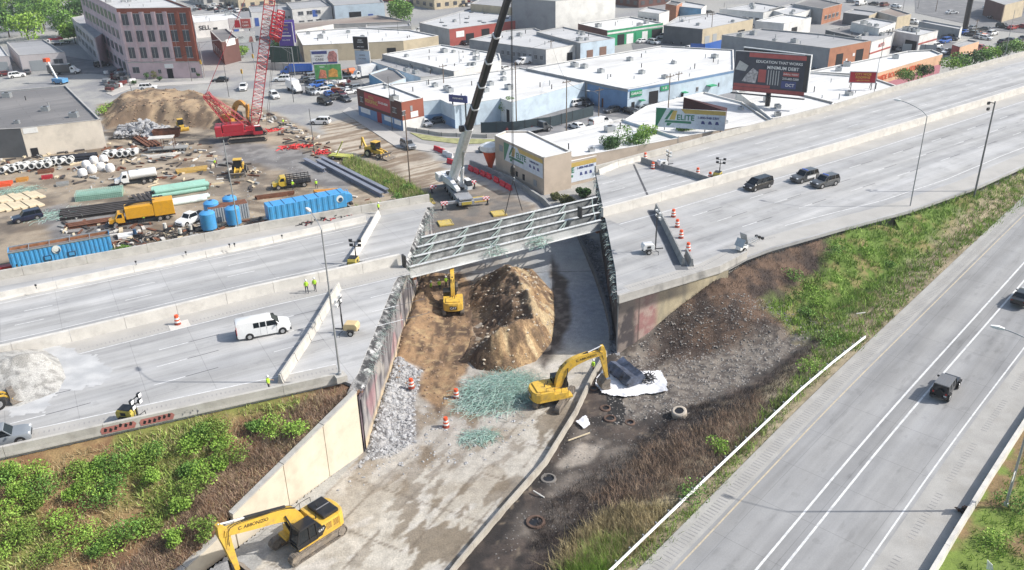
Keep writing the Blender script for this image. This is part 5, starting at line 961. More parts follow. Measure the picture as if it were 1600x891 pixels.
for s in (-.12, .0, .12): MB().tube((s, 0, .8), (s*.6+.3, 0, TZ-12.9-1.2), .028, n=4).build('hoist_rope', M_DKG, hk)
MB().path([(0, 0, -.9), (.25, 0, -1.1), (.2, 0, -1.4), (-.1, 0, -1.45)], .07, 6).build('hook', M_STEEL, hk)
g0, g1 = Vector(G(789, 336, 6.5)), Vector(G(816, 329, 6.5))
for lb, g in (('sling from the crane hook down to the girder, left of the pair', g0), ('sling from the crane hook down to the girder, right of the pair', g1)):
 d_ = Vector((tipw.x, tipw.y, 11.6)); MB().tube((0, 0, 0), tuple(g-d_), .06, n=5).build('lifting_sling', M_BLACK, label=lb, cat='sling', group='slings on the crane hook', loc=tuple(d_))
for px, py, lb in ((696, 349, 'yellow outrigger mat nearest the broken left deck'), (779, 334, 'yellow outrigger mat right of the crane, near the slings'), (749, 312, 'yellow outrigger mat beside the crane cab'), (668, 316, 'yellow outrigger mat behind the end of the parapet')):
 p = G(px, py, .1); pt = thing('outrigger_mat', lb, 'outrigger mat', (p[0], p[1], .05), R(16), group='yellow outrigger mats'); pt.scale = (.8, .8, 1); MB().bx(-1.5, 1.5, -1.5, 1.5, 0, .16).build('mat_plate', mat('mat_yellow', (.58, .44, .12), .6, var=.2, vs=1, dirt=(.25, .21, .15), ds=1., damt=.7), pt, bevel=.02)
 f_ = MB()
 for s in (-1, 1): f_.bx(-1.5, 1.5, s*1.35-.08, s*1.35+.08, .16, .24).bx(s*1.35-.08, s*1.35+.08, -1.27, 1.27, .16, .24)
 f_.build('mat_rim', paint('mat_yellow', (.62, .47, .09)), pt)
RC = G(388, 218, 0); rt = thing('crawler_crane', 'red lattice boom crawler crane standing beside the soil mound', 'crane', (RC[0], RC[1], 0), R(14))
for s in (-1, 1):
 tr = MB(); r = .55; hlx = 3.6; per = 4*hlx+2*PI*r; n = 60
 for i in range(n):
  d = per*i/n
  if d < 2*hlx: x, z, a = -hlx+d, 2*r, 0
  elif d < 2*hlx+PI*r: th = (d-2*hlx)/r; x, z, a = hlx+r*math.sin(th), r+r*math.cos(th), th
  elif d < 4*hlx+PI*r: x, z, a = hlx-(d-2*hlx-PI*r), 0, PI
  else: th = (d-4*hlx-PI*r)/r; x, z, a = -hlx-r*math.sin(th), r-r*math.cos(th), PI+th
  tr.box((x, s*2.6, z+.05), (per/n*.9, .95, .09), ry=a)
 tr.build('track', M_MUDSTEEL, rt); MB().side([(-3.5, .25), (3.5, .25), (3.9, .55), (3.5, .9), (-3.5, .9), (-3.9, .55)], s*2.25, s*2.95).build('track_frame', M_DKG, rt)
MB().bx(-1.6, 1.6, -2.2, 2.2, .6, 1.2).lathe([(1.3, 1.2), (1.3, 1.5)], n=18).build('undercarriage', M_DKG, rt)
MB().bx(-5.2, 3.0, -1.7, 1.7, 1.5, 2.3).build('deck_frame', M_RED, rt, bevel=.05); MB().bx(-5.0, -.5, -1.65, 1.65, 2.3, 3.9).build('machinery_house', M_RED, rt, bevel=.08); MB().bx(-6.6, -5.2, -2.1, 2.1, 1.6, 3.7).build('counterweight', M_RED, rt, bevel=.08)
MB().side([(1.4, 1.6), (3.4, 1.6), (3.5, 2.6), (3.0, 3.5), (1.4, 3.5)], -2.7, -1.75).build('crane_cab', M_RED, rt, bevel=.05); MB().side([(1.9, 2.4), (3.52, 2.4), (3.53, 2.65), (3.1, 3.35), (1.9, 3.35)], -2.72, -1.73).build('windows', M_GLASS, rt); MB().box((2.4, -2.2, 3.52), (1.2, .8, .05)).build('cab_roof_panel', M_WHITE, rt)
def lattice(name, p0, p1, w, n, par, m, tap=1., r=.09, lac=.045, sec=8, upref=Vector((0, 1, 0))):
 """four chords with zig-zag lacing; split into equal lengths as parts"""
 a, b = Vector(p0), Vector(p1); d = (b-a).normalized(); s_ = d.cross(upref).normalized(); u = s_.cross(d).normalized(); L = (b-a).length; k = n/sec
 for q in range(sec):
  mb = MB()
  for i in range(int(q*k), int((q+1)*k)):
   t0, t1 = i/n, (i+1)/n
   def cn(t, j): ww = w/2*min(1, .35+t*9, .35+(1-t)*9 if tap < 1 else 9); return a+d*L*t+s_*ww*(-1, 1, 1, -1)[j]+u*ww*(-1, -1, 1, 1)[j]
   for j in range(4):
    mb.tube(cn(t0, j), cn(t1, j), r, n=5, cap=False); j2 = (j+1) % 4
    if i % 2: mb.tube(cn(t0, j), cn(t1, j2), lac, n=4, cap=False)
    else: mb.tube(cn(t0, j2), cn(t1, j), lac, n=4, cap=False)
    mb.tube(cn(t1, j), cn(t1, j2), lac, n=4, cap=False)
  mb.build(name, m, par)
lattice('boom_section', (1.6, 0, 2.2), (13.2, 3.0, 46), 2.1, 44, rt, M_RED, r=.085, lac=.045, sec=6)
lattice('gantry', (-3.4, 0, 3.8), (-7.2, -.6, 10.8), 1.5, 8, rt, M_RED, r=.09, sec=1); lattice('mast', (1.0, 0, 3.0), (-7.2, -.6, 10.8), 1.0, 10, rt, M_RED, r=.06, sec=1)
lattice('hook_frame', (8.6, .4, 21.), (10.2, 1.0, 26.4), 2.4, 8, rt, M_RED, r=.10, lac=.07, sec=1)
lattice('hook_frame', (9.0, 1.4, 20.4), (10.8, 2.0, 26.8), 1.4, 8, rt, M_RED, r=.10, lac=.07, sec=1)
for s in (-.7, .7): MB().tube((-7.2, -.6+s*.7, 10.8), (13.0, 3.0+s, 45.5), .04, n=4, cap=False).build('pendant_line', M_RED, rt); MB().tube((-6.6, s, 10.8), (-4.2, s, 3.9), .05, n=4, cap=False).build('pendant_line', M_DKG, rt)
for s in (0, .4): MB().tube((4.2+s, 1.2+s, 2.5), (13.8+s*.3, 3.2, 45), .035, n=4, cap=False).build('hoist_rope', M_DKG, rt)
MB().bx(-.2, 1.2, -.9, .9, 2.3, 3.0).build('boom_foot', M_RED, rt)
M_POLE = mat('grey_pole_paint', (.36, .37, .38), .5, .3, var=.08); M_WOOD = mat('pole_timber', (.16, .12, .09), .9, var=.2)
def lamp_post(label, base, h, az, arm=2.8, rise=1.2, r=.11, head=(.75, .76, .78), name='street_lamp', foot=None):
 t = thing(name, label, 'street lamp', base, az); MB().tube((0, 0, 0), (0, 0, h), r, r*.6, n=10).build('pole', M_POLE, t)
 MB().path(curve_pts([(0, 0, h-.02), (arm*.25, 0, h+rise*.45), (arm*.7, 0, h+rise*.85), (arm, 0, h+rise)], 4), .05, 6).build('arm', M_POLE, t)
 MB().loft([[(arm-.1, -.1, h+rise-.06), (arm-.1, .1, h+rise-.06), (arm-.1, .1, h+rise+.08), (arm-.1, -.1, h+rise+.08)], [(arm+.35, -.2, h+rise-.08), (arm+.35, .2, h+rise-.08), (arm+.35, .16, h+rise+.16), (arm+.35, -.16, h+rise+.16)], [(arm+.9, -.12, h+rise-.02), (arm+.9, .12, h+rise-.02), (arm+.9, .1, h+rise+.1), (arm+.9, -.1, h+rise+.1)]]).build('lamp_head', M_LAMPW if False else M_WHITE, t)
 MB().lathe([(.22, 0), (.2, .25), (r, .3)], n=10).build('base_collar', M_POLE, t)
 if foot: MB().bx(-foot, foot, -foot, foot, -foot*1.2, -.002).build('plinth', M_CONC, t)
 return t
gA = G(531, 585, 7.75); lamp_post('tall grey lamp post on a concrete plinth at the broken end of the west parapet', (gA[0], gA[1], 7.75), 15.3, R(122), 2.6, 1.0, foot=.55)
gC = G(1421, 328, 6.2); lamp_post('curved lamp post rising from the green bank by the east highway', (gC[0], gC[1], 5.6), hgt(1421, 328, 6.2, 182)+.6, R(140), 3.9, 1.7, .10)
gE = G(1572, 788, 2.7); lamp_post('lamp post in the bright grass beyond the ramp barrier, top outside the frame', (gE[0], gE[1], 2.6), 14.8, R(146), 3.4, 1.2, .12)
st = thing('road_sign', 'red and white sign on the lamp post at the right edge', 'sign', (gE[0]-.1, gE[1]-.12, 4.9), R(-43)); MB().box((0, 0, .9), (.04, .9, .9)).build('sign_plate', M_WHITE, st); MB().box((-.03, 0, 1.15), (.02, .9, .35)).build('sign_band', M_RED, st)
MB().side([(0, 0), (.5, 0), (.35, .5), (-.1, .9)], -.03, .03).build('white_marker', M_WHITE, label='curved white marker plate in the grass at the bottom right', cat='marker', loc=G(1541, 889, 2.2), rz=R(-20))
gD = G(1520, 316, 5.0); fl = thing('floodlight_mast', 'dark mast with two floodlights on a concrete pad in the green bank', 'floodlight mast', (gD[0], gD[1], 4.5), R(120)); hD = hgt(1520, 316, 5.0, 153); MB().tube((0, 0, -.3), (0, 0, hD), .16, .1, n=10).build('pole', mat('mast_grey', (.18, .185, .19), .5, .4), fl); MB().bx(-1, 1, -1.6, 1.6, -.5, .12).build('pad', M_CONC, fl); MB().beam((0, 0, hD-.3), (.9, 0, hD-.3), .09).build('bracket', M_DKG, fl); MB().box((.9, 0, hD-.45), (.25, .45, .4)).build('floodlight', M_DKG, fl); MB().box((.8, 0, hD-1.3), (.25, .45, .4)).build('floodlight', M_DKG, fl)
def post(label, px, py, py2, z0=0, r=.10, m=None, name='pole', cat='pole', cross=0, lampd=None, ph=0):
 g = G(px, py, z0); h = hgt(px, py, z0, py2); t = thing(name, label, cat, g); MB().tube((0, 0, 0), (0, 0, h), r, r*.65, n=8).build('shaft', m or M_POLE, t)
 for k_ in range(cross): MB().box((0, 0, h-.6-k_*1.1), (2.4, .12, .14), ph).build('crossarm', M_WOOD, t)
 if cross:
  for s in (-1, 0, 1): MB().tube((s*.95*math.cos(ph), s*.95*math.sin(ph), h-.53), (s*.95*math.cos(ph), s*.95*math.sin(ph), h-.28), .06, n=6).build('insulator', M_DKG, t)
 if lampd is not None: MB().path(curve_pts([(0, 0, h*.82), (math.cos(lampd)*1.2, math.sin(lampd)*1.2, h*.88), (math.cos(lampd)*2.4, math.sin(lampd)*2.4, h*.89)], 4), .05, 5).build('arm', M_POLE, t); MB().box((math.cos(lampd)*2.7, math.sin(lampd)*2.7, h*.89), (.7, .25, .14), lampd).build('lamp_head', M_WHITE, t)
 return t, h
post('pale slim mast at the yard edge of the west highway', 374, 365, 219, 0, .12)
post('slim lamp mast behind the east parapet above the white roofs', 1365, 150, 90, 6.0, .09); post('slim lamp mast behind the far right end of the east parapet', 1570, 88, 16, 5.5, .09)
M_TROU = mat('work_trousers', (.035, .04, .055), .9); M_HELM = mat('hard_hat_white', (.7, .7, .66), .4, var=0, grain=0)
def person_mesh(pose):
 bm = bmesh.new();
 a1, a2 = pose; V = dict(pel=(0, 0, .95), ch=(0.02, 0, 1.3), nk=(.02, 0, 1.5), hd=(.04, 0, 1.68), lh=(0, .1, .9), lk=(.05+a1, .12, .5), la=(a1*.6, .13, .08), lt=(a1*.6+.17, .13, .05), rh=(0, -.1, .9), rk=(.05-a1, -.12, .5), ra=(-a1*.8, -.13, .08), rt=(-a1*.8+.17, -.13, .05), ls=(0, .19, 1.42), le=(.05+a2*.5, .26, 1.15), lw=(.2+a2, .24, .95+a2*.5), lf=(.27+a2, .23, .88+a2*.5), rs=(0, -.19, 1.42), re=(.05-a2*.3, -.26, 1.15), rw=(.18, -.25, .93), rf=(.22, -.25, .85))
 rad = dict(pel=.14, ch=.15, nk=.06, hd=.1, lh=.09, lk=.065, la=.045, lt=.04, ls=.065, le=.05, lw=.035, lf=.04); rad.update({k.replace('l', 'r', 1): v for k, v in rad.items() if k[0] == 'l'})
 ids = {k: bm.verts.new(v) for k, v in V.items()}
 for a, b in (('pel', 'ch'), ('ch', 'nk'), ('nk', 'hd'), ('pel', 'lh'), ('lh', 'lk'), ('lk', 'la'), ('la', 'lt'), ('pel', 'rh'), ('rh', 'rk'), ('rk', 'ra'), ('ra', 'rt'), ('ch', 'ls'), ('ls', 'le'), ('le', 'lw'), ('lw', 'lf'), ('ch', 'rs'), ('rs', 're'), ('re', 'rw'), ('rw', 'rf')): bm.edges.new((ids[a], ids[b]))
 me = bpy.data.meshes.new('p'); bm.verts.index_update(); order = list(V); bm.to_mesh(me); bm.free(); o = bpy.data.objects.new('p', me); COL.objects.link(o); md = o.modifiers.new('s', 'SKIN'); sv = me.skin_vertices[0].data
 for i, k in enumerate(order): sv[i].radius = (rad[k], rad[k]*(.9 if k != 'ch' else .75))
 sv[0].use_root = True; o.modifiers.new('u', 'SUBSURF').levels = 1; bpy.context.view_layer.update(); m2 = bpy.data.meshes.new_from_object(o.evaluated_get(bpy.context.evaluated_depsgraph_get())); bpy.data.objects.remove(o)
 for m in (M_TROU, M_SKIN, M_HIVIS): m2.materials.append(m)
 for p in m2.polygons:
  z = p.center.z; y = abs(p.center.y); p.material_index = 0 if z < .96 and y < .2 else (1 if z > 1.5 or (y > .2 and z < 1.2) else 2); p.use_smooth = True
 return m2
PM = [person_mesh((.12, .1)), person_mesh((.0, .3)), person_mesh((.22, .0))]
def person(label, loc, rz, k=0, vest=True):
 t = thing('person', label, 'person', loc, rz, group='workers on the site'); o = link('body', PM[k % 3], t)
 h = MB().lathe([(.13, -.02), (.125, .05), (.08, .13), (.02, .15)], (.04, 0, 1.73), n=12); h.lathe([(.16, -.03), (.16, -.015)], (.05, 0, 1.73), n=12).build('hard_hat', M_HELM, t)
 if vest: MB().loft([[(.17*math.cos(a)*s_+.02, .22*math.sin(a)*s_, z) for a in [2*PI*i/10 for i in range(10)]] for z, s_ in ((.98, .95), (1.2, 1.0), (1.44, .92))]).build('vest', M_HIVIS, t)
 return t
PE = [(480, 458, DZ, 0, 'worker with a white hat standing against the median slab, left of the pair'), (493, 455, DZ, 2, 'worker at the gap in the median, right of the pair'), (421, 612, 7.0, 1, 'worker in yellow at the foot of the diagonal barrier by the green bank'), (592, 334, DZ, 1, 'worker at the yard end of the white barrier blocks'), (674, 458, .2, 0, 'worker in bright green bending over in the pit left of the small digger'), (697, 450, .2, 1, 'worker standing just beyond the small digger in the pit'), (687, 455, .2, 2, 'worker in a pale shirt between the two green vests in the pit'), (337, 262, 0, 0, 'worker walking on the tan track near the wheel loader'), (458, 296, 0, 1, 'worker in orange beside the yellow stake truck cab'), (495, 295, 0, 2, 'worker behind the yellow stake truck'), (226, 349, 0, 0, 'worker leaning by the orange vacuum truck'), (443, 197, 0, 1, 'worker in yellow by the street fence near the red crane'), (980, 588, .0, 1, None), (927, 583, 0, 0, 'worker in orange behind the claw excavator at the low wall')]
for i, (px, py, z, k, lb) in enumerate(PE):
 if lb: person(lb, G(px, py, z), random.uniform(0, 6.2), k)
def roofm(n, c, dk, a=35): return mat('roof_'+n, c, .85, var=.06, vs=.15, grain=.05, dirt=dk, ds=.12, damt=.55, streak=(a, 3))
RW = roofm('white', (.70, .70, .69), (.44, .43, .41)); RG_ = roofm('grey', (.36, .36, .365), (.24, .24, .245)); RD = roofm('dark', (.17, .165, .165), (.28, .265, .255)); RT = roofm('tan', (.60, .56, .49), (.42, .39, .34)); RL_ = roofm('light_grey', (.52, .52, .52), (.38, .38, .38)); RB = roofm('brown', (.25, .20, .17), (.34, .29, .25))
def wallm(n, c, **k): return mat('wall_'+n, c, .85, var=.07, vs=.4, grain=.06, dirt=tuple(v*.62 for v in c), ds=.3, damt=.45, **k)
WW_ = wallm('white', (.70, .69, .66)); WLB = wallm('light_blue', (.52, .62, .70)); WBL = wallm('blue', (.16, .27, .44)); WGR = wallm('grey', (.30, .31, .32)); WDG = wallm('dark_grey', (.13, .135, .14)); WTN = wallm('tan', (.52, .44, .31)); WCR = wallm('cream', (.72, .65, .55)); WPK = wallm('pink', (.60, .46, .475)); WPW = wallm('pale_pink', (.58, .53, .52)); WRD = wallm('red_brick', (.30, .095, .06)); WBR = wallm('brown_brick', (.13, .06, .05)); WOB = wallm('orange_brick', (.42, .19, .11)); WSB = wallm('sandy_block', (.50, .42, .34)); WPO = wallm('peach', (.70, .44, .28)); WRO = wallm('rose', (.48, .20, .24)); WGN = wallm('green', (.03, .30, .14)); WCG = wallm('concrete', (.42, .41, .39)); WSK = wallm('sky_blue', (.20, .42, .62)); WBK = wallm('brick_red_bright', (.36, .085, .07))
M_PANE = mat('window_pane', (.075, .08, .09), .3, var=.3, vs=1.5, grain=0); M_HOLE = mat('dark_opening', (.015, .015, .017), .9); M_SHUT = mat('roller_shutter', (.34, .36, .37), .6, var=.05); M_SHUTB = mat('brown_shutter', (.20, .12, .09), .7); M_BDOOR = mat('blue_door', (.05, .11, .36), .6); M_RDOOR = mat('red_door', (.30, .02, .03), .6); M_FRM = mat('window_frame', (.45, .45, .45), .7)
FK = dict(w=('window', M_PANE), d=('door', M_HOLE), s=('roller_door', M_SHUT), b=('roller_door', M_SHUTB), B=('roller_door', M_BDOOR), r=('door', M_RDOOR), h=('opening', M_HOLE), g=('green_panel', WGN), W=('white_panel', M_WHITE), G=('grey_panel', WGR))
def facade_frame(P, i, z=0):
 a = P[i]; b = P[(i+1) % len(P)]; L = math.hypot(b[0]-a[0], b[1]-a[1]); dx, dy = (b[0]-a[0])/L, (b[1]-a[1])/L; return a, (dx, dy), L
def bld(label, px, h, walls, roof, feats=(), par=.35, name='building', units=0, z0=0, cat='building', base=None, seed=0, skyl=0, band=None):
 P = PX(px, h+z0); ar = sum(P[k][0]*P[(k+1) % len(P)][1]-P[(k+1) % len(P)][0]*P[k][1] for k in range(len(P))); n = len(P); flip = 1 if ar > 0 else -1   # ccw: outward normal is to the right of travel
 cx = sum(p[0] for p in P)/n; cy = sum(p[1] for p in P)/n; t = thing(name, label, cat, (cx, cy, z0)); Q = [(p[0]-cx, p[1]-cy) for p in P]
 for i in range(n):
  a, (dx, dy), L = facade_frame(Q, i); nx, ny = (dy*flip, -dx*flip); th = .28; w = walls[i] if i < len(walls) else walls[0]
  q = [a, (a[0]+dx*L, a[1]+dy*L), (a[0]+dx*(L-.28)-nx*th, a[1]+dy*(L-.28)-ny*th), (a[0]+dx*.28-nx*th, a[1]+dy*.28-ny*th)]; o = MB().prism(q, -.2, h).build('wall', w, t)
  if base and i in base: MB().prism([(a[0]+nx*.03, a[1]+ny*.03), (a[0]+dx*L+nx*.03, a[1]+dy*L+ny*.03), (a[0]+dx*L, a[1]+dy*L), a], -.2, base[i][0]).build('wall_base', base[i][1], t)
  if band and i in band: MB().prism([(a[0]+nx*.05, a[1]+ny*.05), (a[0]+dx*L+nx*.05, a[1]+dy*L+ny*.05), (a[0]+dx*L, a[1]+dy*L), a], band[i][0], band[i][1]).build('wall_band', band[i][2], t)
  MB().prism([(a[0]+nx*.04, a[1]+ny*.04), (a[0]+dx*L+nx*.04, a[1]+dy*L+ny*.04), (a[0]+dx*L-nx*.3, a[1]+dy*L-ny*.3), (a[0]-nx*.3, a[1]-ny*.3)], h+.002, h+.09).build('coping', WCG if roof is not RW else WW_, t)
 ins = [(p[0]*.992, p[1]*.992) for p in Q]; rr = MB(); rr.add([(p[0], p[1], h-par) for p in (ins if flip > 0 else ins[::-1])], [tuple(range(n))]); rr.build('roof', roof, t)
 for f in feats:
  e, k, u0, u1, za, zb = f[:6]; a, (dx, dy), L = facade_frame(Q, e); nx, ny = (dy*flip, -dx*flip); c = ((u0+u1)/2*L); w = (u1-u0)*L; p = (a[0]+dx*c+nx*.02, a[1]+dy*c+ny*.02, (za+zb)/2); rz = math.atan2(dy, dx); nm, m = FK[k]
  o = MB().box((0, 0, 0), (w, .10, zb-za)).build(nm, m, t, loc=p, rz=rz)
  if k == 'w' and w > .5: fr = MB(); fr.box((0, 0, (zb-za)/2), (w+.14, .18, .12)).box((0, 0, -(zb-za)/2), (w+.14, .22, .12)).box((0, 0, 0), (.06, .14, zb-za)); fr.build('frame', M_FRM, o)
 rs = random.Random(seed or int(px[0][0]*7+px[0][1])); xs = [p[0] for p in Q]; ys = [p[1] for p in Q]; k_ = 0; c_ = 0
 units = int(units*1.8)
 while k_ < units+skyl and c_ < 400:
  c_ += 1; x = rs.uniform(min(xs), max(xs)); y = rs.uniform(min(ys), max(ys))
  if not bool(inpoly(np.array(x), np.array(y), [(p[0]*.85, p[1]*.85) for p in Q])): continue
  a0 = ang(Q[0], Q[1]); z = h-par
  if k_ < units:
   v = rs.random(); u = MB()
   if v < .45: s_ = rs.uniform(.8, 1.5); MB().box((0, 0, s_*.4), (s_*1.3, s_, s_*.8)).build('roof_unit', M_STEEL, t, loc=(x, y, z), rz=a0); MB().tube((0, 0, s_*.8), (0, 0, s_*.86), s_*.35, n=10).build('unit_fan', M_DKG, t, loc=(x, y, z), rz=a0)
   else: MB().tube((0, 0, 0), (0, 0, rs.uniform(.5, 1.4)), .12, n=6).build('vent_pipe', M_STEEL if v < .75 else M_DKG, t, loc=(x, y, z))
  else: MB().box((0, 0, .12), (1.6, 1.0, .24)).build('skylight', M_PANE, t, loc=(x, y, z), rz=a0)
  k_ += 1
 t['_'] = 0; del t['_']; return t, Q, flip, (cx, cy)
def wins(e, n, u0, u1, za, zb, k='w', fill=.6): return [(e, k, u0+(u1-u0)*(i+.5-fill/2)/n, u0+(u1-u0)*(i+.5+fill/2)/n, za, zb) for i in range(n)]
def facetext(B, e, u, z, s, size, m, out=.09, label=None, sx=1.):
 t, Q, flip, c = B; a, (dx, dy), L = facade_frame(Q, e); nx, ny = dy*flip, -dx*flip; rz = math.atan2(dy, dx) if flip > 0 else math.atan2(-dy, -dx); return text(s, 'lettering', m, t, (a[0]+dx*u*L+nx*out, a[1]+dy*u*L+ny*out, z), (PI/2, 0, rz), size, .01, label=label, sx=sx, bold=True)
def facepanel(B, e, u0, u1, za, zb, m, name='sign_panel', out=.05):
 t, Q, flip, c = B; a, (dx, dy), L = facade_frame(Q, e); nx, ny = dy*flip, -dx*flip; q = [(a[0]+dx*u0*L+nx*out, a[1]+dy*u0*L+ny*out), (a[0]+dx*u1*L+nx*out, a[1]+dy*u1*L+ny*out), (a[0]+dx*u1*L+nx*.0, a[1]+dy*u1*L), (a[0]+dx*u0*L, a[1]+dy*u0*L)]; return MB().prism(q, za, zb).build(name, m, t)
def facepoly(B, e, pts, m, name='sign_stripe', out=.06, th=.012):
 """flat shape (u metres, z) on a facade"""
 t, Q, flip, c = B; a, (dx, dy), L = facade_frame(Q, e); nx, ny = dy*flip, -dx*flip; f = [(a[0]+dx*u+nx*out, a[1]+dy*u+ny*out, z) for u, z in pts]; bk = [(p[0]-nx*th, p[1]-ny*th, p[2]) for p in f]; return MB().loft([f, bk]).build(name, m, t)
FA, FB, FC = G2(205, 123), G2(317, 122), G2(143, 76); fh = 20.0; d_ = (FC[0]-FA[0], FC[1]-FA[1]); FD = (FB[0]+d_[0], FB[1]+d_[1])
def pk(P, h):
 v = np.array([P[0], P[1], h-H]); D = v@fw; return (800+FPX*(v@cr)/D, 445.5-FPX*(v@cu)/D)
pinkpx = [pk(FC, fh), pk(FA, fh), pk(FB, fh), pk(FD, fh)]
Lf = math.hypot(FB[0]-FA[0], FB[1]-FA[1]); fe = []
for r_ in range(3): fe += [(1, 'w', .045+i*.158, .045+i*.158+.085, 5.9+r_*4.7, 9.1+r_*4.7) for i in range(6)]
fe += [(1, 'w', .05, .14, 1.6, 3.4), (1, 'w', .40, .44, 1.4, 2.6), (1, 'd', .52, .60, 0, 2.8), (1, 'W', .50, .62, 3.0, 4.2), (1, 'w', .86, .92, 1.6, 3.)]
for r_ in range(4): fe += wins(0, 9, .05, .95, 1.6+r_*4.6, 4.2+r_*4.6)
PB = bld('five-storey pink factory with a red brick corner and tall window bays', pinkpx, fh, [WPK, WPK, WRD, WPK], RL_, fe, units=8, name='factory', cat='factory', par=.5)
facepanel(PB, 1, .66, 1., 4.9, 19.9, WRD, 'brick_bay', .03); facepanel(PB, 1, 0, 1., 19.0, 19.95, WRD, 'cornice', .12)
for i in range(7): facepanel(PB, 1, .005+i*.158, .035+i*.158, 4.9, 19.0, WPK if i < 5 else WRD, 'pilaster', .28)
for i in range(4): facepanel(PB, 1, .045+i*.158, .13+i*.158, 18.3, 19.0, WRD, 'brick_band', .06)
for i in range(6): facepanel(PB, 1, .085+i*.158, .087+i*.158, 5.9, 18.2, M_FRM, 'mullion', .10)
facepanel(PB, 1, 0, 1, 4.6, 4.9, WCG, 'string_course', .1)
bld('long dark flat-roofed shed with a cream wall at the left edge', [(-60, 205), (32, 201), (157, 187), (103, 134), (-40, 146)], 6.2, [WDG, WCR, WGR, WGR, WGR], RD, [(1, 'W', .02, .2, 5.0, 6.15), (1, 'd', .05, .14, 0, 1.8)], units=4, name='warehouse', cat='warehouse')
bld('low pink garage with a slate grey roof and a blue roller door', [(10, 66), (30, 87), (101, 82), (68, 62)], 5.0, [WPW, WPW, WGR, WGR], RG_, [(1, 's', .18, .52, 0, 3.2), (1, 'w', .72, .92, 1.4, 3.2)], name='garage', cat='garage')
bld('pale garage cut by the left edge of the picture', [(-60, 92), (14, 88), (2, 72), (-60, 76)], 4.6, [WPW, WPW, WGR, WGR], RL_, [(0, 's', .72, .93, 0, 3.0)], name='garage', cat='garage')
bld('old grey-roofed mill wing behind the pink factory', [(112, 28), (148, 60), (180, 40), (150, 20)], 9.0, [WPW, WPK, WGR, WGR], RG_, wins(0, 5, .1, .9, 2, 4)+wins(0, 5, .1, .9, 5.5, 7.5), name='factory_wing', cat='factory wing')
cb = bld('white building with blue doors right of the pink factory', [(303, 36), (378, 29), (362, 19), (300, 24)], 5.5, [WW_, WGR, WGR, WGR], RW, [(0, 'd', .37, .46, 0, 3.2), (0, 'B', .80, .90, 1.0, 4.6)], units=3); facetext(cb, 0, .2, 3.4, 'SELL', 2.2, M_BLACK)
bld('dark brown brick building at the railway underpass', [(328, 48), (346, 66), (372, 60), (354, 45)], 7.0, [WBR, WBR, WGR, WGR], RD, [(1, 'W', .25, .8, 5.4, 7.4)]+wins(0, 4, .1, .9, 1.2, 3.4))
bld('long white shed with a row of small dark windows, behind the red crane boom', [(392, 20), (457, 16), (450, 7), (388, 10)], 5.5, [WW_, WGR, WGR, WGR], RG_, wins(0, 6, .35, .95, 2.6, 3.3)+[(0, 'B', .06, .16, .2, 3.4)], name='warehouse', cat='warehouse')
bld('white two-storey office with grey roof and green canopy', [(456, 15), (518, 10), (503, 0), (447, 4)], 7.0, [WW_, WGR, WGR, WGR], RG_, wins(0, 3, .1, .75, 4.6, 6.0)+wins(0, 3, .1, .75, 1.2, 2.6)+[(0, 'B', .5, .62, 3.6, 6.2)])
bld('pale blue depot with an open dark doorway beside the blue trailer', [(522, 9), (600, 4), (588, -10), (508, -5)], 8.0, [WLB, WCG, WGR, WGR], RG_, [(0, 'h', .28, .52, 0, 5.2), (0, 'B', .66, .76, 0, 4)], name='depot', cat='depot')
gf = bld('low brown-roofed building with a graffiti wall', [(440, 52), (521, 38), (642, 34), (590, 24), (420, 40)], 4.0, [WW_, WCG, WCG, WCG, WGR], RB, name='graffiti_building')
for i in range(26): facepoly(gf, 0, [(random.uniform(1, 20), random.uniform(.6, 3.2)), (random.uniform(1, 20)*0+i*.8, random.uniform(.6, 3.2)), (i*.8+random.uniform(.3, 1.2), random.uniform(.8, 3.2)), (i*.8+.3, random.uniform(.6, 1.5))][1:], [M_BLACK, WSK, WGN, WBK][i % 4], 'graffiti')
bld('long sandy brick building with a bright white roof, behind the billboards', [(473, 71), (630, 64), (685, 56), (640, 47), (560, 43), (462, 50)], 5.2, [WTN, WTN, WGR, WGR, WGR, WTN], RW, [(0, 'h', .83, .92, 0, 3.2), (0, 'h', .62, .65, 0, 2), (1, 'd', .3, .4, 0, 2.2), (0, 'd', .15, .19, .8, 2.8)], units=9)
bld('grey concrete walled yard building beside the big leafy tree', [(572, 45), (642, 41), (640, 36), (572, 39)], 4.5, [WCG]*4, RG_, units=0)
bld('broad white flat-roofed building with air handlers, left of the black boom', [(597, 85), (709, 112), (783, 95), (780, 84), (690, 70)], 5.0, [WCG, WW_, WCR, WGR, WGR], RW, [(1, 'b', .12, .55, 0, 3.2)], units=12, par=.3)
bld('low grey flat roof with clutter in front of the white roofs', [(580, 96), (657, 121), (709, 116), (700, 112), (620, 88)], 3.8, [WLB, WW_, WW_, WGR, WGR], RG_, [(1, 'h', .08, .35, 0, 2.8), (1, 'h', .68, .95, 0, 2.8)], units=8)
bld('small light blue shed with a cut-away roof', [(576, 115), (604, 132), (634, 122), (612, 104)], 3.6, [WSK, WLB, WLB, WLB], RD, [(1, 'w', .3, .45, 1.2, 2.2), (0, 'd', .5, .7, 0, 2.2)], name='shed', cat='shed')
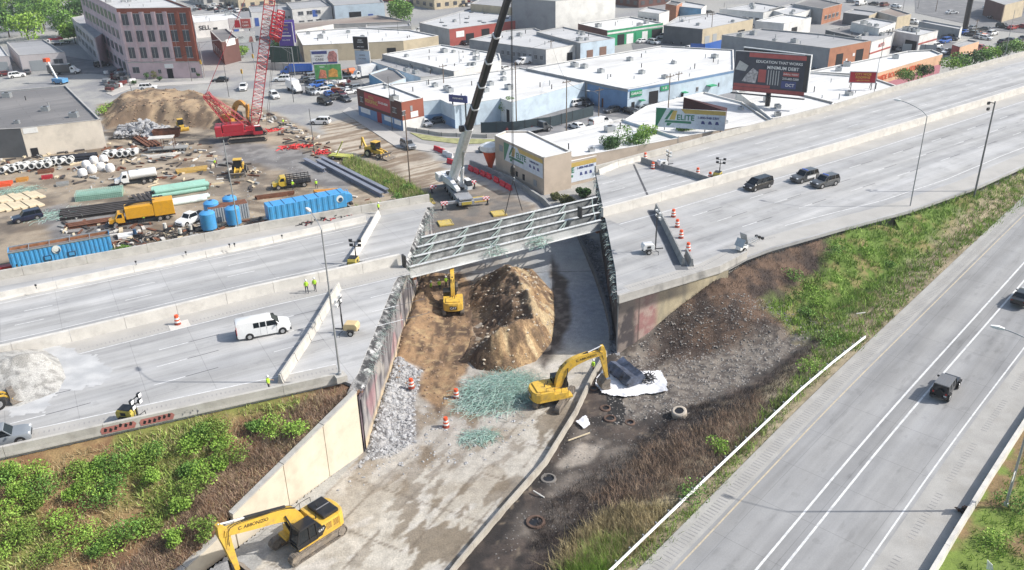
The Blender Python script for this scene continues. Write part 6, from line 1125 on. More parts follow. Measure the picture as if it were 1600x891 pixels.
rb = bld('brick corner store with red sign, blue and white ground floor', [(557, 138), (627, 160), (661, 153), (600, 130)], 6.6, [WBR, WRD, WGR, WGR], RW, [(0, 'r', .44, .54, 0, 2.5), (0, 'w', .07, .13, 3.7, 4.8), (0, 'w', .80, .88, 3.7, 4.8), (1, 'w', .0, .14, 3.6, 4.6), (1, 'W', .38, .72, 2.7, 4.0), (1, 'G', .38, .48, 4.2, 5.4), (0, 'W', .06, .28, 1.1, 2.3), (0, 'W', .60, .78, 1.1, 2.2), (0, 'W', .82, .96, 1.1, 2.2)], name='corner_store', cat='corner store', base={0: (2.4, WBL), 1: (2.4, WW_)}, units=2)
facepanel(rb, 0, .18, .76, 3.2, 6.3, M_RED, 'sign_board', .12); facetext(rb, 0, .34, 5.4, 'TOTAL', .8, M_YEL2, .14); facetext(rb, 0, .34, 4.4, 'ROOFING', 1.25, M_YEL2, .14); facetext(rb, 0, .60, 4.9, '215-333-8000', .75, M_WHITE, .14)
wb = bld('large white-roofed garage row with pale blue walls behind the black boom', [(640, 150), (661, 159), (688, 156), (710, 166), (782, 154), (799, 160), (917, 128), (896, 120), (812, 106), (700, 121), (610, 132)], 5.2, [WLB, WLB, WLB, WLB, WW_, WLB, WLB, WGR, WGR, WGR, WGR], RW, [(4, 'h', .55, .80, 0, 3.2), (6, 's', .36, .50, 0, 3.2), (6, 's', .66, .76, 0, 3.4), (6, 's', .80, .94, 0, 3.4), (4, 'W', .1, .3, .0, 2.)], base={2: (2.0, WBL), 1: (2.0, WBL)}, units=12, par=.25, name='garage_row')
bb = bld('blue-walled garage with white roof and a green sign, along the side street', [(918, 127), (981, 140), (1060, 127), (1147, 110), (1146, 78), (1033, 72), (880, 97), (822, 107)], 5.6, [WBL, WLB, WLB, WGR, WGR, WGR, WGR, WGR], RW, [(1, 'h', .42, .60, 0, 4.2), (1, 'd', .08, .14, 0, 2.4), (2, 'd', .06, .1, 0, 2.4), (2, 'w', .32, .36, 2.2, 3.2), (2, 'w', .72, .74, 2.2, 3.2)], units=12, par=.3, name='garage', cat='garage', band={1: (5.0, 5.55, WBL), 2: (5.0, 5.55, WBL), 0: (5.0, 5.55, WGR)})
facepanel(bb, 1, .05, .27, 3.7, 5.1, WGN, 'sign_board', .2); facetext(bb, 1, .16, 4.4, 'GARAGE', .8, M_WHITE, .22); facepanel(bb, 1, .64, .8, 3.9, 5.1, WGN, 'sign_board', .2); facetext(bb, 1, .72, 4.5, '$ 55', .8, M_WHITE, .22)
for u in (.22,): facepanel(bb, 1, u, u+.08, 2.5, 2.7, WGN, 'awning', 1.1)
facepanel(bb, 2, .06, .13, 2.6, 2.8, WGN, 'awning', 1.2); facepanel(bb, 2, .50, .62, 3.0, 3.2, WGN, 'awning', 1.6)
bld('long grey-blue office with a row of square windows, right of the black boom', [(733, 62), (853, 78), (900, 70), (835, 44), (790, 48)], 4.6, [WGR, WW_, WGR, WGR, WGR], RL_, wins(0, 8, .42, .98, 1.4, 2.8, fill=.4)+[(1, 'd', .7, .88, 0, 2.6)], units=5)
bld('pale building with two brown doors and a blue-grey end', [(838, 50), (907, 68), (961, 60), (880, 42)], 5.4, [WGR, WLB, WGR, WGR], RL_, [(1, 'b', .18, .36, 0, 3.0), (1, 'b', .55, .75, 0, 3.4)], units=4)
bld('red painted brick workshop with two open bays', [(655, 36), (702, 46), (823, 30), (830, 16), (740, 12)], 5.6, [WCG, WBK, WGR, WGR, WGR], RL_, [(1, 'h', .20, .30, 0, 3.4), (1, 'h', .40, .50, 0, 4.2), (1, 'W', .08, .18, 2.6, 4.6), (1, 'W', .56, .59, 1, 2.6)], skyl=11, units=6, name='workshop', cat='workshop')
bld('pale tan warehouse wall at the top behind the red workshop', [(735, 6), (800, 12), (830, 6), (760, -6)], 8, [WTN, WTN, WGR, WGR], RG_, wins(1, 4, .1, .9, 1, 2.4), name='warehouse', cat='warehouse')
bld('huge white and grey warehouse at the top edge', [(800, -2), (868, 2), (962, -8), (900, -26)], 13, [WGR, WW_, WGR, WGR], RG_, wins(1, 4, .05, .6, 1, 2.4), name='warehouse', cat='warehouse')
gb = bld('brick building with a green and white fascia', [(903, 37), (949, 48), (1036, 36), (985, 26)], 5.2, [WBR, WGN, WGR, WGR], RW, [(1, 'h', .18, .30, 0, 3.4), (1, 'W', .34, .46, 0, 3.2), (1, 'g', .50, .60, 0, 3.4), (1, 'W', .62, .72, 0, 3.3), (1, 'h', .8, .98, 0, 3.5)], units=4, band={1: (3.9, 4.5, WW_)})
bld('grey warehouse with a long row of tan bays on its right side', [(1037, 40), (1098, 46), (1177, 30), (1120, 20), (1060, 26)], 5.8, [WDG, WTN, WGR, WGR, WGR], RL_, [(1, 's', .05, .14, 0, 3.4), (1, 's', .20, .28, 0, 3.6), (1, 'd', .5, .56, 0, 2.6), (1, 'd', .7, .84, 0, 3)], units=6, name='warehouse', cat='warehouse')
bld('white two-storey house with a low hipped roof', [(997, 18), (1030, 22), (1046, 17), (1012, 11)], 7, [WW_, WW_, WGR, WGR], RL_, wins(0, 4, .1, .9, 3.8, 5.2)+wins(1, 2, .1, .9, 1.2, 2.6), name='house', cat='house')
bld('bright blue-sided building behind the white house', [(1058, 10), (1096, 14), (1104, 8), (1070, 2)], 6, [WSK, WW_, WGR, WGR], RL_, name='house', cat='house')
bld('brick terrace at the top between the white house and the blue one', [(1040, 6), (1057, 9), (1066, 4), (1048, 1)], 7, [WOB, WOB, WGR, WGR], RD, wins(1, 2, .1, .9, 1, 2.2), name='house', cat='house')
bld('low white motor building with square dark windows at the top right', [(1124, 14), (1193, 20), (1230, 12), (1180, 4)], 4.6, [WW_, WW_, WGR, WGR], RL_, wins(0, 6, .08, .95, .8, 2.6), units=3)
bld('white garage with pale roof behind the tan bays', [(1180, 33), (1225, 37), (1268, 28), (1225, 22)], 4.8, [WW_, WW_, WGR, WGR], RW, [(1, 'h', .3, .5, 0, 2.8)], name='garage', cat='garage')
bk = bld('grey-sided workshop with a brick end and two dark bays, above the big billboard', [(1128, 55), (1297, 76), (1361, 64), (1290, 54), (1190, 45)], 6.4, [WGR, WOB, WGR, WGR, WGR], RG_, [(1, 'h', .18, .34, 0, 4.4), (1, 'h', .66, .84, 0, 4.6), (1, 'W', .42, .46, .6, 2.6), (1, 'W', .58, .63, 3, 3.8)], units=5, name='workshop', cat='workshop')
wr_ = bld('white building with red trim bands beside the brick workshop', [(1335, 60), (1362, 66), (1394, 56), (1398, 50), (1352, 50)], 5.4, [WW_, WW_, WGR, WGR, WGR], RG_, [], band={1: (1.8, 2.3, WBK), 0: (1.8, 2.3, WBK)}, units=3); facetext(wr_, 1, .5, 3.6, 'AUTO', 1.5, M_RED);
bld('white two-storey block with small square windows at the top right', [(1330, 35), (1374, 45), (1400, 35), (1362, 28)], 7.2, [WW_, WW_, WGR, WGR], RL_, wins(1, 5, .05, .95, 4.4, 5.8, fill=.4), units=3)
bld('dark flat roof in front of the white two-storey block', [(1290, 47), (1337, 58), (1372, 50), (1330, 40)], 4.8, [WDG, WBK, WGR, WGR], RD, units=2)
wr2 = bld('white bay building with a red stripe and an open dark bay', [(1393, 48), (1437, 56), (1466, 48), (1420, 41)], 5.4, [WPW, WW_, WGR, WGR], RL_, [(0, 'h', .55, .95, 0, 3.6)], band={1: (2.6, 3.1, WBK)}, units=5)
mu = bld('long white-roofed roofing store with a peach and rose mural wall', [(1262, 112), (1362, 117), (1443, 93), (1473, 85), (1456, 78), (1418, 80)], 5.0, [WCG, WPO, WPO, WGR, WGR, WGR], RW, [(1, 'd', .02, .05, 0, 1.6)], base={1: (1.8, WRO), 2: (2.4, WRO)}, units=2, name='roofing_store', cat='store'); facetext(mu, 1, .45, 3.4, 'CITY WIDE ROOFING & SIDING', 1.9, M_ORANGE, .1)
bld('orange-red shed with peeling lettering at the right', [(1488, 70), (1500, 74), (1530, 65), (1512, 62)], 3.4, [WBK, WPO, WGR, WGR], RG_, name='shed', cat='shed')
bld('long grey trailer-like shed beyond the parked cars, at the right', [(1436, 34), (1500, 46), (1504, 42), (1442, 31)], 3.6, [WGR, WW_, WGR, WGR], RL_, name='shed', cat='shed')
bld('brown gabled house by the wide avenue', [(1370, 18), (1402, 27), (1424, 22), (1392, 12)], 4.2, [WCG, WTN, WGR, WGR], RB, wins(0, 3, .1, .9, 1, 2.2), name='house', cat='house')
bld('dark box-like shed near the brown gabled house', [(1318, 20), (1358, 25), (1372, 19), (1334, 14)], 4, [WDG, WTN, WGR, WGR], RG_, name='shed', cat='shed')
bld('brick building at the top right corner of the avenue', [(1540, -2), (1570, 8), (1602, 0), (1560, -10)], 6, [WBR, WTN, WGR, WGR], RG_, name='house', cat='house')
bld('orange brick hall at the top, left of the brown gabled house', [(1240, 6), (1286, 14), (1316, 6), (1270, -4)], 5.5, [WGR, WOB, WGR, WGR], RD, wins(1, 4, .1, .9, 1.4, 2.8))
bld('white multi-bay garage with dark doors beside the orange hall', [(1202, 15), (1234, 25), (1268, 15), (1236, 6)], 4.6, [WW_, WW_, WGR, WGR], RL_, wins(1, 4, .08, .95, 0, 2.8, 'h'), units=2, name='garage', cat='garage')
# white roofs right behind the parapet
bld('broad white roof with two air handlers beside the green bushes', [(893, 246), (930, 240), (1018, 224), (1062, 216), (972, 186), (838, 216)], 5.0, [WSB, WSB, WSB, WW_, WW_, WW_], RW, units=3, par=.3, seed=5)
bld('white roof under the Elite billboard', [(975, 188), (1060, 215), (1206, 190), (1160, 160), (1100, 144), (1010, 166)], 5.2, [WLB, WSB, WSB, WW_, WW_, WW_], RW, units=2, par=.3)
bld('white roof with a grey parapet under the dark school billboard', [(1150, 142), (1206, 186), (1300, 166), (1304, 160), (1205, 135)], 5.6, [WW_, WSB, WSB, WCG, WGR], RW, units=3, par=.4)
bld('wide white roof sloping to the highway, below the red and yellow sign', [(1206, 134), (1304, 162), (1412, 138), (1362, 121), (1262, 113)], 5.3, [WCG, WSB, WSB, WW_, WW_], RW, units=5, par=.3)
# Elite corner building
eb = bld('two-storey sandy block building with large green and gold sign boards', [(773, 212), (850, 247), (893, 237), (826, 205), (790, 205)], 6.9, [WSB, WSB, WSB, WSB, WSB], RW, [(0, 'G', .10, .17, 4.4, 5.6), (0, 'd', .58, .62, .9, 2), (0, 'd', .44, .48, .9, 1.9), (0, 'G', .80, .86, .9, 2.)], par=.25, name='corner_building')
eb2 = bld('single-storey sandy wing with a painted sign wall next to the broken deck', [(851, 262), (932, 244), (928, 240), (893, 240)], 4.6, [WSB]*4, RW, par=.2, name='building_wing', cat='building')
M_EG = paint('sign_green', (.03, .20, .12)); M_EY = paint('sign_gold', (.55, .40, .12)); M_EB = paint('sign_blue_white', (.62, .68, .76)); M_EN = paint('sign_navy', (.05, .07, .22))
def elite_poly(put, L, z0, z1):
 """the striped house-shaped design: put(points, material, name)"""
 h = z1-z0
 put([(0, z0), (L, z0), (L, z1), (0, z1)], M_EB, 'sign_board', .05); put([(0, z0+h*.02), (L*.02, z0), (L*.155, z1), (0, z1)], M_EG, 'green_wedge', .07)
 put([(L*.27, z1), (L*.36, z1), (L*.42, z1-h*.22), (L, z1-h*.22), (L, z1), (L*.27, z1)][:5], M_EY, 'gold_band', .07); put([(L*.13, z0+h*.42), (L*.17, z0+h*.42), (L*.26, z1-h*.08), (L*.22, z1-h*.08)], M_EG, 'green_slash', .075); put([(L*.2, z0+h*.42), (L*.28, z0+h*.42), (L*.31, z1-h*.10), (L*.25, z1-h*.10)], M_EY, 'gold_slash', .075)
 put([(L*.13, z0+h*.26), (L*.52, z0+h*.26), (L*.52, z0+h*.38), (L*.15, z0+h*.38)], M_EG, 'green_bar', .078); put([(L*.16, z0+h*.1), (L*.2, z0+h*.1), (L*.24, z0+h*.24), (L*.17, z0+h*.24)], M_EG, 'green_foot', .078)
 for k_ in range(3): put([(L*(.66+k_*.1), z0+h*.28), (L*(.72+k_*.1), z0+h*.28), (L*(.70+k_*.1), z0+h*.44), (L*(.67+k_*.1), z0+h*.44)], M_EN, 'badge', .075)
def put_on(B, e, u0m):
 return lambda pts, m, nm, o: facepoly(B, e, [(u0m+x, z) for x, z in pts], m, nm, out=o)
_, _, Le = facade_frame(eb[1], 0); elite_poly(put_on(eb, 0, Le*.20), Le*.78, 3.0, 6.5); facetext(eb, 0, .56, 5.0, 'ELITE', 1.5, M_EG, .10); facetext(eb, 0, .815, 5.15, '1-800-948-3301', .5, M_EN, .10)
_, _, Le = facade_frame(eb2[1], 0); elite_poly(put_on(eb2, 0, .5), Le*.95, .6, 4.3); facetext(eb2, 0, .42, 2.9, 'ELITE', 1.4, M_EG, .10); facetext(eb2, 0, .78, 3.1, '1-800-948-3301', .6, M_EN, .10)
cn = MB(); p = G(776, 262, 0); pt = thing('planter_cone', 'orange ice-cream-cone kiosk with a white top at the corner of the sandy building', 'kiosk', (p[0]-1.2, p[1], 0)); MB().lathe([(.35, 0), (1.5, 3.4)], n=14).build('cone', M_ORANGE, pt); MB().lathe([(1.5, 3.4), (2.0, 3.7), (1.9, 4.6), (1.0, 5.0), (0.1, 5.1)], n=14).build('top', M_WHITE, pt)
def board(label, px, py, z0, yb, yt, width, rz, m, posts='mono', name='billboard', post_m=None, back=.5, frame=True):
 g = G(px, py, z0); zb = hgt(px, py, z0, yb); zt = hgt(px, py, z0, yt); t = thing(name, label, 'billboard', g, rz); w = width/2
 pn = MB().bx(-w, w, -.12, .12, zb, zt).build('panel', m, t)
 if frame: MB().bx(-w-.12, w+.12, -.05, .30, zt, zt+.15).bx(-w-.12, w+.12, -.05, .30, zb-.15, zb).bx(-w-.14, -w, -.05, .3, zb, zt).bx(w, w+.14, -.05, .3, zb, zt).build('frame', M_FRM if post_m is None else post_m, t)
 if posts == 'mono': MB().tube((0, .5, 0), (0, .5, zb+.6), .55, n=12).build('post', M_BLACK, t)
 elif posts == 'two':
  for s in (-1, 1): MB().box((s*w*.7, .3, zt/2), (.25, .25, zt)).build('post', M_DKG, t)
 elif posts == 'frame':
  for s in (-1, 1): MB().beam((s*w*.8, .3, 0), (s*w*.8, .1, zt), .15).beam((s*w*.8, 2.2, 0), (s*w*.8, .1, zt*.8), .12).build('strut', M_DKG, t)
 def put(pts, mm, nm, o): return MB().loft([[(x-w, -.12-o, z) for x, z in pts], [(x-w, -.12, z) for x, z in pts]]).build(nm, mm, t)
 def tx(s, x, z, size, mm, o=.10, sx=1.): return text(s, 'lettering', mm, t, (x, -.12-o, z), (PI/2, 0, 0), size, .01, bold=True, sx=sx)
 return t, zb, zt, put, tx
M_BBD = mat('billboard_dark', (.045, .05, .07), .5, var=.3, vs=.5); M_BBR = mat('billboard_red', (.42, .09, .08), .5); M_BBP = mat('billboard_purple', (.09, .05, .30), .5);
RZB = R(-38)
t, zb, zt, put, tx = board('big dark billboard about education on a thick black post above white roofs', 1198, 166, 5.3, 139, 84, 15.5, R(-30), M_BBD)
h = zt-zb; put([(3.0, zt-h*.13), (15.3, zt-h*.13), (15.3, zt-.05), (3, zt-.05)], M_BBR, 'red_strip', .03); put([(0, zb-.9), (15.3, zb-.9), (15.3, zb), (0, zb)], M_BBR, 'apron', .03); put([(.1, zb+.1), (8, zb+.1), (8, zb+.7), (.1, zb+.7)], M_BBR, 'red_strip', .03)
put([(1.8, zb+1.2), (4.8, zb+1.0), (5.2, zb+3.4), (4, zb+4.2), (2.6, zb+2.6)], mat('photo_grey', (.42, .40, .40), .5, var=.5, vs=2), 'photo_figure', .03); put([(.2, zb+3.6), (2.4, zb+3.4), (3, zb+4.6), (1, zb+5.6)], M_STEEL, 'photo_light', .035); put([(5.3, zb+1.3), (6.9, zb+1.3), (6.9, zb+4.0), (5.3, zb+4.0)], M_BBR, 'photo_panel', .03)
for k_ in range(5): put([(7.3+k_*.55, zb+.9), (7.5+k_*.55, zb+.9), (7.5+k_*.55, zb+4.0), (7.3+k_*.55, zb+4.0)], M_STEEL, 'photo_bar', .03)
tx('EDUCATION THAT WORKS', 1.7, zb+h*.76, .78, M_WHITE); tx('MINIMUM DEBT', 2.6, zb+h*.61, .95, M_WHITE); put([(10.5, zb+h*.40), (13.8, zb+h*.40), (13.8, zb+h*.52), (10.5, zb+h*.52)], M_BBR, 'red_button', .03); tx('ENROLL TODAY', 4.4, zb+h*.46, .42, M_WHITE); tx('215-602-2200', 4.4, zb+h*.33, .6, M_WHITE); put([(10.3, zb+.4), (13.4, zb+.4), (13.4, zb+h*.26), (10.3, zb+h*.26)], M_EN, 'logo_panel', .03); tx('DCT', 4.4, zb+h*.15, .9, M_WHITE)
MB().bx(-7.9, 7.9, -1.3, -.3, zb-1.4, zb-1.3).bx(-7.9, 7.9, -1.32, -1.26, zb-.5, zb-.44).build('catwalk', M_DKG, t);
tb = thing('rear_billboard', 'rear board of the education billboard seen edge-on behind it', 'billboard', t.location, R(-44)); MB().bx(-7.6, 7.9, 1.6, 1.9, zb, zt+.2).build('panel', M_DKG, tb); MB().bx(-7.7, 8.0, 1.55, 1.95, zt+.2, zt+.4).bx(7.9, 8.05, 1.55, 1.95, zb, zt+.2).build('frame', M_WHITE, tb)
t, zb, zt, put, tx = board('long white, green and gold roof billboard with a phone number beside the parapet', 1077, 206, 5.0, 201, 171, 13.6, R(-19), M_EB, 'none', frame=False)
elite_poly(lambda pts, m, nm, o: put(pts, m, nm, o*.7), 13.6, zb, zt); tx('ELITE', -.9, zb+(zt-zb)*.55, 1.5, M_EG, .08); tx('1-800-948-3301', 3.55, zb+(zt-zb)*.60, .66, M_EN, .08)
MB().loft([[(-1.6, .2, zb+1.), (6.8, .2, zb), (6.8, .2, zt), (-1.6, .2, zt)], [(-1.6, .35, zb+1), (6.8, .35, zb), (6.8, 2.4, zt+.1), (-1.6, .5, zt+2.2)]]).build('back_frame', mat('oxblood_steel', (.05, .012, .012), .7), t);
for s in (-5, -1, 3, 6): MB().beam((s, .2, 0), (s, .2, zb+.4), .15).build('strut', M_DKG, t)
t, zb, zt, put, tx = board('small red and yellow roof sign on thin struts over a white roof', 1345, 141, 5.0, 129, 113, 5.6, R(-12), M_RED, 'frame'); tx('CITY WIDE', 0, zb+(zt-zb)*.80, .72, M_YEL); tx('ROOFING', 0, zb+(zt-zb)*.50, .72, M_YEL); tx('1-800-CITYWIDE', 0, zb+(zt-zb)*.2, .42, M_YEL)
t, zb, zt, put, tx = board('tall purple two-sided billboard above the dark fence', 452, 97, 0, 74, 36, 4.6, R(-6), M_BBP, 'mono'); h = zt-zb; tx('WHERE', 0, zb+h*.90, .7, M_EY); tx('TWO', 0, zb+h*.74, .8, M_EY); put([(.5, zb+h*.45), (4.0, zb+h*.45), (4, zb+h*.5), (.5, zb+h*.5)], M_WHITE, 'strip', .03); tx('ARE BETTER', 0, zb+h*.60, .45, M_WHITE); tx('CALL NOW', 0, zb+h*.30, .5, M_WHITE)
tb = thing('rear_billboard', 'second purple board angled behind the tall purple billboard', 'billboard', t.location, R(20)); MB().bx(-1.6, 3.2, 1.2, 1.5, zb+1, zt+.6).build('panel', M_BBP, tb)
t, zb, zt, put, tx = board('white and purple health care billboard, upper of the pair over the car lot', 512, 133, 0, 100, 79, 7.2, R(4), M_WHITE, 'two'); h = zt-zb; put([(.2, zt-h*.25), (4.4, zt-h*.25), (4.4, zt-.1), (.2, zt-.1)], M_EN, 'purple_strip', .03); tx('PRIMARY', -1.4, zb+h*.58, .62, M_GREY); tx('CARE', -1.4, zb+h*.34, .95, M_GREY); put([(4.6, zb+h*.15), (6.9, zb+h*.15), (7.1, zb+h*.7), (6.3, zb+h*.97), (5, zb+h*.9), (4.4, zb+h*.5)], mat('photo_face', (.45, .20, .18), .5, var=.6, vs=1.5), 'photo_figure', .03); put([(.2, zb+.05), (7, zb+.05), (7, zb+h*.15), (.2, zb+h*.15)], M_EN, 'purple_strip', .03)
t, zb, zt, put, tx = board('green and orange food billboard, lower of the pair over the car lot', 515, 133.5, 0, 124, 101, 7.2, R(4), mat('billboard_green', (.10, .33, .10), .5, var=.4, vs=.8), 'none'); h = zt-zb; put([(.8, zb+.4), (3.2, zb+.3), (3.0, zb+h*.6), (1.6, zb+h*.7)], mat('photo_peach', (.65, .22, .12), .5, var=.5, vs=2), 'photo_fruit', .03); put([(3.6, zb+.6), (6.2, zb+.6), (6.2, zb+h*.6), (5, zb+h*.75), (3.8, zb+h*.6)], mat('photo_orange', (.68, .33, .07), .5, var=.4, vs=2), 'photo_fruit', .03); tx('FRESH', -1.5, zb+h*.86, .5, M_WHITE)
t, zb, zt, put, tx = board('black billboard with white text, upper of the pair by the white truck', 568, 116, 0, 77, 58, 4.6, R(-20), M_BLACK, 'mono'); h = zt-zb; tx('JERSEY', 0, zb+h*.75, .5, M_WHITE); tx('CAREERS', 0, zb+h*.58, .5, M_WHITE); tx('APPLY NOW', 0, zb+h*.2, .4, M_WHITE)
t, zb, zt, put, tx = board('pale grey billboard, lower of the pair by the white truck', 569, 116.5, 0, 101, 80, 4.6, R(-20), WLB, 'none'); tx('NOTICE', 0, zb+(zt-zb)*.7, .5, M_GREY); tx('CALL TODAY', 0, zb+(zt-zb)*.45, .4, M_GREY)
t, zb, zt, put, tx = board('white and red billboard, upper of the pair left of the red crane boom', 383, 84, 0, 45, 29, 7.4, R(6), M_WHITE, 'two'); h = zt-zb; put([(3.8, zb+.2), (7, zb+.2), (7, zt-.2), (3.8, zt-.2)], M_BBR, 'red_panel', .03); put([(1.7, zb+.4), (3.6, zb+.4), (3.4, zt-.5), (2, zt-.5)], M_RED, 'red_picture', .03); tx('2 FOR', 1.6, zb+h*.62, .7, M_WHITE); tx('CRISPY', 1.6, zb+h*.3, .7, M_WHITE)
t, zb, zt, put, tx = board('white notice billboard, lower of the pair left of the red crane boom', 384, 84.5, 0, 67, 50, 7.4, R(6), M_WHITE, 'none'); put([(5.4, zb+.2), (6.9, zb+.2), (6.6, zb+2), (5.8, zb+2)], mat('photo_face', (.45, .20, .18), .5), 'photo_figure', .03); tx('INJURED', -1.4, (zb+zt)/2, .8, M_GREY)
t, zb, zt, put, tx = board('dark blue sign on two tall posts in front of the garage row', 718, 199, 0, 160, 149, 4.8, R(-28), M_EN, 'two', name='sign', frame=False); tx('PAPER MFRS', 0, zb+.9, .5, M_WHITE)
t, zb, zt, put, tx = board('small white sign on two posts over the car lot', 831, 165, 0, 145, 135, 4.0, R(16), M_WHITE, 'two', name='sign'); tx('LAMAR', 0, zb+.8, .6, M_BLACK)
p = G(1507, 48, 0); hp = thing('billboard_post', 'very thick black billboard post rising out of the top of the picture', 'billboard post', p); MB().tube((0, 0, 0), (0, 0, 30), .9, .9, n=12).build('post', M_BLACK, hp); MB().bx(-6, 6, -.3, .3, 30, 36).build('panel', M_BBD, hp); MB().tube((0, 0, 0), (0, 0, .5), 1.3, n=12).build('footing', WCG, hp)
protos = {}
cars = [(232, 140, 'suv', 'white', 'driving past the pink factory'), (345, 128, 'sedan', 'black', 'turning at the junction beyond the factory'), (381, 140, 'pickup', 'white', 'waiting at the junction with a load'), (429, 153, 'suv', 'white', 'heading for the camera left of the motorhome'), (441, 127, 'suv', 'white', 'side-on in front of the blue tipper'), (501, 194, 'suv', 'white', 'crossing the muddy junction'), (508, 163, 'suv', 'black', 'stopped at the car lot corner'), (638, 231, 'suv', 'silver', 'on the mud by the wooden pole'),
 (27, 121, 'suv', 'white', 'in the yard of the pink garage'), (43, 115, 'sedan', 'grey', 'behind the white car of the pink garage'), (10, 118, 'sedan', 'maroon', 'at the far left garage'), (664, 196, 'sedan', 'white', 'nearest the brick corner store'), (682, 192, 'sedan', 'grey', 'second from the brick store'), (694, 190, 'sedan', 'silver', 'third from the brick store'), (703, 188, 'suv', 'black', 'in the corner of the blue wall'),
 (766, 236, 'suv', 'black', 'beside the sandy corner building'), (480, 128, 'sedan', 'grey', 'at the front of the car lot under the billboards'), (489, 131, 'sedan', 'silver', 'second along the car lot'), (497, 136, 'suv', 'blue', 'third along the car lot'), (487, 147, 'suv', 'silver', 'with its boot towards the street'), (519, 141, 'sedan', 'skyblue', 'under the lower billboard'), (512, 138, 'suv', 'white', 'under the food billboard'), (546, 147, 'sedan', 'white', 'against the brick store'), (533, 150, 'sedan', 'maroon', 'nose-on near the brick store'), (553, 141, 'hatch', 'silver', 'behind the brick store'), (540, 158, 'sedan', 'grey', 'at the kerb by the store corner'),
 (852, 171, 'pickup', 'white', 'beside the heap of scrap parts'), (836, 174, 'sedan', 'maroon', 'in the scrap yard, nose-on'), (903, 165, 'suv', 'white', 'in the lot by the black fence'), (915, 165, 'suv', 'black', 'between the white one and the street'), (957, 175, 'sedan', 'grey', 'on the side street by the rusty fence'), (984, 177, 'sedan', 'black', 'on the side street, middle of three'), (1003, 174, 'sedan', 'silver', 'on the side street, behind the black one'), (901, 201, 'sedan', 'white', 'at the kerb by the white roof'), (1014, 172, 'sedan', 'grey', 'below the open garage door'), (1040, 157, 'suv', 'black', 'near the green awning'), (1056, 155, 'suv', 'white', 'in the row near the green awning'), (1065, 152, 'sedan', 'grey', 'third in the row near the green awning'), (1117, 144, 'sedan', 'grey', 'by the second green awning'), (1130, 138, 'suv', 'black', 'beside the dark billboard'),
 (715, 67, 'sedan', 'grey', 'outside the red workshop'), (726, 70, 'sedan', 'black', 'nearer in front of the red workshop'), (735, 67, 'sedan', 'silver', 'beside the red workshop bays'), (780, 112, 'sedan', 'grey', 'behind the white flat roof'), (790, 110, 'sedan', 'white', 'behind the black boom'), (773, 115, 'sedan', 'black', 'left of the black boom'),
 (1004, 67, 'sedan', 'white', 'in the lot by the green fascia'), (1022, 69, 'suv', 'white', 'middle of the green fascia lot'), (1032, 60, 'pickup', 'white', 'under the open canopy'), (1047, 68, 'sedan', 'black', 'right end of the green fascia lot'), (1066, 62, 'suv', 'blue', 'among blue tarpaulins'), (1075, 78, 'sedan', 'white', 'behind the blue sheet'), (870, 48, 'sedan', 'white', 'by the small tree'), (1300, 104, 'sedan', 'white', 'outside the brick end'), (1280, 108, 'sedan', 'silver', 'outside the brick end, left one'), (1330, 98, 'sedan', 'grey', 'right of the brick bays'), (1390, 78, 'sedan', 'blue', 'at the back of the mural store'), (1400, 79, 'sedan', 'navy', 'second behind the mural store'), (1409, 80, 'sedan', 'silver', 'third behind the mural store'), (1403, 67, 'suv', 'maroon', 'in front of the red-banded bay'), (1476, 67, 'suv', 'blue', 'beside the orange-red shed'), (1484, 62, 'pickup', 'grey', 'behind the orange-red shed'), (1462, 75, 'suv', 'white', 'at the mural store corner'), (1512, 83, 'sedan', 'grey', 'by the bushes at the right'), (1524, 80, 'sedan', 'maroon', 'red one by the long shed'), (1532, 77, 'sedan', 'red', 'second red one by the long shed'), (1505, 92, 'sedan', 'silver', 'lowest one by the bushes'),
 (1529, 56, 'sedan', 'orange', 'parked on the wide street'), (1550, 55, 'suv', 'white', 'parked next to the orange one'), (1538, 48, 'sedan', 'grey', 'behind the white one on the wide street'), (1520, 46, 'sedan', 'silver', 'by the thick black post'), (1487, 22, 'sedan', 'white', 'driving on the avenue'), (1553, 29, 'sedan', 'black', 'driving on the avenue'), (1567, 44, 'suv', 'black', 'at the avenue corner'), (1582, 46, 'sedan', 'red', 'red one at the avenue corner'), (1596, 44, 'sedan', 'red', 'at the right edge of the avenue'), (1567, 68, 'sedan', 'black', 'at the kerb above the bushes'), (1580, 66, 'sedan', 'grey', 'second at the kerb above the bushes'), (1597, 63, 'sedan', 'black', 'last at the kerb above the bushes'), (1545, 14, 'sedan', 'white', 'by the tan houses'), (1590, 12, 'suv', 'navy', 'on the lawn at the top corner'), (1226, 40, 'sedan', 'white', 'by the white multi-bay garage'), (1262, 33, 'suv', 'blue', 'in the blue-filled lot'), (1252, 31, 'sedan', 'skyblue', 'left in the blue-filled lot'), (1412, 38, 'suv', 'white', 'behind the two-storey block'), (1425, 37, 'pickup', 'white', 'beside the long grey shed'), (160, 104, 'suv', 'black', 'in the shade under the conveyor'), (400, 62, 'sedan', 'grey', 'under the dark fence'), (430, 92, 'sedan', 'black', 'against the dark fence'), (442, 94, 'sedan', 'grey', 'at the end of the dark fence'), (536, 33, 'sedan', 'white', 'between the trailer and the box truck'), (1145, 30, 'sedan', 'red', 'by the low motor building'), (1108, 22, 'sedan', 'black', 'beside the bright blue-sided building')]

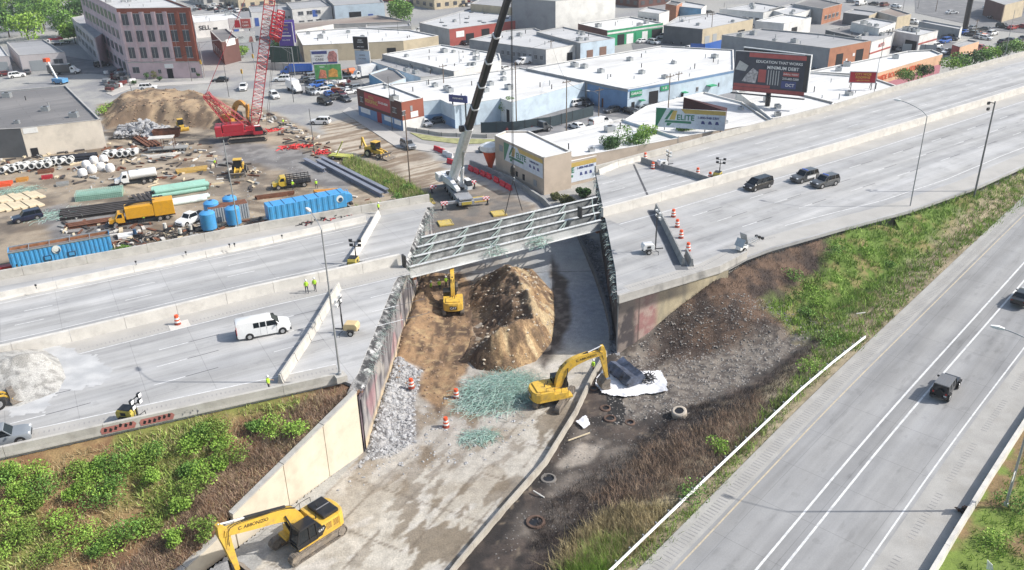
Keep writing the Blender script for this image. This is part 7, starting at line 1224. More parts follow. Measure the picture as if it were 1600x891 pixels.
for a_, b_, x0, y0, x1, y1, n_ in (('at the back of the car lot', 0, 483, 121, 500, 126, 3), ('in the tight row of the car lot', 1, 503, 147, 528, 155, 3), ('along the black fence', 2, 826, 199, 800, 204, 2), ('in the mural-side car park', 3, 1468, 82, 1492, 86, 3), ('in the car park under the thick black post', 4, 1508, 53, 1540, 62, 4), ('at the low motor building', 5, 1120, 30, 1170, 36, 4), ('outside the tan bays', 6, 1150, 40, 1195, 46, 3), ('in the yard beyond the factory', 7, 340, 22, 400, 16, 5), ('at the concrete yard wall', 8, 655, 50, 690, 62, 3), ('beside the grey trailer-like shed', 9, 1440, 48, 1490, 56, 4), ('in the avenue car park', 10, 1330, 4, 1400, 12, 5)):
 for q_ in range(n_): t_ = q_/max(1, n_-1); cars.append((int(x0+(x1-x0)*t_), int(y0+(y1-y0)*t_), ('sedan', 'suv', 'sedan', 'hatch')[(q_+b_) % 4], ('grey', 'white', 'black', 'silver', 'blue', 'maroon', 'white')[(q_*3+b_) % 7], '%s, %s' % (a_, ['first', 'second', 'third', 'fourth', 'fifth'][q_])))
GA_ = R(35.5); hd = dict()
for i, (px, py, k, col, wh) in enumerate(cars):
 heads = [R(35), R(-57), R(125), R(215)]; rz = {232: R(8), 345: R(186), 381: R(-80), 429: R(-62), 441: R(184), 501: R(172), 508: R(-45), 638: R(-60), 766: R(200), 1487: R(8), 1553: R(188)}.get(px, heads[i % 2 if px > 480 else (i % 2)]+(PI if (i*7) % 3 == 0 else 0))
 lb = '%s %s %s' % (dict(skyblue='light blue', navy='navy blue', maroon='dark red', suv='SUV').get(col, col), dict(suv='SUV', hatch='hatchback').get(k, k), wh)
 g = G(px, py, .0)
 if (k,) not in protos: protos[(k,)] = auto('parked_car', lb, 'car', (g[0], g[1], .02), rz, k, col, group='cars parked and driving about the town'); protos[(k,)]['_c'] = col
 else:
  pr = protos[(k,)]; c = copy_tree(pr, (g[0], g[1], .02), rz, lb, swap={'car_paint_'+pr['_c']: PAINTS[col]})
  if '_c' in c: del c['_c']
for pr in protos.values(): del pr['_c']
boxtruck('tipper_truck', 'blue tipper lorry in front of the billboards', 'truck', G(464, 116, 0), R(186), 'blue', 9.4, 2.9, kind='dump')
boxtruck('motorhome', 'white motorhome van waiting left of the car lot', 'motorhome', G(461, 143, 0), R(-58), 'white', 7.2, 2.2)
boxtruck('box_truck', 'white box lorry by the pale blue depot', 'truck', G(577, 32, 0), R(186), 'white', 7.5, 2.6)
boxtruck('box_truck', 'white box lorry with pale cab behind the blue shed', 'truck', G(568, 122, 0), R(215), 'white', 7.5, 2.8)
boxtruck('flatbed_truck', 'brown and yellow flatbed lorry behind the food billboard', 'truck', G(546, 117, 0), R(-58), 'orange', 7.5, 2, kind='flat')
tt = thing('semi_trailer', 'long blue box trailer outside the pale blue depot', 'trailer', G(524, 31, 0), R(4)); MB().bx(-7, 7, -1.25, 1.25, 1.1, 4.0).build('trailer_box', PAINTS['blue'], tt); MB().bx(-6.8, 6.5, -.6, .6, .8, 1.1).build('chassis', M_TRIM, tt); [wheel(tt, x, s*1.0, .5, .4, s) for x in (4.6, 5.8) for s in (-1, 1)]; text('ROLL-OFF', 'lettering', M_WHITE, tt, (0, -1.27, 2.8), (PI/2, 0, 0), 1.2, .01)
van('delivery_van', 'white windowless van on the side street near the white roof', G(938, 196, 0), R(35), 'white', False)
van('delivery_van', 'white van behind the grey-blue office', G(818, 100, 0), R(35+180), 'white', False)
van('delivery_van', 'white van beside the green-trimmed lot', G(1345, 8, 0), R(35), 'white', False)
for px, py, lb, cc in ((85, 71, 'white utility lorry with a red boom by the trees', 'white'), (98, 68, 'second white utility lorry with a red boom by the trees', 'white')):
 u = boxtruck('utility_truck', lb, 'truck', G(px, py, 0), R(200), cc, 7, 2, kind='flat'); MB().bx(-3.4, 1.5, -.5, .5, 1.9, 2.5).build('red_boom', M_RED, u)
boxtruck('tow_truck', 'flat grey tow lorry parked behind the sandy corner building', 'truck', G(835, 208, 0), R(35), 'silver', 8.5, 2, kind='flat', cabcol='grey')
bl = boxtruck('bucket_truck', 'lorry with a grey bed and a sky-blue boom lift beside it, left of the conveyor', 'truck', G(102, 116, 0), R(5), 'grey', 9, 2.2, cabcol='white')
lf = thing('boom_lift', 'sky-blue boom lift with a white arm behind the dark roof', 'lift', G(95, 131, 0), R(-20)); MB().bx(-2, 2, -1.1, 1.1, .5, 1.6).build('chassis', PAINTS['skyblue'], lf); MB().beam((-1, 0, 1.6), (-3, 0, 6.5), .4).build('arm', M_WHITE, lf); MB().bx(-3.9, -2.6, -.7, .7, 6.2, 7.2).build('basket', M_ORANGE, lf); [wheel(lf, x, s*1.0, .45, .3, s) for x in (-1.3, 1.3) for s in (-1, 1)]
PL_ = [(492, 243, 170, 0), (641, 289, 177, 0), (459, 160, 72, 0), (613, 203, 120, 0), (695, 160, 100, 1), (807, 195, 95, 0), (885, 206, 124, 1), (935, 196, 137, 1), (1041, 225, 115, 1), (1058, 162, 112, 1), (861, 97, 62, 1), (933, 32, 0, 0), (1110, 70, 20, 1), (719, 124, 80, 0), (624, 76, 34, 0), (652, 72, 42, 0), (720, 62, 21, 0), (987, 62, 33, 0), (1296, 104, 72, 0), (207, 150, 92, 0), (234, 118, 86, 0), (300, 128, 82, 0), (358, 152, 100, 0), (318, 122, 66, 0), (457, 122, 73, 0), (467, 98, 42, 0), (515, 140, 97, 0), (163, 118, 100, 0), (1372, 118, 60, 0), (1295, 27, -5, 0), (1303, 28, -5, 0), (1462, 18, -5, 1), (1434, 14, -3, 0), (1522, 60, 30, 1), (1410, 20, 0, 0), (1600, 20, 0, 0), (57, 59, 30, 0), (64, 45, 28, 0), (1130, 28, 4, 0), (832, 42, 12, 1)]
whp = ['by the mud and the red plastic netting', 'on the scrub strip beside the silver SUV', 'beside the motorhome', 'in front of the brick corner store', 'behind the white flat roof left of the boom', 'by the palm in the scrap yard', 'at the black fence by the white car', 'between the white van and the grey cars', 'with cross-arm behind the east parapet', 'with a transformer near the green awning', 'at the corner of the grey-blue office', 'at the big white warehouse', 'between the tan bays and the brick', 'at the brown shutter', 'by the concrete yard wall', 'at the end of the sandy brick building', 'in front of the red workshop', 'in the green fascia lot', 'at the brick end above the billboard', 'at the corner of the pink factory', 'by the factory shrubs', 'near the factory corner', 'beside the traffic lights', 'with a mast arm at the brick corner', 'with a mast arm by the purple billboard', 'behind the purple billboard', 'between the two stacked billboards', 'under the conveyor', 'behind the mural wall', 'pair at the orange hall, left one', 'pair at the orange hall, right one', 'on the avenue', 'beside the brown gabled house', 'by the orange car', 'next to the dark shed', 'at the right edge of the town', 'white mast by the trees', 'short white mast by the trees', 'by the low motor building', 'by the small round tree']
for i, ((px, py, y2, cx_), wh) in enumerate(zip(PL_, whp)): post('%s pole %s' % ('wooden' if cx_ or i in (1, 5) else 'slim dark', wh), px, py, y2, 0, .14 if cx_ or i in (1, 5) else .09, M_WOOD if cx_ or i in (1, 5) else mat('dark_pole', (.10, .10, .10), .7), 'utility_pole', 'pole', cx_, lampd=(R(150) if i in (7, 18) else None), ph=R(35))
for px, py, y2, arm, lb in ((318, 120, 66, 6, 'traffic signal mast arm beside the brown brick building'), (459, 118, 74, 7, 'traffic signal mast arm in front of the purple billboard')):
 g = G(px, py, 0); h = hgt(px, py, 0, y2); t = thing('signal_mast', lb, 'traffic signal', (g[0]+.4, g[1], 0)); MB().tube((0, 0, 0), (0, 0, h), .14, .1, n=8).build('post', M_STEEL, t); MB().tube((0, 0, h-.2), (arm*(1 if px < 400 else -1), 0, h+.5), .08, n=6).beam((0, 0, h-2), (arm*.4*(1 if px < 400 else -1), 0, h), .06).build('arm', M_STEEL, t)
for px, py, zz, lb in ((318, 102, 5, 'yellow traffic signal beside the factory corner'), (382, 118, 5, 'yellow traffic signal over the junction, left one'), (399, 92, 5, 'yellow traffic signal beside the red crane boom')):
 g = G(px, py+22, 0); t = thing('traffic_signal', lb, 'traffic signal', g); MB().tube((0, 0, 0), (0, 0, 5.2), .09, n=8).build('post', M_STEEL, t); MB().box((0, -.1, 5.0), (.45, .35, 1.2)).build('signal_head', M_YEL, t); [MB().tube((0, -.28, 4.65+k*.35), (0, -.34, 4.65+k*.35), .12, n=10).build('lens', m, t) for k, m in ((0, M_DKG), (1, M_DKG), (2, M_LAMPR))]
# overhead wires between poles
def wire(a, b, za, zb, lb, sag=1.2):
 P = [(a[0]+(b[0]-a[0])*t-a[0], a[1]+(b[1]-a[1])*t-a[1], za+(zb-za)*t-4*sag*t*(1-t)-za) for t in [i/10 for i in range(11)]]; MB().path(P, .035, 3, cap=False).build('overhead_wire', M_BLACK, label=lb, cat='wire', group='overhead wires', loc=(a[0], a[1], za))
wp = [(885, 206, 124), (935, 196, 137), (1041, 225, 115), (1058, 162, 112), (861, 97, 62), (1110, 70, 20), (695, 160, 100), (234, 118, 86), (300, 128, 82), (207, 150, 92)]
wz = [hgt(a, b, 0, c) for a, b, c in wp]
for i, j in ((0, 1), (1, 3), (0, 4), (4, 5), (6, 4), (7, 8), (9, 8), (2, 3)): wire(G2(*wp[i][:2]), G2(*wp[j][:2]), wz[i]-.4, wz[j]-.4, 'thin sagging wire '+['over the side street', 'along the side street', 'from the scrap yard to the grey office', 'over the white tan roofs', 'over the white garage roofs', 'in front of the pink factory', 'left of the pink factory corner', 'over the Elite roof sign'][[(0, 1), (1, 3), (0, 4), (4, 5), (6, 4), (7, 8), (9, 8), (2, 3)].index((i, j))])
def fence(label, P, h, m, z=0, post_step=3., name='fence', cat='fence', solid=True):
 t = thing(name, label, cat, (P[0][0], P[0][1], z));
 for i in range(len(P)-1):
  a, b = P[i], P[i+1]; L = math.hypot(b[0]-a[0], b[1]-a[1]); n = max(1, int(L/post_step)); rz = ang(a, b)
  for k in range(n): q0, q1 = L*k/n, L*(k+1)/n; MB().bx(q0+.04, q1-.04, -.04, .04, .05, h).build('fence_panel', m, t, loc=(a[0]-P[0][0], a[1]-P[0][1], 0), rz=rz); MB().bx(q0-.05, q0+.05, -.08, .08, 0, h+.1).build('post', M_DKG, t, loc=(a[0]-P[0][0], a[1]-P[0][1], 0), rz=rz)
 return t
fence('dark green screened fence round the scrap yard', PX([(752, 208), (800, 207), (860, 199), (927, 181)]), 2.4, mat('dark_screen', (.035, .055, .065), .8))
fence('dark green screened fence behind the red crane boom', PX([(424, 98), (470, 97)]), 5, mat('dark_green_screen', (.02, .05, .04), .8))
fence('bright blue sheet fence behind the tan roof', PX([(1078, 83), (1100, 84), (1127, 77)]), 3.0, PAINTS['blue'], post_step=5)
fence('rusty corrugated fence against the blue wall', PX([(940, 168), (980, 166)]), 2.2, M_RUST)
fence('grey sheet metal fence behind the mural store', PX([(1408, 82), (1462, 84)]), 2.6, M_SHUT)
fence('concrete wall along the car lot corner', PX([(405, 108), (470, 112)]), 2.2, WCG, name='lot_wall', cat='wall')
fence('low concrete wall in front of the brick corner lot', PX([(632, 203), (690, 213), (760, 216), (800, 212)]), .8, WCG, name='lot_wall', cat='wall')
M_PAVE = mat('pavement_slabs', (.46, .44, .41), .9, var=.1, vs=.3, grain=.1, dirt=(.34, .32, .30), ds=.3, damt=.5)
def pave(P, name='pavement', z=.13, m=None): MB().prism(P, -.1, z).build(name, m or M_PAVE, kind='structure')
pave(PX([(545, 168), (640, 222), (700, 232), (775, 226), (775, 236), (700, 241), (620, 231), (535, 175)])); pave(PX([(165, 146), (205, 132), (335, 126), (338, 130), (205, 138), (175, 150)])); pave(PX([(560, 163), (640, 206), (700, 216), (770, 218), (775, 226), (700, 232), (640, 222), (545, 168)]), z=.05, m=mat('lot_paving', (.30, .29, .28), .9))
M_LOT = mat('lot_asphalt', (.16, .16, .165), .9, var=.12, vs=.3, grain=.12, dirt=(.24, .235, .23), ds=.25, damt=.7)
for P_ in ([(470, 118), (555, 112), (575, 140), (556, 152), (520, 158), (478, 140)], [(752, 205), (800, 204), (860, 196), (925, 178), (905, 158), (860, 160), (805, 182)], [(935, 180), (985, 186), (1090, 158), (1150, 140), (1140, 132), (1060, 148), (985, 164)], [(985, 62), (1095, 66), (1080, 84), (990, 80)], [(705, 62), (745, 60), (740, 78), (712, 76)], [(1380, 72), (1470, 62), (1500, 68), (1470, 92), (1400, 86)], [(1430, -8), (1700, 20), (1700, 62), (1560, 48), (1430, 20)], [(90, 86), (180, 100), (200, 120), (100, 112)]): pave(PX(P_), 'car_park', .03, M_LOT)
for k_, (P_, n_, lb) in enumerate((([(805, 186), (850, 176), (860, 165), (835, 166), (800, 178)], 150, 'heap of scrap car parts and bins in the fenced yard'), ([(520, 130), (548, 128), (548, 146), (520, 148)], 50, 'odds and ends between the cars of the car lot'), ([(1012, 176), (1060, 162), (1050, 154), (1000, 168)], 50, 'clutter outside the open garage door'), ([(620, 0), (780, 8), (770, 12), (620, 8)], 200, 'dark scrap heap along the top of the picture'), ([(290, 12), (420, 6), (420, 12), (300, 18)], 130, 'scrap and vehicles in the yard beyond the factory'), ([(170, 145), (205, 128), (200, 112), (160, 118)], 60, 'timber, frames and junk beside the factory wall'), ([(1064, 60), (1080, 64), (1078, 72), (1060, 70)], 50, 'blue wrapped goods in the green fascia lot'))):
 r_ = random.Random(900+k_); mb = MB()
 for (x, y, z) in pts_in(PX(P_), n_, 900+k_, lambda x, y: 0*x): mb.box((x, y, r_.uniform(.2, 1.3)), (r_.uniform(.5, 2.6), r_.uniform(.4, 1.5), r_.uniform(.3, 1.1)), r_.uniform(0, 3), r_.randrange(5))
 mb.build('scrap', [PAINTS[c] for c in ('black', 'grey', 'blue' if k_ == 6 else 'silver', 'maroon', 'white')], kind='stuff', label=lb, cat='scrap')
pave(PX([(640, 208), (700, 217), (780, 219), (785, 224), (720, 226), (660, 219)]), 'grass_strip', .16, mat('dry_grass_strip', (.30, .30, .14), .95, var=.3, grain=.3))
barrier('kerb_wall', 'long grey concrete wall curving past the sandy building to the bridge', 'wall', PX([(735, 258), (800, 285), (850, 318), (875, 345)]), 6, 1.0, .3, .2, z=0, m=M_CONCG)
M_WBAR = mat('red_water_barrier', (.62, .025, .045), .5, var=.08); M_WBW = mat('white_water_barrier', (.72, .71, .70), .5)
def waterbar(px, py, rz, m, lb): t = MB(); t.loft([[(x, u, v) for u, v in ((-.28, .04), (-.28, .4), (-.12, .6), (-.12, 1.0), (.12, 1.0), (.12, .6), (.28, .4), (.28, .04))] for x in (-.9, -.86, -.80, .80, .86, .9)]); t.box((-.5, 0, .02), (.4, .5, .04)).box((.5, 0, .02), (.4, .5, .04)); t.build('water_barrier', m, label=lb, cat='barrier', group='plastic water barriers', loc=G(px, py, 0.03), rz=rz)
q = [(737+i*11.6, 268+i*5.0) for i in range(6)]; ords = ['first', 'second', 'third', 'fourth', 'fifth', 'sixth', 'seventh']
for i, (a, b) in enumerate([(736, 267), (745, 271), (755, 275), (764, 279), (776, 285), (786, 291), (795, 296)]): waterbar(a, b, R(-62), M_WBAR, '%s red water barrier from the crane boom in the row beside the sandy building' % ords[i])
for a, b, m, lb in ((683, 236, M_WBAR, 'red water barrier alone nearest the silver SUV'), (690, 239, M_WBAR, 'red water barrier touching the white ones'), (697, 243, M_WBW, 'white water barrier next to the red pair'), (703, 246, M_WBW, 'white water barrier nearer the crane'), (704, 256, M_WBAR, 'short red water barrier left of the crane boom')): waterbar(a, b, R(-45), m, lb)
def leafm(n, a, b): return mat('leaf_'+n, a, .75, var=.35, vs=.5, grain=.35, gs=3, dirt=b, ds=.7, damt=.6)
LF1 = leafm('green', (.12, .24, .04), (.19, .31, .06)); LF2 = leafm('deep', (.045, .11, .025), (.09, .17, .04)); LF3 = leafm('bright', (.22, .37, .05), (.31, .42, .09)); LF4 = leafm('olive', (.18, .19, .07), (.27, .24, .12)); M_BARK = mat('bark', (.10, .075, .055), .95, var=.3)
def leaf_cloud(lumps, n, s, seed, flat=.8):
 """leaf-sized quads filling several lumps"""
 rs = np.random.RandomState(seed); V = []; F = []; W_ = np.array([l[3]**2 for l in lumps]); W_ = W_/W_.sum(); idx = rs.choice(len(lumps), n, p=W_)
 for k in range(n):
  cx, cy, cz, r = lumps[idx[k]]; d = rs.normal(size=3); d /= np.linalg.norm(d)+1e-6; rad = r*(.45+.6*rs.rand()**.5); p = np.array([cx+d[0]*rad, cy+d[1]*rad, cz+d[2]*rad*flat]); a = rs.normal(size=3)+np.array([0, 0, .4]); a /= np.linalg.norm(a); b = np.cross(a, rs.normal(size=3)); b /= np.linalg.norm(b)+1e-6; c = np.cross(a, b); q = s*(.6+.8*rs.rand()); o = len(V)
  V += [tuple(p-b*q*.5), tuple(p+c*q*.35), tuple(p+b*q*.5), tuple(p-c*q*.35)]; F.append((o, o+1, o+2, o+3))
 return V, F
def tree(label, g, h, r, leaf, n=900, s=.45, seed=1, trunk=True, cat='tree', name='tree', group=None, flat=.8, lumps=7):
 rs = random.Random(seed); t = thing(name, label, cat, g, 0, group); z0 = h*.32 if trunk else r*.3; L = [(rs.uniform(-.55, .55)*r, rs.uniform(-.55, .55)*r, z0+(h-z0)*rs.uniform(.25, .8), r*rs.uniform(.38, .62)) for _ in range(lumps)]
 V, F = leaf_cloud(L, n, s, seed, flat); MB().add(V, F).build('crown', leaf, t)
 m = MB()
 if trunk: m.tube((0, 0, -.1), (0, 0, h*.45), h*.028, h*.018, n=7)
 for l in L[:5]: m.tube((0, 0, h*.3 if trunk else 0), (l[0], l[1], l[2]), h*.014, h*.005, n=5)
 m.build('trunk' if trunk else 'stem', M_BARK, t); return t
tree('broad leafy tree behind the sandy brick building', G(628, 42, 0), 9.5, 6.5, LF1, 2200, .7, 3)
tree('palm-like feathery tree in the scrap yard by the black boom', G(793, 188, 0), 5.8, 1.9, LF1, 500, .35, 5)
tree('small round tree by the grey office roof', G(850, 48, 0), 5, 2.2, LF1, 500, .5, 7); tree('small round tree beside the brick and green building', G(895, 48, 0), 5, 2.2, LF1, 500, .5, 8)
tree('bushy tree under the lower white billboard', G(380, 90, 0), 4, 3., LF3, 700, .5, 9); tree('green tree beneath the purple billboard', G(436, 88, 0), 5.5, 4, LF2, 700, .6, 10)
for i, (px, py, h, r) in enumerate(((-12, 62, 10, 8), (15, 50, 10, 8), (45, 56, 9, 7), (70, 38, 11, 8), (40, 30, 11, 9), (10, 22, 12, 9), (100, 50, 9, 7), (128, 36, 11, 7), (95, 22, 12, 9), (135, 18, 12, 8), (60, 12, 12, 9), (118, 60, 7, 4), (20, 4, 12, 9), (-20, 30, 12, 9), (110, 4, 12, 9))): tree('dense green tree in the corner wood, '+['at the left edge above the pale garage', 'above the slate roof', 'behind the utility lorries', 'right above the slate garage', 'in the middle of the wood', 'in the upper left of the wood', 'beside the white masts', 'next to the mill wing', 'behind the white masts', 'right behind the mill wing', 'upper middle of the wood', 'small one by the utility lorries', 'at the very top left', 'cut by the left edge', 'at the very top, near the factory'][i], G(px, py+8, 0), h, r, (LF1, LF2, LF3)[i % 3], 1300, .85, 20+i, group='trees of the wood at the top left')
for i, (px, py) in enumerate(((229, 125), (241, 124), (285, 121), (303, 121), (309, 122), (210, 134), (250, 127))): tree('clipped shrub at the factory, '+['first from its left corner', 'second from its left corner', 'left of the door', 'right of the door', 'at the brick corner', 'on the left pavement', 'low one left of the door'][i], G(px, py, 0), 2.6 if i < 4 else 1.6, .9, LF2 if i != 1 else LF4, 260, .3, 50+i, False, 'shrub', 'shrub', 'shrubs in front of the pink factory')
for i, (px, py, h, r, l, lb) in enumerate(((985, 236, 4.4, 3.2, LF1, 'green bush behind the parapet, left of the pair'), (1010, 226, 4., 2.6, LF3, 'bright green bush behind the parapet, right of the pair'), (955, 243, 3.5, 2.6, LF2, 'dark low bush next to the green pair'), (1070, 217, 3.5, 2.6, LF1, 'green bush under the white and gold billboard'), (890, 322, 1.3, 2.2, LF4, 'olive scrub under the painted sign wall'), (912, 308, 1.5, 1.8, LF2, 'dark scrub at the foot of the painted sign wall'), (868, 312, 1.0, 1.4, LF4, 'low dry scrub at the corner of the painted wall'), (1420, 128, 3, 3, LF1, 'green bush below the rose mural wall'), (1440, 122, 3, 2.5, LF2, 'dark bush below the rose mural wall'))):
 g = G(px, py, 0 if i > 3 and i < 7 else 3.0); tree(lb, g, h, r*(.75 if 3 < i < 7 else 1), l, 1300, .34, 70+i, False, 'bush', 'bush')
for i, (px, py) in enumerate(((1530, 100), (1545, 96), (1560, 92), (1575, 88), (1592, 84), (1515, 104), (1500, 108), (1485, 112))): tree('bush on the verge by the east parapet, '+['fourth from the right edge', 'third from the right edge... '[:-4], 'second from the right edge', 'next to the right edge but one', 'at the right edge', 'fifth from the right edge', 'sixth from the right edge', 'last one, by the mural store'][i], G(px, py, 3.5), 3.6, 3.0, (LF1, LF3, LF2)[i % 3], 600, .5, 90+i, False, 'bush', 'bush', 'bushes on the verge by the east parapet')
for i, (px, py) in enumerate(((175, 172), (163, 178), (188, 168))): tree('clump of bright weeds at the left foot of the soil mound, '+['middle one', 'lowest one', 'uppermost one'][i], G(px, py, 0.4), 1.6, 1.8, LF3, 300, .35, 100+i, False, 'bush', 'bush', 'weeds at the soil mound')
# far filler: sheds of the distant streets, above and between the named ones
rs = random.Random(77); cols = [WW_, WGR, WTN, WRD, WCG, WPW, WLB, WBR]; rfs = [RL_, RW, RG_, RD, RT]; k_ = 0
seen = {}
adj = ['white', 'grey', 'sandy', 'red brick', 'concrete grey', 'pinkish', 'pale blue', 'brown brick']; radj = ['a pale grey roof', 'a white roof', 'a mid grey roof', 'a dark roof', 'a tan roof']
for gx in range(-9, 18):
 for gy in range(0, 14):
  u, v = gx*34+rs.uniform(-3, 3), gy*30+rs.uniform(-3, 3); x = 60+u*.82-v*.57; y = 395+u*.57+v*.82; q = pk((x, y), 3)
  if y < 330 or q[1] > 6 or q[1] < -45 or q[0] < -60 or q[0] > 1680 or (q[0] < 170): continue
  w, d, h = rs.uniform(16, 28), rs.uniform(14, 24), rs.uniform(4, 8); ci, ri = rs.randrange(8), rs.randrange(5); t = thing('far_building', 'distant %s building with %s at the top, %s' % (adj[ci], radj[ri], 'above the pink factory' if q[0] < 330 else 'above the red crane' if q[0] < 560 else 'above the red workshop' if q[0] < 820 else 'near the huge warehouse' if q[0] < 1050 else 'above the blue-sided house' if q[0] < 1300 else 'beyond the avenue'), 'building', (x, y, 0), R(35), group='distant buildings along the top'); MB().bx(-w/2, w/2, -d/2, d/2, -.2, h).build('walls', cols[ci], t); MB().bx(-w/2+.2, w/2-.2, -d/2+.2, d/2-.2, h, h+.15).build('roof', rfs[ri], t)
  for i in range(4): MB().box((-w/2+w*(i+.5)/4, -d/2-.03, 1.8), (w/9, .1, 1.6)).build('window', M_PANE, t); MB().box((-w/2-.03, -d/2+d*(i+.5)/4, 1.8), (.1, d/9, 1.6)).build('window', M_PANE, t)
  k_ += 1
M_TB = paint('tank_blue', (.07, .33, .66), rough=.45, damt=.25); M_DB = paint('tank_dark_blue', (.03, .08, .16))
def corr_wall(mb, x0, x1, y, z0, z1, s, n, d=.10):
 """corrugated side: trapezoid ribs"""
 w = (x1-x0)/n
 for i in range(n): a = x0+i*w; mb.loft([[(a+w*.1, y, z), (a+w*.3, y+s*d, z), (a+w*.7, y+s*d, z), (a+w*.9, y, z)] for z in (z0, z1)], cap=True)
 mb.bx(x0, x1, y-.03, y+.03, z0, z1); return mb
a, b = G2(20, 425), G2(178, 396); L = math.hypot(b[0]-a[0], b[1]-a[1]); rz = ang(a, b); c = ((a[0]+b[0])/2-math.sin(rz)*1.3, (a[1]+b[1])/2+math.cos(rz)*1.3); hl = L/2
t = thing('frac_tank', 'long blue open-topped tank trailer with rusty inside, beside the highway at the left', 'tank trailer', (*c, .02), rz)
for s in (-1, 1): o = corr_wall(MB(), -hl+.1, hl, s*1.3, .55, 3.0, s, 22).build('side_wall', M_TB, t); MB().bx(-hl, hl, s*1.3-.12, s*1.3+.12, 2.9, 3.05).build('top_rail', M_STEEL, t)
MB().bx(hl-.1, hl, -1.3, 1.3, .4, 3.0).bx(-hl, -hl+.1, -1.3, 1.3, 1.2, 3.0).build('end_wall', M_TB, t); MB().bx(-hl+.1, hl-.1, -1.2, 1.2, .5, .7).build('tank_floor', M_RUST, t)
for s in (-1, 1): MB().bx(-hl+.15, hl-.15, s*1.16-.02, s*1.16+.02, .7, 2.9).build('rusty_lining', mat('rust_lining', (.34, .15, .07), .8, var=.4, vs=1.2), t)
MB().bx(-hl+.1, hl-.1, -.35, -.25, 2.8, 2.95).build('walkway_rail', M_STEEL, t)
for i in range(20): MB().lathe([(.2, 0), (.27, .3), (.2, .6)], (-hl+.8+i*(L-1.6)/19, -.75, 2.1), n=8).build('baffle_drum', mat('rust_drum', (.42, .20, .09), .7, var=.3), t)
for i in range(6): MB().bx(-hl+i*L/5-.05+(.1 if i == 0 else 0), -hl+i*L/5+.05, -1.3, 1.3, 2.92, 3.0).build('cross_bar', M_STEEL, t)
for x in (-hl+5, -hl+8.3): MB().bx(x-.55, x+.55, -1.46, -1.38, .8, 1.6).build('hatch', M_DB, t); MB().bx(x-.38, x+.38, -1.49, -1.46, .95, 1.45).build('hatch_cover', M_TB, t)
MB().tube((-hl+6.4, -1.42, 2.3), (-hl+6.4, -1.47, 2.3), .62, n=20).build('logo_disc', M_WHITE, t); MB().tube((-hl+6.5, -1.47, 2.15), (-hl+6.5, -1.49, 2.15), .42, n=16).build('logo_mark', M_DB, t); MB().tube((-hl+6.35, -1.49, 2.35), (-hl+6.35, -1.5, 2.35), .38, n=16).build('logo_light', M_WHITE, t)
for s in (-1, 1): wheel(t, -hl+.9, s*1.1, .55, .5, s)
MB().bx(-hl-1.6, -hl, -.5, .5, .4, .7).build('drawbar', M_RED, t)
a, b = G2(422, 350), G2(543, 326); L = math.hypot(b[0]-a[0], b[1]-a[1]); rz = ang(a, b); c = ((a[0]+b[0])/2-math.sin(rz)*1.3, (a[1]+b[1])/2+math.cos(rz)*1.3); hl = L/2
t = thing('frac_tank', 'closed blue ribbed tank with white round logo, nearest the broken bridge end', 'tank trailer', (*c, .02), rz); MB().bx(-hl, hl, -1.3, 1.3, .3, 3.0).build('tank_body', M_TB, t, bevel=.1); o = corr_wall(MB(), -hl, hl-1.5, -1.32, .4, 2.9, -1, 12, .10); o.build('corrugated_side', M_TB, t); MB().side([(hl, .9), (hl+1.2, 1.2), (hl+1.2, 2.2), (hl, 2.6)], -1., 1.).build('tank_nose', M_TB, t)
for i in range(7): MB().bx(-hl+.9+i*(L-1.8)/6-.03, -hl+.9+i*(L-1.8)/6+.03, -1.32, 1.32, 3.0, 3.06).build('roof_rib', M_DB, t)
MB().tube((hl-1.2, -1.33, 2.0), (hl-1.2, -1.42, 2.0), .62, n=20).build('logo_disc', M_WHITE, t); MB().tube((hl-1.1, -1.42, 1.85), (hl-1.1, -1.45, 1.85), .40, n=16).build('logo_mark', M_DB, t); MB().path([(hl+.8, 0, 2.3), (hl+.8, .3, 2.9), (hl+.4, .3, 2.9), (hl+.4, 0, 2.3)], .06).build('lifting_eye', M_TB, t)
for (px, py, d, k) in ((325, 363, 'in front, beside the white pickup', 1.25), (331, 346, 'behind the front-left one', 1.25), (364, 355, 'in front, against the mast', 1.2), (360, 338, 'behind the mast', 1.2)):
 g = G(px, py, 0); t = thing('poly_tank', 'round blue plastic tank, '+d, 'tank', (g[0], g[1]+1, 0), group='round blue tanks'); MB().lathe([(k, .35), (k, 3.0), (k*.75, 3.25), (k*.3, 3.4)], n=24).build('tank_shell', M_TB, t, smooth=True); MB().lathe([(.28, 3.38), (.28, 3.5)], n=12).build('lid', M_DB, t)
 for q in range(4): MB().box((k*.8*math.cos(q*PI/2+.8), k*.8*math.sin(q*PI/2+.8), .2), (.15, .15, .4)).build('foot', M_TB, t)
g = G(352, 350, 0); t = thing('storage_container', 'grey corrugated container behind the round blue tanks', 'container', (g[0], g[1]+2.5, 0), R(25)); corr_wall(corr_wall(MB(), -3.2, 3.2, -1.2, 0, 2.6, -1, 16), -3.2, 3.2, 1.2, 0, 2.6, 1, 16).build('side_wall', M_SHUT, t); MB().bx(-3.2, 3.2, -1.2, 1.2, 2.5, 2.62).build('container_roof', M_RUST, t); MB().bx(-3.25, -3.18, -1.2, 1.2, 0, 2.6).bx(3.18, 3.25, -1.2, 1.2, 0, 2.6).build('end_wall', M_SHUT, t)
auto('white_pickup', 'white pickup facing the camera beside the round blue tanks', 'pickup truck', G(300, 347, .02), R(-118), 'pickup', 'white')
auto('dark_suv', 'dark blue square off-road car in the yard beside the timber mats', 'jeep', G(44, 344, .02), R(214), 'suv', 'navy')
boxtruck('water_truck', 'white tanker truck driving past the green mesh', 'truck', G(214, 286, .02), R(205), 'white', 7.6, 2, kind='tank')
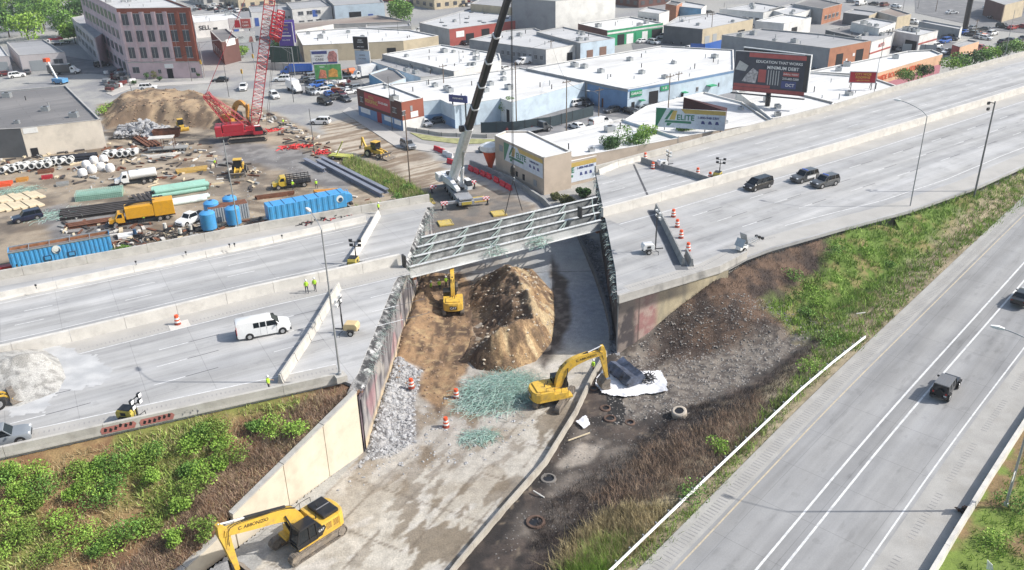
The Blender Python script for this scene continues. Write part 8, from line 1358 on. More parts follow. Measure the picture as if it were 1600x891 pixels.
vt = boxtruck('vacuum_truck', 'big orange-yellow vacuum truck in front of the steel beams', 'truck', G(224, 346, .02), R(203), 'yellow', 10.5, 2, kind='none'); VY = paint('vacuum_truck_yellow', (.68, .34, .02))
MB().bx(-5.25, -2.0, -1.25, 1.25, .95, 3.5).build('collector_box', VY, vt, bevel=.08); MB().bx(-2.0, 2.5, -1.2, 1.2, 1.1, 3.1).build('debris_tank', VY, vt, bevel=.1); MB().path(curve_pts([(2.3, 0, 3.1), (1, 0, 3.5), (-1.5, 0, 3.5), (-2.5, 0, 3.3)], 4), .22, 8).build('suction_hose', M_BLACK, vt)
for k in range(6): MB().bx(-1.7+k*.7, -1.62+k*.7, -1.27, -1.2, 1.2, 3.0).build('tank_rib', VY, vt)
MB().bx(-3.6, -3.0, -1.3, -1.25, 1.8, 3.0).build('ladder_panel', M_DKG, vt)
for o in kids(vt):
 if o.name.startswith('cab'): o.data.materials[0] = VY
st = boxtruck('stake_truck', 'small yellow truck with black stake sides in the middle of the yard', 'truck', G(456, 292, .02), R(200), 'yellow', 7.0, 2, kind='stake')
def stick_pile(name, label, cat, px, py, rz, n, L, r, m, rows=1, box=False, part='pipe', gap=1.05, z=0, jit=.05):
 """pipes or beams lying side by side, stacked in rows"""
 g = G(px, py, z); t = thing(name, label, cat, (g[0], g[1], z+.03), rz); rs = random.Random(int(px+py)); me = None
 for k in range(rows):
  for i in range(n-k):
   y = (i-(n-k-1)/2)*2*r*gap; zz = r+k*r*1.75; l_ = L*rs.uniform(.93, 1.03)
   if me is None: me = (MB().tube((-L/2, 0, 0), (L/2, 0, 0), r, n=10) if not box else (MB().bx(-L/2, L/2, -r, r, -r, -r*.75).bx(-L/2, L/2, -r, r, r*.75, r).bx(-L/2, L/2, -r*.15, r*.15, -r*.75, r*.75) if box == 'I' else MB().bx(-L/2, L/2, -r*.97, r*.97, -r*.6, r*.6))).mesh(m)
   link(part, me, t, loc=(rs.uniform(-jit, jit)*L, y, zz), rz=rs.uniform(-.01, .01))
 return t
M_PG = paint('pipe_green', (.30, .52, .42), damt=.2); M_PC = mat('pipe_concrete', (.60, .60, .58), .8, var=.1); M_BM = mat('dark_beam_steel', (.075, .065, .06), .7, .3, var=.3, vs=1); M_TIM = mat('timber_mat', (.62, .52, .36), .9, var=.15, grain=.15); M_PB = mat('black_plastic_pipe', (.02, .022, .03), .5)
stick_pile('pipe_stack', 'black plastic pipes stacked below the cream warehouse wall', 'pipe stack', 116, 252, R(14), 6, 9, .24, M_PB, 3)
stick_pile('pipe_stack', 'pale green pipes lying behind the vacuum truck', 'pipe stack', 283, 300, R(25), 5, 9.5, .38, M_PG, 2); stick_pile('pipe_stack', 'white and green pipes nearer the round blue tanks', 'pipe stack', 290, 316, R(25), 4, 8, .34, mat('pipe_pale', (.62, .70, .66), .6, dirt=(.4, .42, .4), damt=.5), 1)
stick_pile('beam_stack', 'dark steel beams standing on skids behind the green pipes', 'beam stack', 233, 313, R(-55), 6, 6.5, .30, M_BM, 1, 'I', 'beam', 1.3); stick_pile('beam_stack', 'long dark steel beams lying left of the vacuum truck', 'beam stack', 160, 330, R(20), 6, 13, .28, M_BM, 1, 'I', 'beam', 1.7)
stick_pile('beam_stack', 'rusty beams between the yellow truck and the open blue tank', 'beam stack', 150, 350, R(22), 3, 9, .25, M_RUST, 1, 'I', 'beam', 1.5); stick_pile('beam_stack', 'rusty brown beams at the foot of the rubble', 'beam stack', 228, 222, R(-52), 4, 11, .3, M_RUST, 1, 'I', 'beam', 1.4)
for (px, py, n, L, d) in ((550, 280, 2, 27, 'long pale steel girders lying across the gravel'), (491, 262, 1, 9, 'short steel girder lying left of the long ones')):
 g = ang(G2(495, 250), G2(598, 303)); stick_pile('girder_stack', d, 'steel girder', px, py-1, g, n, L, .42, mat('new_girder_steel', (.34, .35, .40), .45, .5, var=.1), 1, 'I', 'girder', 1.9)
for i, (px, py, n, d) in enumerate(((24, 268, 2, 'left end'), (60, 263, 5, 'middle'), (100, 256, 4, 'right end'), (196, 244, 5, 'by the red crates'))):
 g = G(px, py, 0); t = thing('pipe_row', 'short concrete pipes standing in a row, '+d, 'concrete pipe', g, R(12), 'short concrete pipes'); me = MB().lathe([(.62, 0), (.62, 1.9), (.46, 1.9), (.46, .1)], n=14).mesh(M_PC)
 for k in range(n*2): o = link('pipe', me, t, loc=((k % n-n/2)*1.45, (k//n)*1.5, .65)); o.rotation_euler = (R(78), 0, random.uniform(-.2, .2))
t = thing('timber_stack', 'rows of pale timber crane mats at the left edge of the yard', 'timber stack', G(22, 318, 0), R(24)); me = MB().bx(-2.4, 2.4, -.55, .55, 0, .3).mesh(M_TIM)
for k in range(2):
 for i in range(9): o = link('timber_mat', me, t, loc=((i-5)*1.25, k*5.1-2.2, .15*(i % 2)), rz=R(-68)+random.uniform(-.05, .05))
t = thing('mesh_bin', 'green rebar cage lying behind the white tanker truck', 'rebar cage', G(157, 308, 0), R(18)); mb = MB();
for i in range(26): x = -4+i*.32; mb.tube((x, -1.5, 0), (x, -1.5, 1.3), .03, n=4).tube((x, 1.5, 0), (x, 1.5, 1.3), .03, n=4).tube((x, -1.5, 1.3), (x, 1.5, 1.3), .03, n=4)
for k in range(9): y = -1.5+k*.375; mb.tube((-4, y, 1.3), (4, y, 1.3), .03, n=4)
for z in (.1, .4, .7, 1.0): mb.tube((-4, -1.5, z), (4, -1.5, z), .03, n=4)
mb.build('cage_mesh', M_REBARG, t); MB().bx(-3.9, 3.9, -1.4, 1.4, .05, 1.0).build('stacked_sheets', paint('dull_green', (.22, .40, .30)), t)
tangle('rebar_pile', 'green reinforcing steel scattered on the gravel between the dark car and the beams', 'rebar', G(95, 335, 0), 5, 2.5, .3, 150, 3, .03, M_REBARG, .3, seed=21, extra=M_REBARW); tangle('rebar_pile', 'wisps of green reinforcing steel at the far left of the yard', 'rebar', G(28, 298, 0), 4, 1.6, .3, 90, 3, .03, M_REBARG, .3, seed=22)
for i, (px, py) in enumerate(((130, 276), (145, 270), (159, 266), (173, 268), (136, 263), (148, 256), (163, 254))):
 s = .9; MB().loft([[(s*math.cos(a)*k, s*math.sin(a)*k, z) for a in [2*PI*j/10 for j in range(10)]] for z, k in ((0, .85), (.5, 1.05), (1.1, .95), (1.5, .7), (1.65, .3))]).build('bulk_bag', mat('bag_white', (.74, .73, .72), .8, var=.1, bump=.6, bs=3), label='white bulk bag %s' % ['front left of the group', 'second in the front row', 'third in the front row', 'right end, with a dark top', 'behind the front left one', 'tallest, at the back of the group', 'at the back beside the tallest'][i], cat='bulk bag', group='white bulk bags', loc=G(px, py, 0), rz=i, smooth=True)
for i, (px, py, m, w, d, lb) in enumerate(((187, 240, M_RED, 3.5, 1.8, 'stack of red form panels by the concrete pipes'), (166, 248, mat('rust_orange', (.38, .18, .08), .9, var=.4, bump=.8), 3.2, 1.6, 'rusty coil heap left of the red form panels'), (35, 283, M_ORM, 2.2, 1.4, 'orange crate among the scrap at the far left'), (72, 270, M_RUST, 3, 1.5, 'brown steel crate below the concrete pipes'), (6, 290, M_ORANGE, 3, 2, 'bright orange skip at the left edge'), (74, 279, M_RED, 2, 1.2, 'small red box near the brown steel crate'), (300, 268, paint('shoring_yellow', (.55, .36, .10)), 6, 2, 'yellow shoring frames on the tan track'), (512, 303, M_ORM, 4.5, 2.4, 'tilted orange steel plate behind the closed blue tank'), (430, 308, M_RUST, 7, .9, 'thick rusty pipe left of the orange plate'), (455, 318, paint('dull_green2', (.16, .24, .18)), 6, 1.2, 'dull green pipe sections above the closed blue tank'), (98, 290, M_CONCG, 2.2, 1.4, 'grey block below the white bags'), (200, 371, M_WHITE, 3.0, 1.6, 'white tray tank by the blue tank end'), (250, 246, M_CONCW, 5, 1., 'white beam lying at the edge of the tan track'))):
 t = thing('yard_stock', lb, 'yard stock', G(px, py, 0), R(20 if i != 7 else 32)); k = 4
 for j in range(k): MB().box((0, (j-(k-1)/2)*d/k, .28+(.1 if j % 2 else 0)), (w*(.92+.03*j), d/k*.86, .5), ry=(.0 if i != 7 else .12)).build('stock_piece', m, t)
 MB().box((-w*.3, 0, .04), (.2, d, .08)).box((w*.3, 0, .04), (.2, d, .08)).build('skid', M_TIM, t)
scatter_chunks('rubble', 'heap of grey broken concrete at the foot of the soil mound', [(x, y, z+.2+random.random()*1.5*max(0, 1-abs(x-G2(222, 200)[0])/9)) for x, y, z in pts_in(PX([(180, 218), (186, 202), (230, 196), (268, 202), (276, 212), (236, 218)]), 520, 31, lambda x, y: 0*x)], (.18, .3, .45, .7), 31, M_CHUNK)
scatter_chunks('rubble', 'stones and scrap strewn over the equipment yard', pts_in(PX([(60, 280), (200, 250), (420, 230), (520, 290), (400, 340), (100, 400)]), 700, 32, yh), (.05, .09, .15), 32, M_CHUNK)
scatter_chunks('rubble', 'clods and stones on the big soil mound', pts_in(MOUND, 600, 33, yh), (.1, .18, .3), 33, mat('brown_clod', (.26, .18, .12), .95))
t = thing('flat_trailer', 'open steel frame trailer with a pale roof beside the rusty beams', 'trailer', G(264, 236, 0), R(10)); MB().bx(-4, 4, -1.2, 1.2, .6, .8).build('bed', M_CONCG, t); MB().bx(-3.6, 1.5, -1.2, 1.2, 3.0, 3.15).build('roof_sheet', M_CONCW, t); [MB().box((x, s*1.1, 1.9), (.1, .1, 2.3)).build('leg', M_RUST, t) for x in (-3.5, -1, 1.4) for s in (-1, 1)]; [wheel(t, x, s*1.0, .4, .3, s) for x in (2.6, 3.4) for s in (-1, 1)]
t = thing('skip', 'rusty brown open skip below the small bulldozer', 'skip', G(262, 213, 0), R(10)); MB().side([(-2.5, 0), (2.5, 0), (3, 1.6), (-3, 1.6)], -1.2, -1.1).side([(-2.5, 0), (2.5, 0), (3, 1.6), (-3, 1.6)], 1.1, 1.2).bx(-2.5, 2.5, -1.1, 1.1, 0, .1).beam((2.5, -0, .05), (3, 0, 1.6), 2.2, .08).beam((-2.5, 0, .05), (-3, 0, 1.6), 2.2, .08).build('skip_body', M_RUST, t)
def loader(label, loc, rz, kind='loader', col=None):
 col = col or M_YEL; t = thing({'loader': 'wheel_loader', 'backhoe': 'backhoe_loader', 'dozer': 'bulldozer'}[kind], label, {'loader': 'wheel loader', 'backhoe': 'backhoe loader', 'dozer': 'bulldozer'}[kind], loc, rz)
 MB().side([(-2.8, .9), (-2.8, 1.9), (-.8, 2.1), (-.8, .9)], -.9, .9).build('engine_body', col, t, bevel=.08); MB().bx(-.8, 1.4, -.6, .6, .8, 1.5).build('front_frame', col, t, bevel=.05)
 MB().side([(-1.0, 1.6), (.4, 1.6), (.3, 3.1), (-.9, 3.1)], -.7, .7).build('cab_glass', M_GLASS, t); f = MB()
 for s in (-1, 1):
  for a, b in (((-1.0, 1.6), (-.9, 3.1)), ((.4, 1.6), (.3, 3.1)), ((-1, 1.6), (.4, 1.6)), ((-.9, 3.1), (.3, 3.1))): f.beam((a[0], s*.7, a[1]), (b[0], s*.7, b[1]), .1)
 f.build('cab_frame', M_BLACK, t); MB().bx(-1.05, .45, -.8, .8, 3.1, 3.22).build('cab_roof', col, t)
 if kind == 'dozer':
  for s in (-1, 1): MB().side([(-2.3, .4), (-2, 0.05), (1.4, 0.05), (1.8, .4), (1.4, .95), (-2, .95)], s*.95, s*1.5).build('track', M_MUDSTEEL, t)
  b = MB(); [b.beam((2.3+.35*math.sin(k*.6), 0, .1+k*.28), (2.3+.35*math.sin((k+1)*.6), 0, .1+(k+1)*.28), 3.4, .1) for k in range(4)]; b.build('blade', col, t); [MB().beam((-.2, s*1.6, .6), (2.3, s*1.5, .5), .18).build('push_arm', col, t) for s in (-1, 1)]
 else:
  for x in (1.3, -1.6):
   for s in (-1, 1): wheel(t, x, s*1.1, .78 if kind == 'loader' or x < 0 else .5, .5, s)
  for s in (-1, 1): MB().beam((.3, s*.5, 1.7), (2.2, s*.5, 1.3), .2).beam((2.2, s*.5, 1.3), (2.9, s*.5, .5), .18).build('lift_arm', col, t)
  P = [(2.7, .15), (4.0, .1), (3.9, .2), (2.95, .35), (2.75, 1.0), (3.3, 1.35), (2.65, 1.3), (2.55, .6)]; MB().side(P, -1.35, 1.35).build('bucket', M_MUDSTEEL, t)
  if kind == 'backhoe': m = MB(); limb(m, curve_pts([(-2.8, 1.2), (-3.6, 2.6), (-3.9, 3.6)], 4), [.4]*9, -.14, .14); limb(m, [(-3.9, 3.6), (-4.3, 1.8)], [.35, .25], -.12, .12); m.build('digging_arm', col, t); MB().side([(-4.3, 1.9), (-4.8, 1.5), (-4.7, 1.0), (-4.2, 1.2)], -.3, .3).build('rear_bucket', M_MUDSTEEL, t); [MB().beam((-2.5, 0, 1.0), (-2.9, s*1.7, .1), .16).build('stabiliser', col, t) for s in (-1, 1)]
 return t
loader('yellow wheel loader facing the camera by the pale slim mast', G(374, 274, .03), R(-80)); loader('black and yellow backhoe loader on the muddy street', G(590, 245, .03), R(-35), 'backhoe'); loader('small yellow bulldozer at the foot of the soil mound', G(284, 203, .05), R(-60), 'dozer').scale = (.8, .8, .8)
loader('yellow loader at the left edge pushing into the pale gravel', G(-22, 640, DZ), R(38)).scale = (.8, .8, .8)
M_NET = mat('red_net', (.65, .06, .06), .8)
tangle('safety_fence', 'crumpled red plastic safety fence on the gravel beside the red crane', 'safety fence', G(462, 231, 0), 3, 1.2, .9, 60, 2.2, .1, M_NET, .2, seed=41); tangle('safety_fence', 'small heap of red plastic safety fence left of the steel girders', 'safety fence', G(502, 240, 0), 1.5, .9, .8, 40, 1.5, .1, M_NET, .2, seed=42); tangle('safety_fence', 'red cloth and netting left on the gravel behind the street kerb', 'safety fence', G(420, 205, 0), 2.6, 1.3, .5, 40, 1.8, .1, M_NET, .2, seed=43)
t = thing('road_plate_trailer', 'yellow-green lowbed trailer at the head of the scrub strip', 'trailer', G(533, 248, 0), R(-20)); MB().bx(-2.4, 2.4, -1, 1, .5, .8).build('bed', paint('lime_yellow', (.5, .5, .1)), t); MB().beam((-1, 0, .8), (.6, .3, 3.6), .22).build('arm', paint('lime_yellow', (.5, .5, .1)), t); [wheel(t, x, s*.95, .4, .3, s) for x in (-1.2, 1.2) for s in (-1, 1)]
loader2 = None
# debris behind the parapet: pumps, hoses, frames
SCR = [M_RUST, M_CONCG, M_BM, M_TIM, M_BM, M_CONCW]
for k_, (P_, n_, lb) in enumerate(((PX([(60, 262), (180, 246), (330, 236), (420, 262), (400, 300), (300, 290), (120, 300)]), 150, 'loose scrap, boards and offcuts across the middle of the yard'), (PX([(100, 330), (250, 350), (400, 345), (540, 300), (600, 312), (420, 352), (180, 392), (90, 380)]), 190, 'loose scrap, boards and offcuts along the highway side of the yard'), (PX([(165, 225), (280, 218), (350, 235), (240, 255), (0, 275), (0, 250)]), 150, 'loose scrap and offcuts below the soil mound'), (PX([(380, 165), (440, 185), (520, 225), (560, 262), (540, 275), (470, 235), (400, 195)]), 110, 'broken kerb pieces and scrap along the street side of the yard'))):
 rs = random.Random(600+k_); mb = MB()
 for (x, y, z) in pts_in(P_, n_, 600+k_, yh): mb.box((x, y, z+.12), (rs.uniform(.4, 2.6), rs.uniform(.12, .6), rs.uniform(.1, .4)), rs.uniform(0, 3), rs.randrange(6))
 mb.build('scrap', SCR, kind='stuff', label=lb, cat='scrap')
M_HOSE = mat('black_hose', (.03, .03, .032), .6)
tangle('hose_heap', 'heap of hoses and scrap between the two blue tanks, behind the parapet', 'hose heap', G(265, 368, 0), 9, 1.4, .7, 130, 2.4, .07, M_HOSE, R(24), seed=51, extra=mat('scrap_tan', (.34, .29, .24), .9)); tangle('hose_heap', 'hoses coiled at the end of the closed blue tank', 'hose heap', G(400, 352, 0), 2, 1.2, .9, 60, 2., .06, M_HOSE, R(24), seed=52, extra=M_RUST)
for i, (px, py) in enumerate(((215, 370), (262, 360), (285, 368), (300, 362))): t = thing('pump', 'pump set %s among the hoses' % ['beside the white tray tank', 'second from the white tray tank', 'near the vacuum truck wheels', 'next to the pickup'][i], 'pump', G(px, py, .1), R(30*i)); MB().bx(-.6, .6, -.4, .4, 0, .5).build('pump_base', M_DKG, t, bevel=.05); MB().tube((-.3, 0, .5), (-.3, 0, 1.3), .3, n=10).build('pump_housing', M_CONCW if i else M_DB, t); MB().tube((.2, 0, .6), (.9, 0, .6), .16, n=8).build('outlet', M_RUST, t)
tangle('debris_line', 'bent posts and dark scrap along the far shoulder near the yard parapet', 'debris', G(510, 343, DZ), 4.5, .5, .5, 50, 1.2, .08, M_DKG, R(28), seed=61, extra=M_RED)
for i, (px, py) in enumerate(((57, 455), (213, 418), (291, 403), (359, 391), (367, 390), (441, 377))): MB().tube((0, 0, 0), (0, .0, .4), .04, n=6).box((0, 0, .45), (.22, .1, .22)).build('marker_post', M_DKG, label='dark reflector post on the inner barrier, %s from the left' % ['first', 'second', 'third', 'fourth', 'fifth', 'sixth'][i], cat='marker post', group='reflector posts', loc=G(px, py-4, DZ+.93))
SH = PX([(935, 590), (945, 575), (985, 582), (1035, 578), (1044, 600), (1044, 616), (1010, 614), (975, 622), (940, 616), (930, 600)], .35)
grid_mesh('plastic_sheet', 7, 21, 74, 88, .12, lambda x, y: fz(x, y)+.16+.20*np.abs(fbm(x, y, .8, 4, 201)-.5)+.12*fbm(x*2+y, y*.7, 1, 3, 203), lambda x, y, z: np.broadcast_to(ca((.76, .76, .78)), x.shape+(3,)), keep=lambda x, y: soft(x, y, SH, .2, .35) > .5, m=mat('sheet_plastic', (0, 0, 0), .5, attr='tint', var=.05, grain=.02), label='crumpled white plastic sheet spread on the burnt ground under the wreck', cat='plastic sheet')
SH2 = PX([(900, 660), (915, 652), (922, 664), (912, 672)], .3); grid_mesh('plastic_sheet', 4, 10, 70, 78, .1, lambda x, y: fz(x, y)+.14+.3*fbm(x, y, .6, 4, 205), lambda x, y, z: np.broadcast_to(ca((.72, .72, .74)), x.shape+(3,)), keep=lambda x, y: soft(x, y, SH2, .1, .2) > .5, m=MATS['sheet_plastic'], label='small scrap of white sheet beside the low wall', cat='plastic sheet')
wk = G(979, 590, .5); t = thing('wreck', 'twisted dark blue-grey tank wreck lying on the white sheet', 'wreck', (wk[0], wk[1], .45), R(-62)); rs = random.Random(5)
MB().loft([[(x, y*(1+rs.uniform(-.15, .15)), z+rs.uniform(-.12, .12)) for y, z in ((-1.1, 0), (-1.2, .6), (-.7, 1.2), (.1, 1.0), (.9, 1.35), (1.2, .5), (1.0, 0))] for x in (-2.2, -1.4, -.6, .2, 1.0, 1.8)]).build('crushed_shell', mat('burnt_tank', (.10, .12, .17), .5, .4, var=.5, vs=1, dirt=(.03, .03, .03), damt=.8, bump=.5), t)
m = MB(); [m.beam((rs.uniform(-2, 2), -1.2, rs.uniform(0, .8)), (rs.uniform(-2, 2), 1.3, rs.uniform(.2, 1.4)), .09) for _ in range(7)]; m.build('torn_frame', M_DKG, t); tangle('wreck_scrap', 'charred scrap spilling beside the wreck on the sheet', 'scrap', (wk[0]+2.2, wk[1]-.3, .5), 1., .9, .5, 60, .9, .05, M_BLACK, seed=71)
grid_mesh('burnt_stain', 7, 15, 68, 82, .2, lambda x, y: fz(x, y)+.035, lambda x, y, z: np.broadcast_to(ca((.015, .014, .014)), x.shape+(3,)), keep=lambda x, y: soft(x, y, PX([(948, 600), (962, 600), (978, 640), (972, 668), (955, 664), (947, 640)], .2), .2, .6) > .5, m=mat('char', (0, 0, 0), .9, attr='tint'), kind='stuff')
for i, (px, py) in enumerate(((946, 638), (953, 655), (984, 661), (857, 747), (837, 818), (928, 606))): g = G(px, py, .3); g = (g[0], g[1], float(fz(np.array(g[0]), np.array(g[1])))); t = thing('manhole_ring', 'rusty round pit ring, %s' % ['upper of the pair by the claw excavator', 'lower of the pair by the claw excavator', 'right of the pair by the claw excavator', 'half buried beside the low wall', 'largest and lowest in the dark ground', 'beside the stick of the claw excavator'][i], 'manhole', g, group='manhole rings in the burnt ground'); k = (.55, .6, .5, .7, .8, .45)[i]; n = 18; MB().loft([[(r*math.cos(2*PI*j/n)*k, r*math.sin(2*PI*j/n)*k, z) for j in range(n)] for r, z in ((1.1, .0), (1.05, .16), (.78, .18), (.75, -.2))], cap=False).build('ring', mat('pit_rust', (.12, .075, .055), .9, var=.4) if i != 3 else mat('old_concrete_ring', (.17, .155, .14), .9), t); MB().lathe([(.78*k, .02), (.78*k, .04)], n=18).build('pit_hole', M_BLACK, t)
g = G(1062, 652, .6); t = thing('concrete_pipe', 'upright pale concrete pipe standing on the stony slope', 'concrete pipe', (g[0], g[1], .5), R(20)); t.rotation_euler = (R(10), R(-8), 0); MB().lathe([(.72, 0), (.8, .5), (.78, 1.0), (.66, 1.1), (.48, 1.1), (.46, .3)], n=20).build('pipe_body', mat('pipe_tan', (.46, .40, .33), .9), t); MB().lathe([(.47, 1.0), (.47, 1.02)], n=18).build('pipe_hole', M_BLACK, t)
for i, (px, py, L, a, m) in enumerate(((905, 683, 2.6, .5, M_TIM), (842, 773, 1.4, -.8, M_CONCW), (1345, 490, 1.2, .2, M_CONCW))): MB().bx(-L/2, L/2, -.05, .05, .0, .1).build('plank', m, label=['loose grey board beside the low wall', 'short white stick near the low wall', 'pale stick in the grass of the slope'][i], cat='board', loc=G(px, py, .5 if i < 2 else 3.4), rz=a)
g = G(1510, 800, 2.); g = (g[0], g[1], rz_(g)); tangle('fallen_debris', 'small heap of black plastic debris against the ramp barrier', 'debris', g, .7, .5, .4, 45, .6, .07, M_BLACK, seed=81, extra=M_RUST)
t = thing('steel_rack', 'stack of white steel frames against the tan wall behind the excavator', 'steel frames', (-19.3, 64.6, 0), R(53))
for k in range(5): MB().beam((-1.6, .1*k, .1), (-1.2, .1*k+.2, 1.2), .06).beam((1.6, .1*k, .1), (1.3, .1*k+.2, 1.2), .06).beam((-1.6, .1*k, .1), (1.6, .1*k, .1), .06).beam((-1.2, .1*k+.2, 1.2), (1.3, .1*k+.2, 1.2), .06).beam((-1.6, .1*k, .1), (1.3, .1*k+.2, 1.2), .05).build('frame_piece', M_WHITE, t)
# graffiti on the outer face of the parapet
M_GFR = mat('graffiti_maroon', (.34, .13, .11), .8, var=.2)
def on_parapet(s0, s1, nm, m, lab, blobs):
 P = sub(PL, s0, s1); a, b = P[0], P[-1]; L = math.hypot(b[0]-a[0], b[1]-a[1]); rz = ang(a, b); t = thing('graffiti', lab, 'graffiti', (a[0]+math.sin(rz)*.275, a[1]-math.cos(rz)*.275, DZ), rz)
 for pts, mm, o in blobs: MB().loft([[(u*L, -o-.012+.14*max(0, z-.08)/.9*1.0, z) for u, z in pts], [(u*L, -o+.14*max(0, z-.08)/.9, z) for u, z in pts]]).build('painted_letter', mm, t)
bl = []
for k in range(2):
 o0 = k*.5; bl.append(([(o0+.02, .12), (o0+.44, .10), (o0+.47, .5), (o0+.42, .9), (o0+.05, .88), (o0+.01, .5)], M_GFR, .0))
 for q in range(6): u = o0+.05+q*.065; zq = random.uniform(.15, .5); bl.append(([(u, zq), (u+.03, zq-.06), (u+.05, zq+.2), (u+.02, zq+.34), (u+.01, zq+.2)], M_BLACK, .012))
on_parapet(plen(PL)*.742, plen(PL)*.742+6.6, 'g', M_GFR, 'maroon and black graffiti on the outer face of the parapet', bl)
on_parapet(plen(PL)*.742+7, plen(PL)*.742+8.6, 'g', M_GFR, 'small dark scrawl next to the maroon graffiti', [([(i/7+.02, .2+.2*(i % 3)), (i/7+.1, .3+.2*(i % 3)), (i/7+.05, .5+.1*(i % 3))], M_GREY, .0) for i in range(7)])
MB().bx(-6, 0, -.1, .1, 0, .25).build('drain_slot', M_BLACK, label='dark rubber strip lying on the shoulder at the bottom left', cat='rubber strip', loc=G(62, 698, DZ), rz=R(23))
MB().bx(-1.1, 1.1, -.9, .9, 0, .03).build('drum_plate', M_CONCW, label='pale plywood sheet under the lone traffic drum by the median', cat='plywood sheet', loc=G(280, 508, DZ), rz=R(29))
M_GR = leafm('grass_green', (.20, .32, .05), (.28, .36, .09)); M_GD = leafm('grass_dry', (.40, .33, .18), (.28, .22, .13)); M_GBR = leafm('scrub_brown', (.34, .24, .17), (.42, .33, .23)); M_GBL = leafm('scrub_burnt', (.06, .045, .04), (.17, .12, .09)); M_GRE = leafm('scrub_rust', (.24, .12, .07), (.32, .20, .12))
def blades(name, label, pts, h, w, m, seed, per=5, spread=.25, lean=.35, cat='grass'):
 """uncountable stems: thin upright triangles"""
 rs = np.random.RandomState(seed); V = []; F = []
 for (x, y, z) in pts:
  for _ in range(per):
   a = rs.rand()*6.28; px, py = x+rs.normal()*spread, y+rs.normal()*spread; hh = h*(.5+.8*rs.rand()); lx, ly = rs.normal()*lean*hh, rs.normal()*lean*hh; o = len(V); c, s = math.cos(a)*w*.5, math.sin(a)*w*.5
   V += [(px-c, py-s, z-.05), (px+c, py+s, z-.05), (px+lx, py+ly, z+hh)]; F.append((o, o+1, o+2))
 return MB().add(V, F).build(name, m, kind='stuff', label=label, cat=cat)
bz = lambda x, y: bank_h(x, y)
BANKP = [(-15.8, 70.6), (-24.9, 57.6), (-30, 50), (-36, 42), (-37, 36), (-75, 40), (-60, 54), (-46, 60), (-31, 66.3), (-17.4, 71.6)]
blades('green_ground_cover', 'yellow-green weeds spreading between the shrubs of the bank', [p for p in pts_in(BANKP, 5200, 60, bz) if float(fbm(np.array(p[0]), np.array(p[1]), 5, 4, 91)) > .52 and float(seg_dist(np.array(p[0]), np.array(p[1]), WW)) > 4], .5, .13, leafm('weed_lime', (.30, .40, .09), (.40, .40, .17)), 60, 6, .3, .6, 'weeds'); blades('dry_grass', 'dry straw-coloured grass over the green bank', pts_in(BANKP, 3600, 61, bz), .55, .07, M_GD, 61, 5, .3, .5); blades('brown_scrub', 'brown dead scrub along the top of the tan wall', pts_in([(-15.6, 71), (-24.9, 57.8), (-30, 50), (-33, 52), (-27, 62), (-20, 70.4)], 1900, 62, bz), .6, .05, M_GBR, 62, 6, .25, .45, 'scrub'); blades('rust_scrub', 'rusty brown weeds between the shrubs of the bank', pts_in(BANKP, 1500, 63, bz), .45, .06, M_GRE, 63, 5, .3, .5, 'scrub')
gpx = [(30, 765), (75, 772), (120, 790), (60, 800), (150, 770), (185, 790), (15, 830), (50, 860), (105, 850), (10, 740), (60, 735), (110, 730), (150, 715), (180, 720), (205, 725), (240, 730), (300, 690), (315, 675), (350, 700), (370, 720), (345, 740), (300, 745), (325, 760), (295, 800), (290, 820), (210, 860), (195, 872), (235, 850), (130, 870), (160, 885), (275, 865), (320, 850), (25, 738), (395, 660), (425, 668), (340, 668), (240, 770), (170, 815), (10, 880), (90, 895), (460, 680), (240, 700)]
def rank(i):
 b = lambda p: min(4, int((p[1]-640)//50)); r = sorted([p for p in gpx if b(p) == b(gpx[i])]); k = r.index(gpx[i])
 return ['bright green', 'leafy green', 'yellowish green'][i % 3]+' shrub, %s from the left in the %s row of the bank' % (NTH[k], ['top', 'second', 'middle', 'fourth', 'lowest'][b(gpx[i])])
NTH = 'first second third fourth fifth sixth seventh eighth ninth tenth eleventh twelfth thirteenth fourteenth'.split()
for i, (px, py) in enumerate(gpx):
 g = G(px, py, 4.5); zz = float(bank_h(np.array(g[0]), np.array(g[1]))); g = G(px, py, zz); zz = float(bank_h(np.array(g[0]), np.array(g[1]))); r = random.uniform(1.0, 2.1)
 tree(rank(i), (g[0], g[1], zz-.1), random.uniform(1.2, 2.2), r, (LF3, LF1, LF3, leafm('lime', (.17, .26, .04), (.10, .19, .03)))[i % 4], 800, .17, 200+i, False, 'shrub', 'shrub', 'shrubs on the bank above the tan wall', .7, 9)
sz = fz
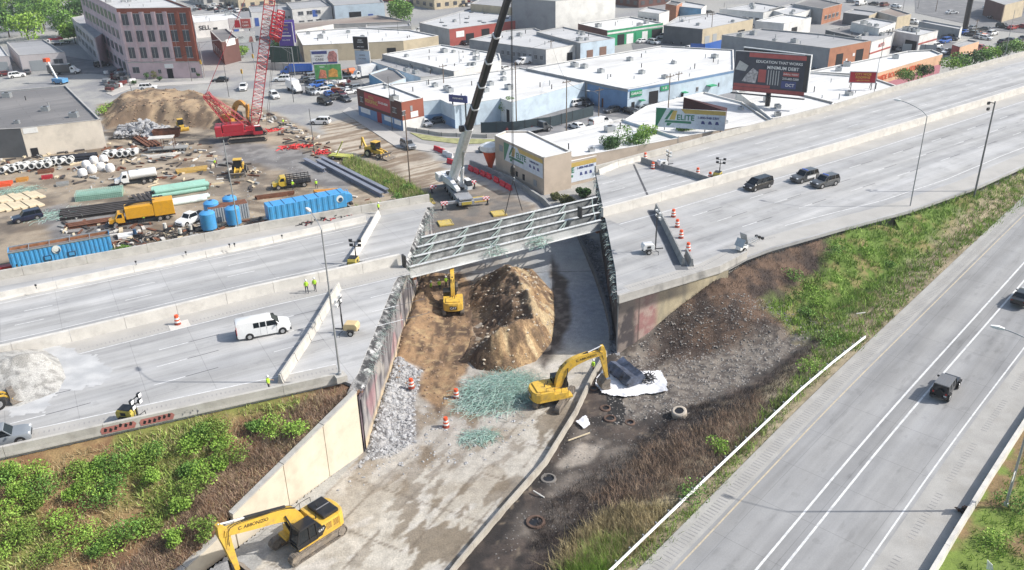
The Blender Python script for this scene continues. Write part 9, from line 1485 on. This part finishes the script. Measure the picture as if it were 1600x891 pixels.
for nm, lb, P, n, h, w, m, sd, per, cat in (('green_weeds', 'thick green weeds on the slope below the east highway', GREEN_S, 4200, .6, .11, M_GR, 71, 6, 'weeds'), ('green_weeds', 'green tufts along the guardrail', GREEN_L, 700, .6, .07, M_GR, 72, 6, 'weeds'), ('burnt_scrub', 'charred stems over the burnt slope by the abutment', BROWN_B, 2200, .45, .04, M_GBL, 73, 5, 'scrub'), ('rust_scrub', 'rusty stalks along the edge of the east highway', PX([(1120, 415), (1200, 378), (1300, 350), (1290, 375), (1200, 400), (1140, 430)], 5.5), 500, .8, .05, M_GRE, 74, 6, 'scrub'),
 ('burnt_scrub', 'charred brush across the dark ground by the ramp', PX([(1180, 610), (1290, 530), (1220, 650), (1120, 750), (980, 850), (880, 891), (820, 891), (850, 780), (980, 700), (1060, 640)], 1), 3000, .55, .035, M_GBL, 75, 6, 'scrub'), ('dead_scrub', 'reddish dead stalks in the dark ground', PX([(1010, 700), (1110, 660), (1190, 620), (1190, 690), (1090, 770), (960, 800), (920, 780)], 1), 1300, .8, .035, M_GBR, 76, 7, 'scrub'),
 ('pale_reeds', 'pale dry reeds beside the guardrail at the bottom', PX([(860, 891), (890, 845), (960, 800), (1050, 800), (1010, 860), (960, 891)], .8), 900, 1.0, .05, M_GD, 77, 8, 'reeds'), ('green_reeds', 'yellow-green tall grass at the bottom by the guardrail', PX([(880, 900), (930, 850), (985, 850), (960, 891), (930, 910)], .8), 420, 1.0, .05, M_GR, 78, 8, 'grass'),
 ('dry_verge_grass', 'thin dry grass on the verge of the ramp', PX([(1345, 537), (1420, 470), (1600, 312), (1600, 290), (1480, 380), (1380, 440), (1290, 520)], 3), 1200, .35, .06, M_GD, 79, 4, 'grass')): blades(nm, lb, pts_in(P, n, sd, sz), h, w, m, sd, per, .25, .45, cat)
VG = [(p[0]+.4, p[1]-.6) for p in off(RAMP_L, -18.2)[6:24]]; blades('verge_grass', 'bright green grass beyond the ramp barrier', pts_in(VG+[(p[0]+7, p[1]-7) for p in VG[::-1]], 2600, 80, lambda x, y: rampz(x, y)+.3), .4, .09, M_GR, 80, 6)
for i, (px, py) in enumerate(((1590, 800), (1560, 860), (1300, 395), (1330, 430), (1360, 400), (1400, 360), (1385, 420), (1260, 455), (1240, 470), (1345, 360), (1300, 440), (1430, 350), (1460, 330), (1280, 478), (1262, 492), (1300, 535), (1272, 582), (1500, 305), (1240, 440), (1120, 705), (1080, 780))):
 g = G(px, py, 4 if px < 1500 and py < 500 else 1.6); zz = float(fill_h(np.array(g[0]), np.array(g[1]))[0]) if i > 1 else rz_(g)+.3; g = G(px, py, zz); tree('%s %s bush %s' % (['rounded', 'low', 'spreading', 'small', 'wide'][i % 5], ['leafy green', 'bright green', 'deep green'][i % 3], ['beyond the ramp barrier', 'on the slope, high up by the highway edge', 'on the slope under the lamp post', 'low on the slope by the stones', 'by the guardrail'][0 if i < 2 else 1 if py < 380 else 2 if py < 440 else 3 if py < 560 else 4]), (g[0], g[1], zz-.15), random.uniform(1., 1.7), random.uniform(1., 2.0) if i > 1 else 1.8, (LF1, LF3, LF1)[i % 3], 450, .18, 300+i, False, 'bush', 'bush', 'bushes on the highway slope', .6, 7)
blades('verge_weeds', 'green weeds along the parapet behind the equipment yard', pts_in(GSTRIP, 1800, 91, yh), .7, .12, M_GR, 91, 5, .3, .4, 'weeds'); blades('scrub_strip', 'dry and green scrub between the mud street and the girders', pts_in(GV2, 1100, 92, yh), 1.0, .1, M_GR, 92, 6, .3, .4, 'scrub'); blades('scrub_strip', 'straw-coloured stalks in the scrub by the wooden pole', pts_in(GV2, 700, 93, yh), 1.1, .07, M_GD, 93, 6, .3, .4, 'scrub')
for i, (px, py) in enumerate(((186, 400), (196, 396), (620, 314), (635, 300), (608, 290), (665, 322))): tree('green weed clump %s' % ['touching the end of the open blue tank', 'one step right of the open blue tank', 'in the scrub strip near the parapet end', 'in the scrub strip by the wooden pole', 'in the scrub strip beside the girders', 'behind the parapet end by the crane'][i], G(px, py, 0), 1.3, 1.2, (LF1, LF4)[i == 5], 260, .25, 400+i, False, 'bush', 'bush', 'weed clumps in the yard')
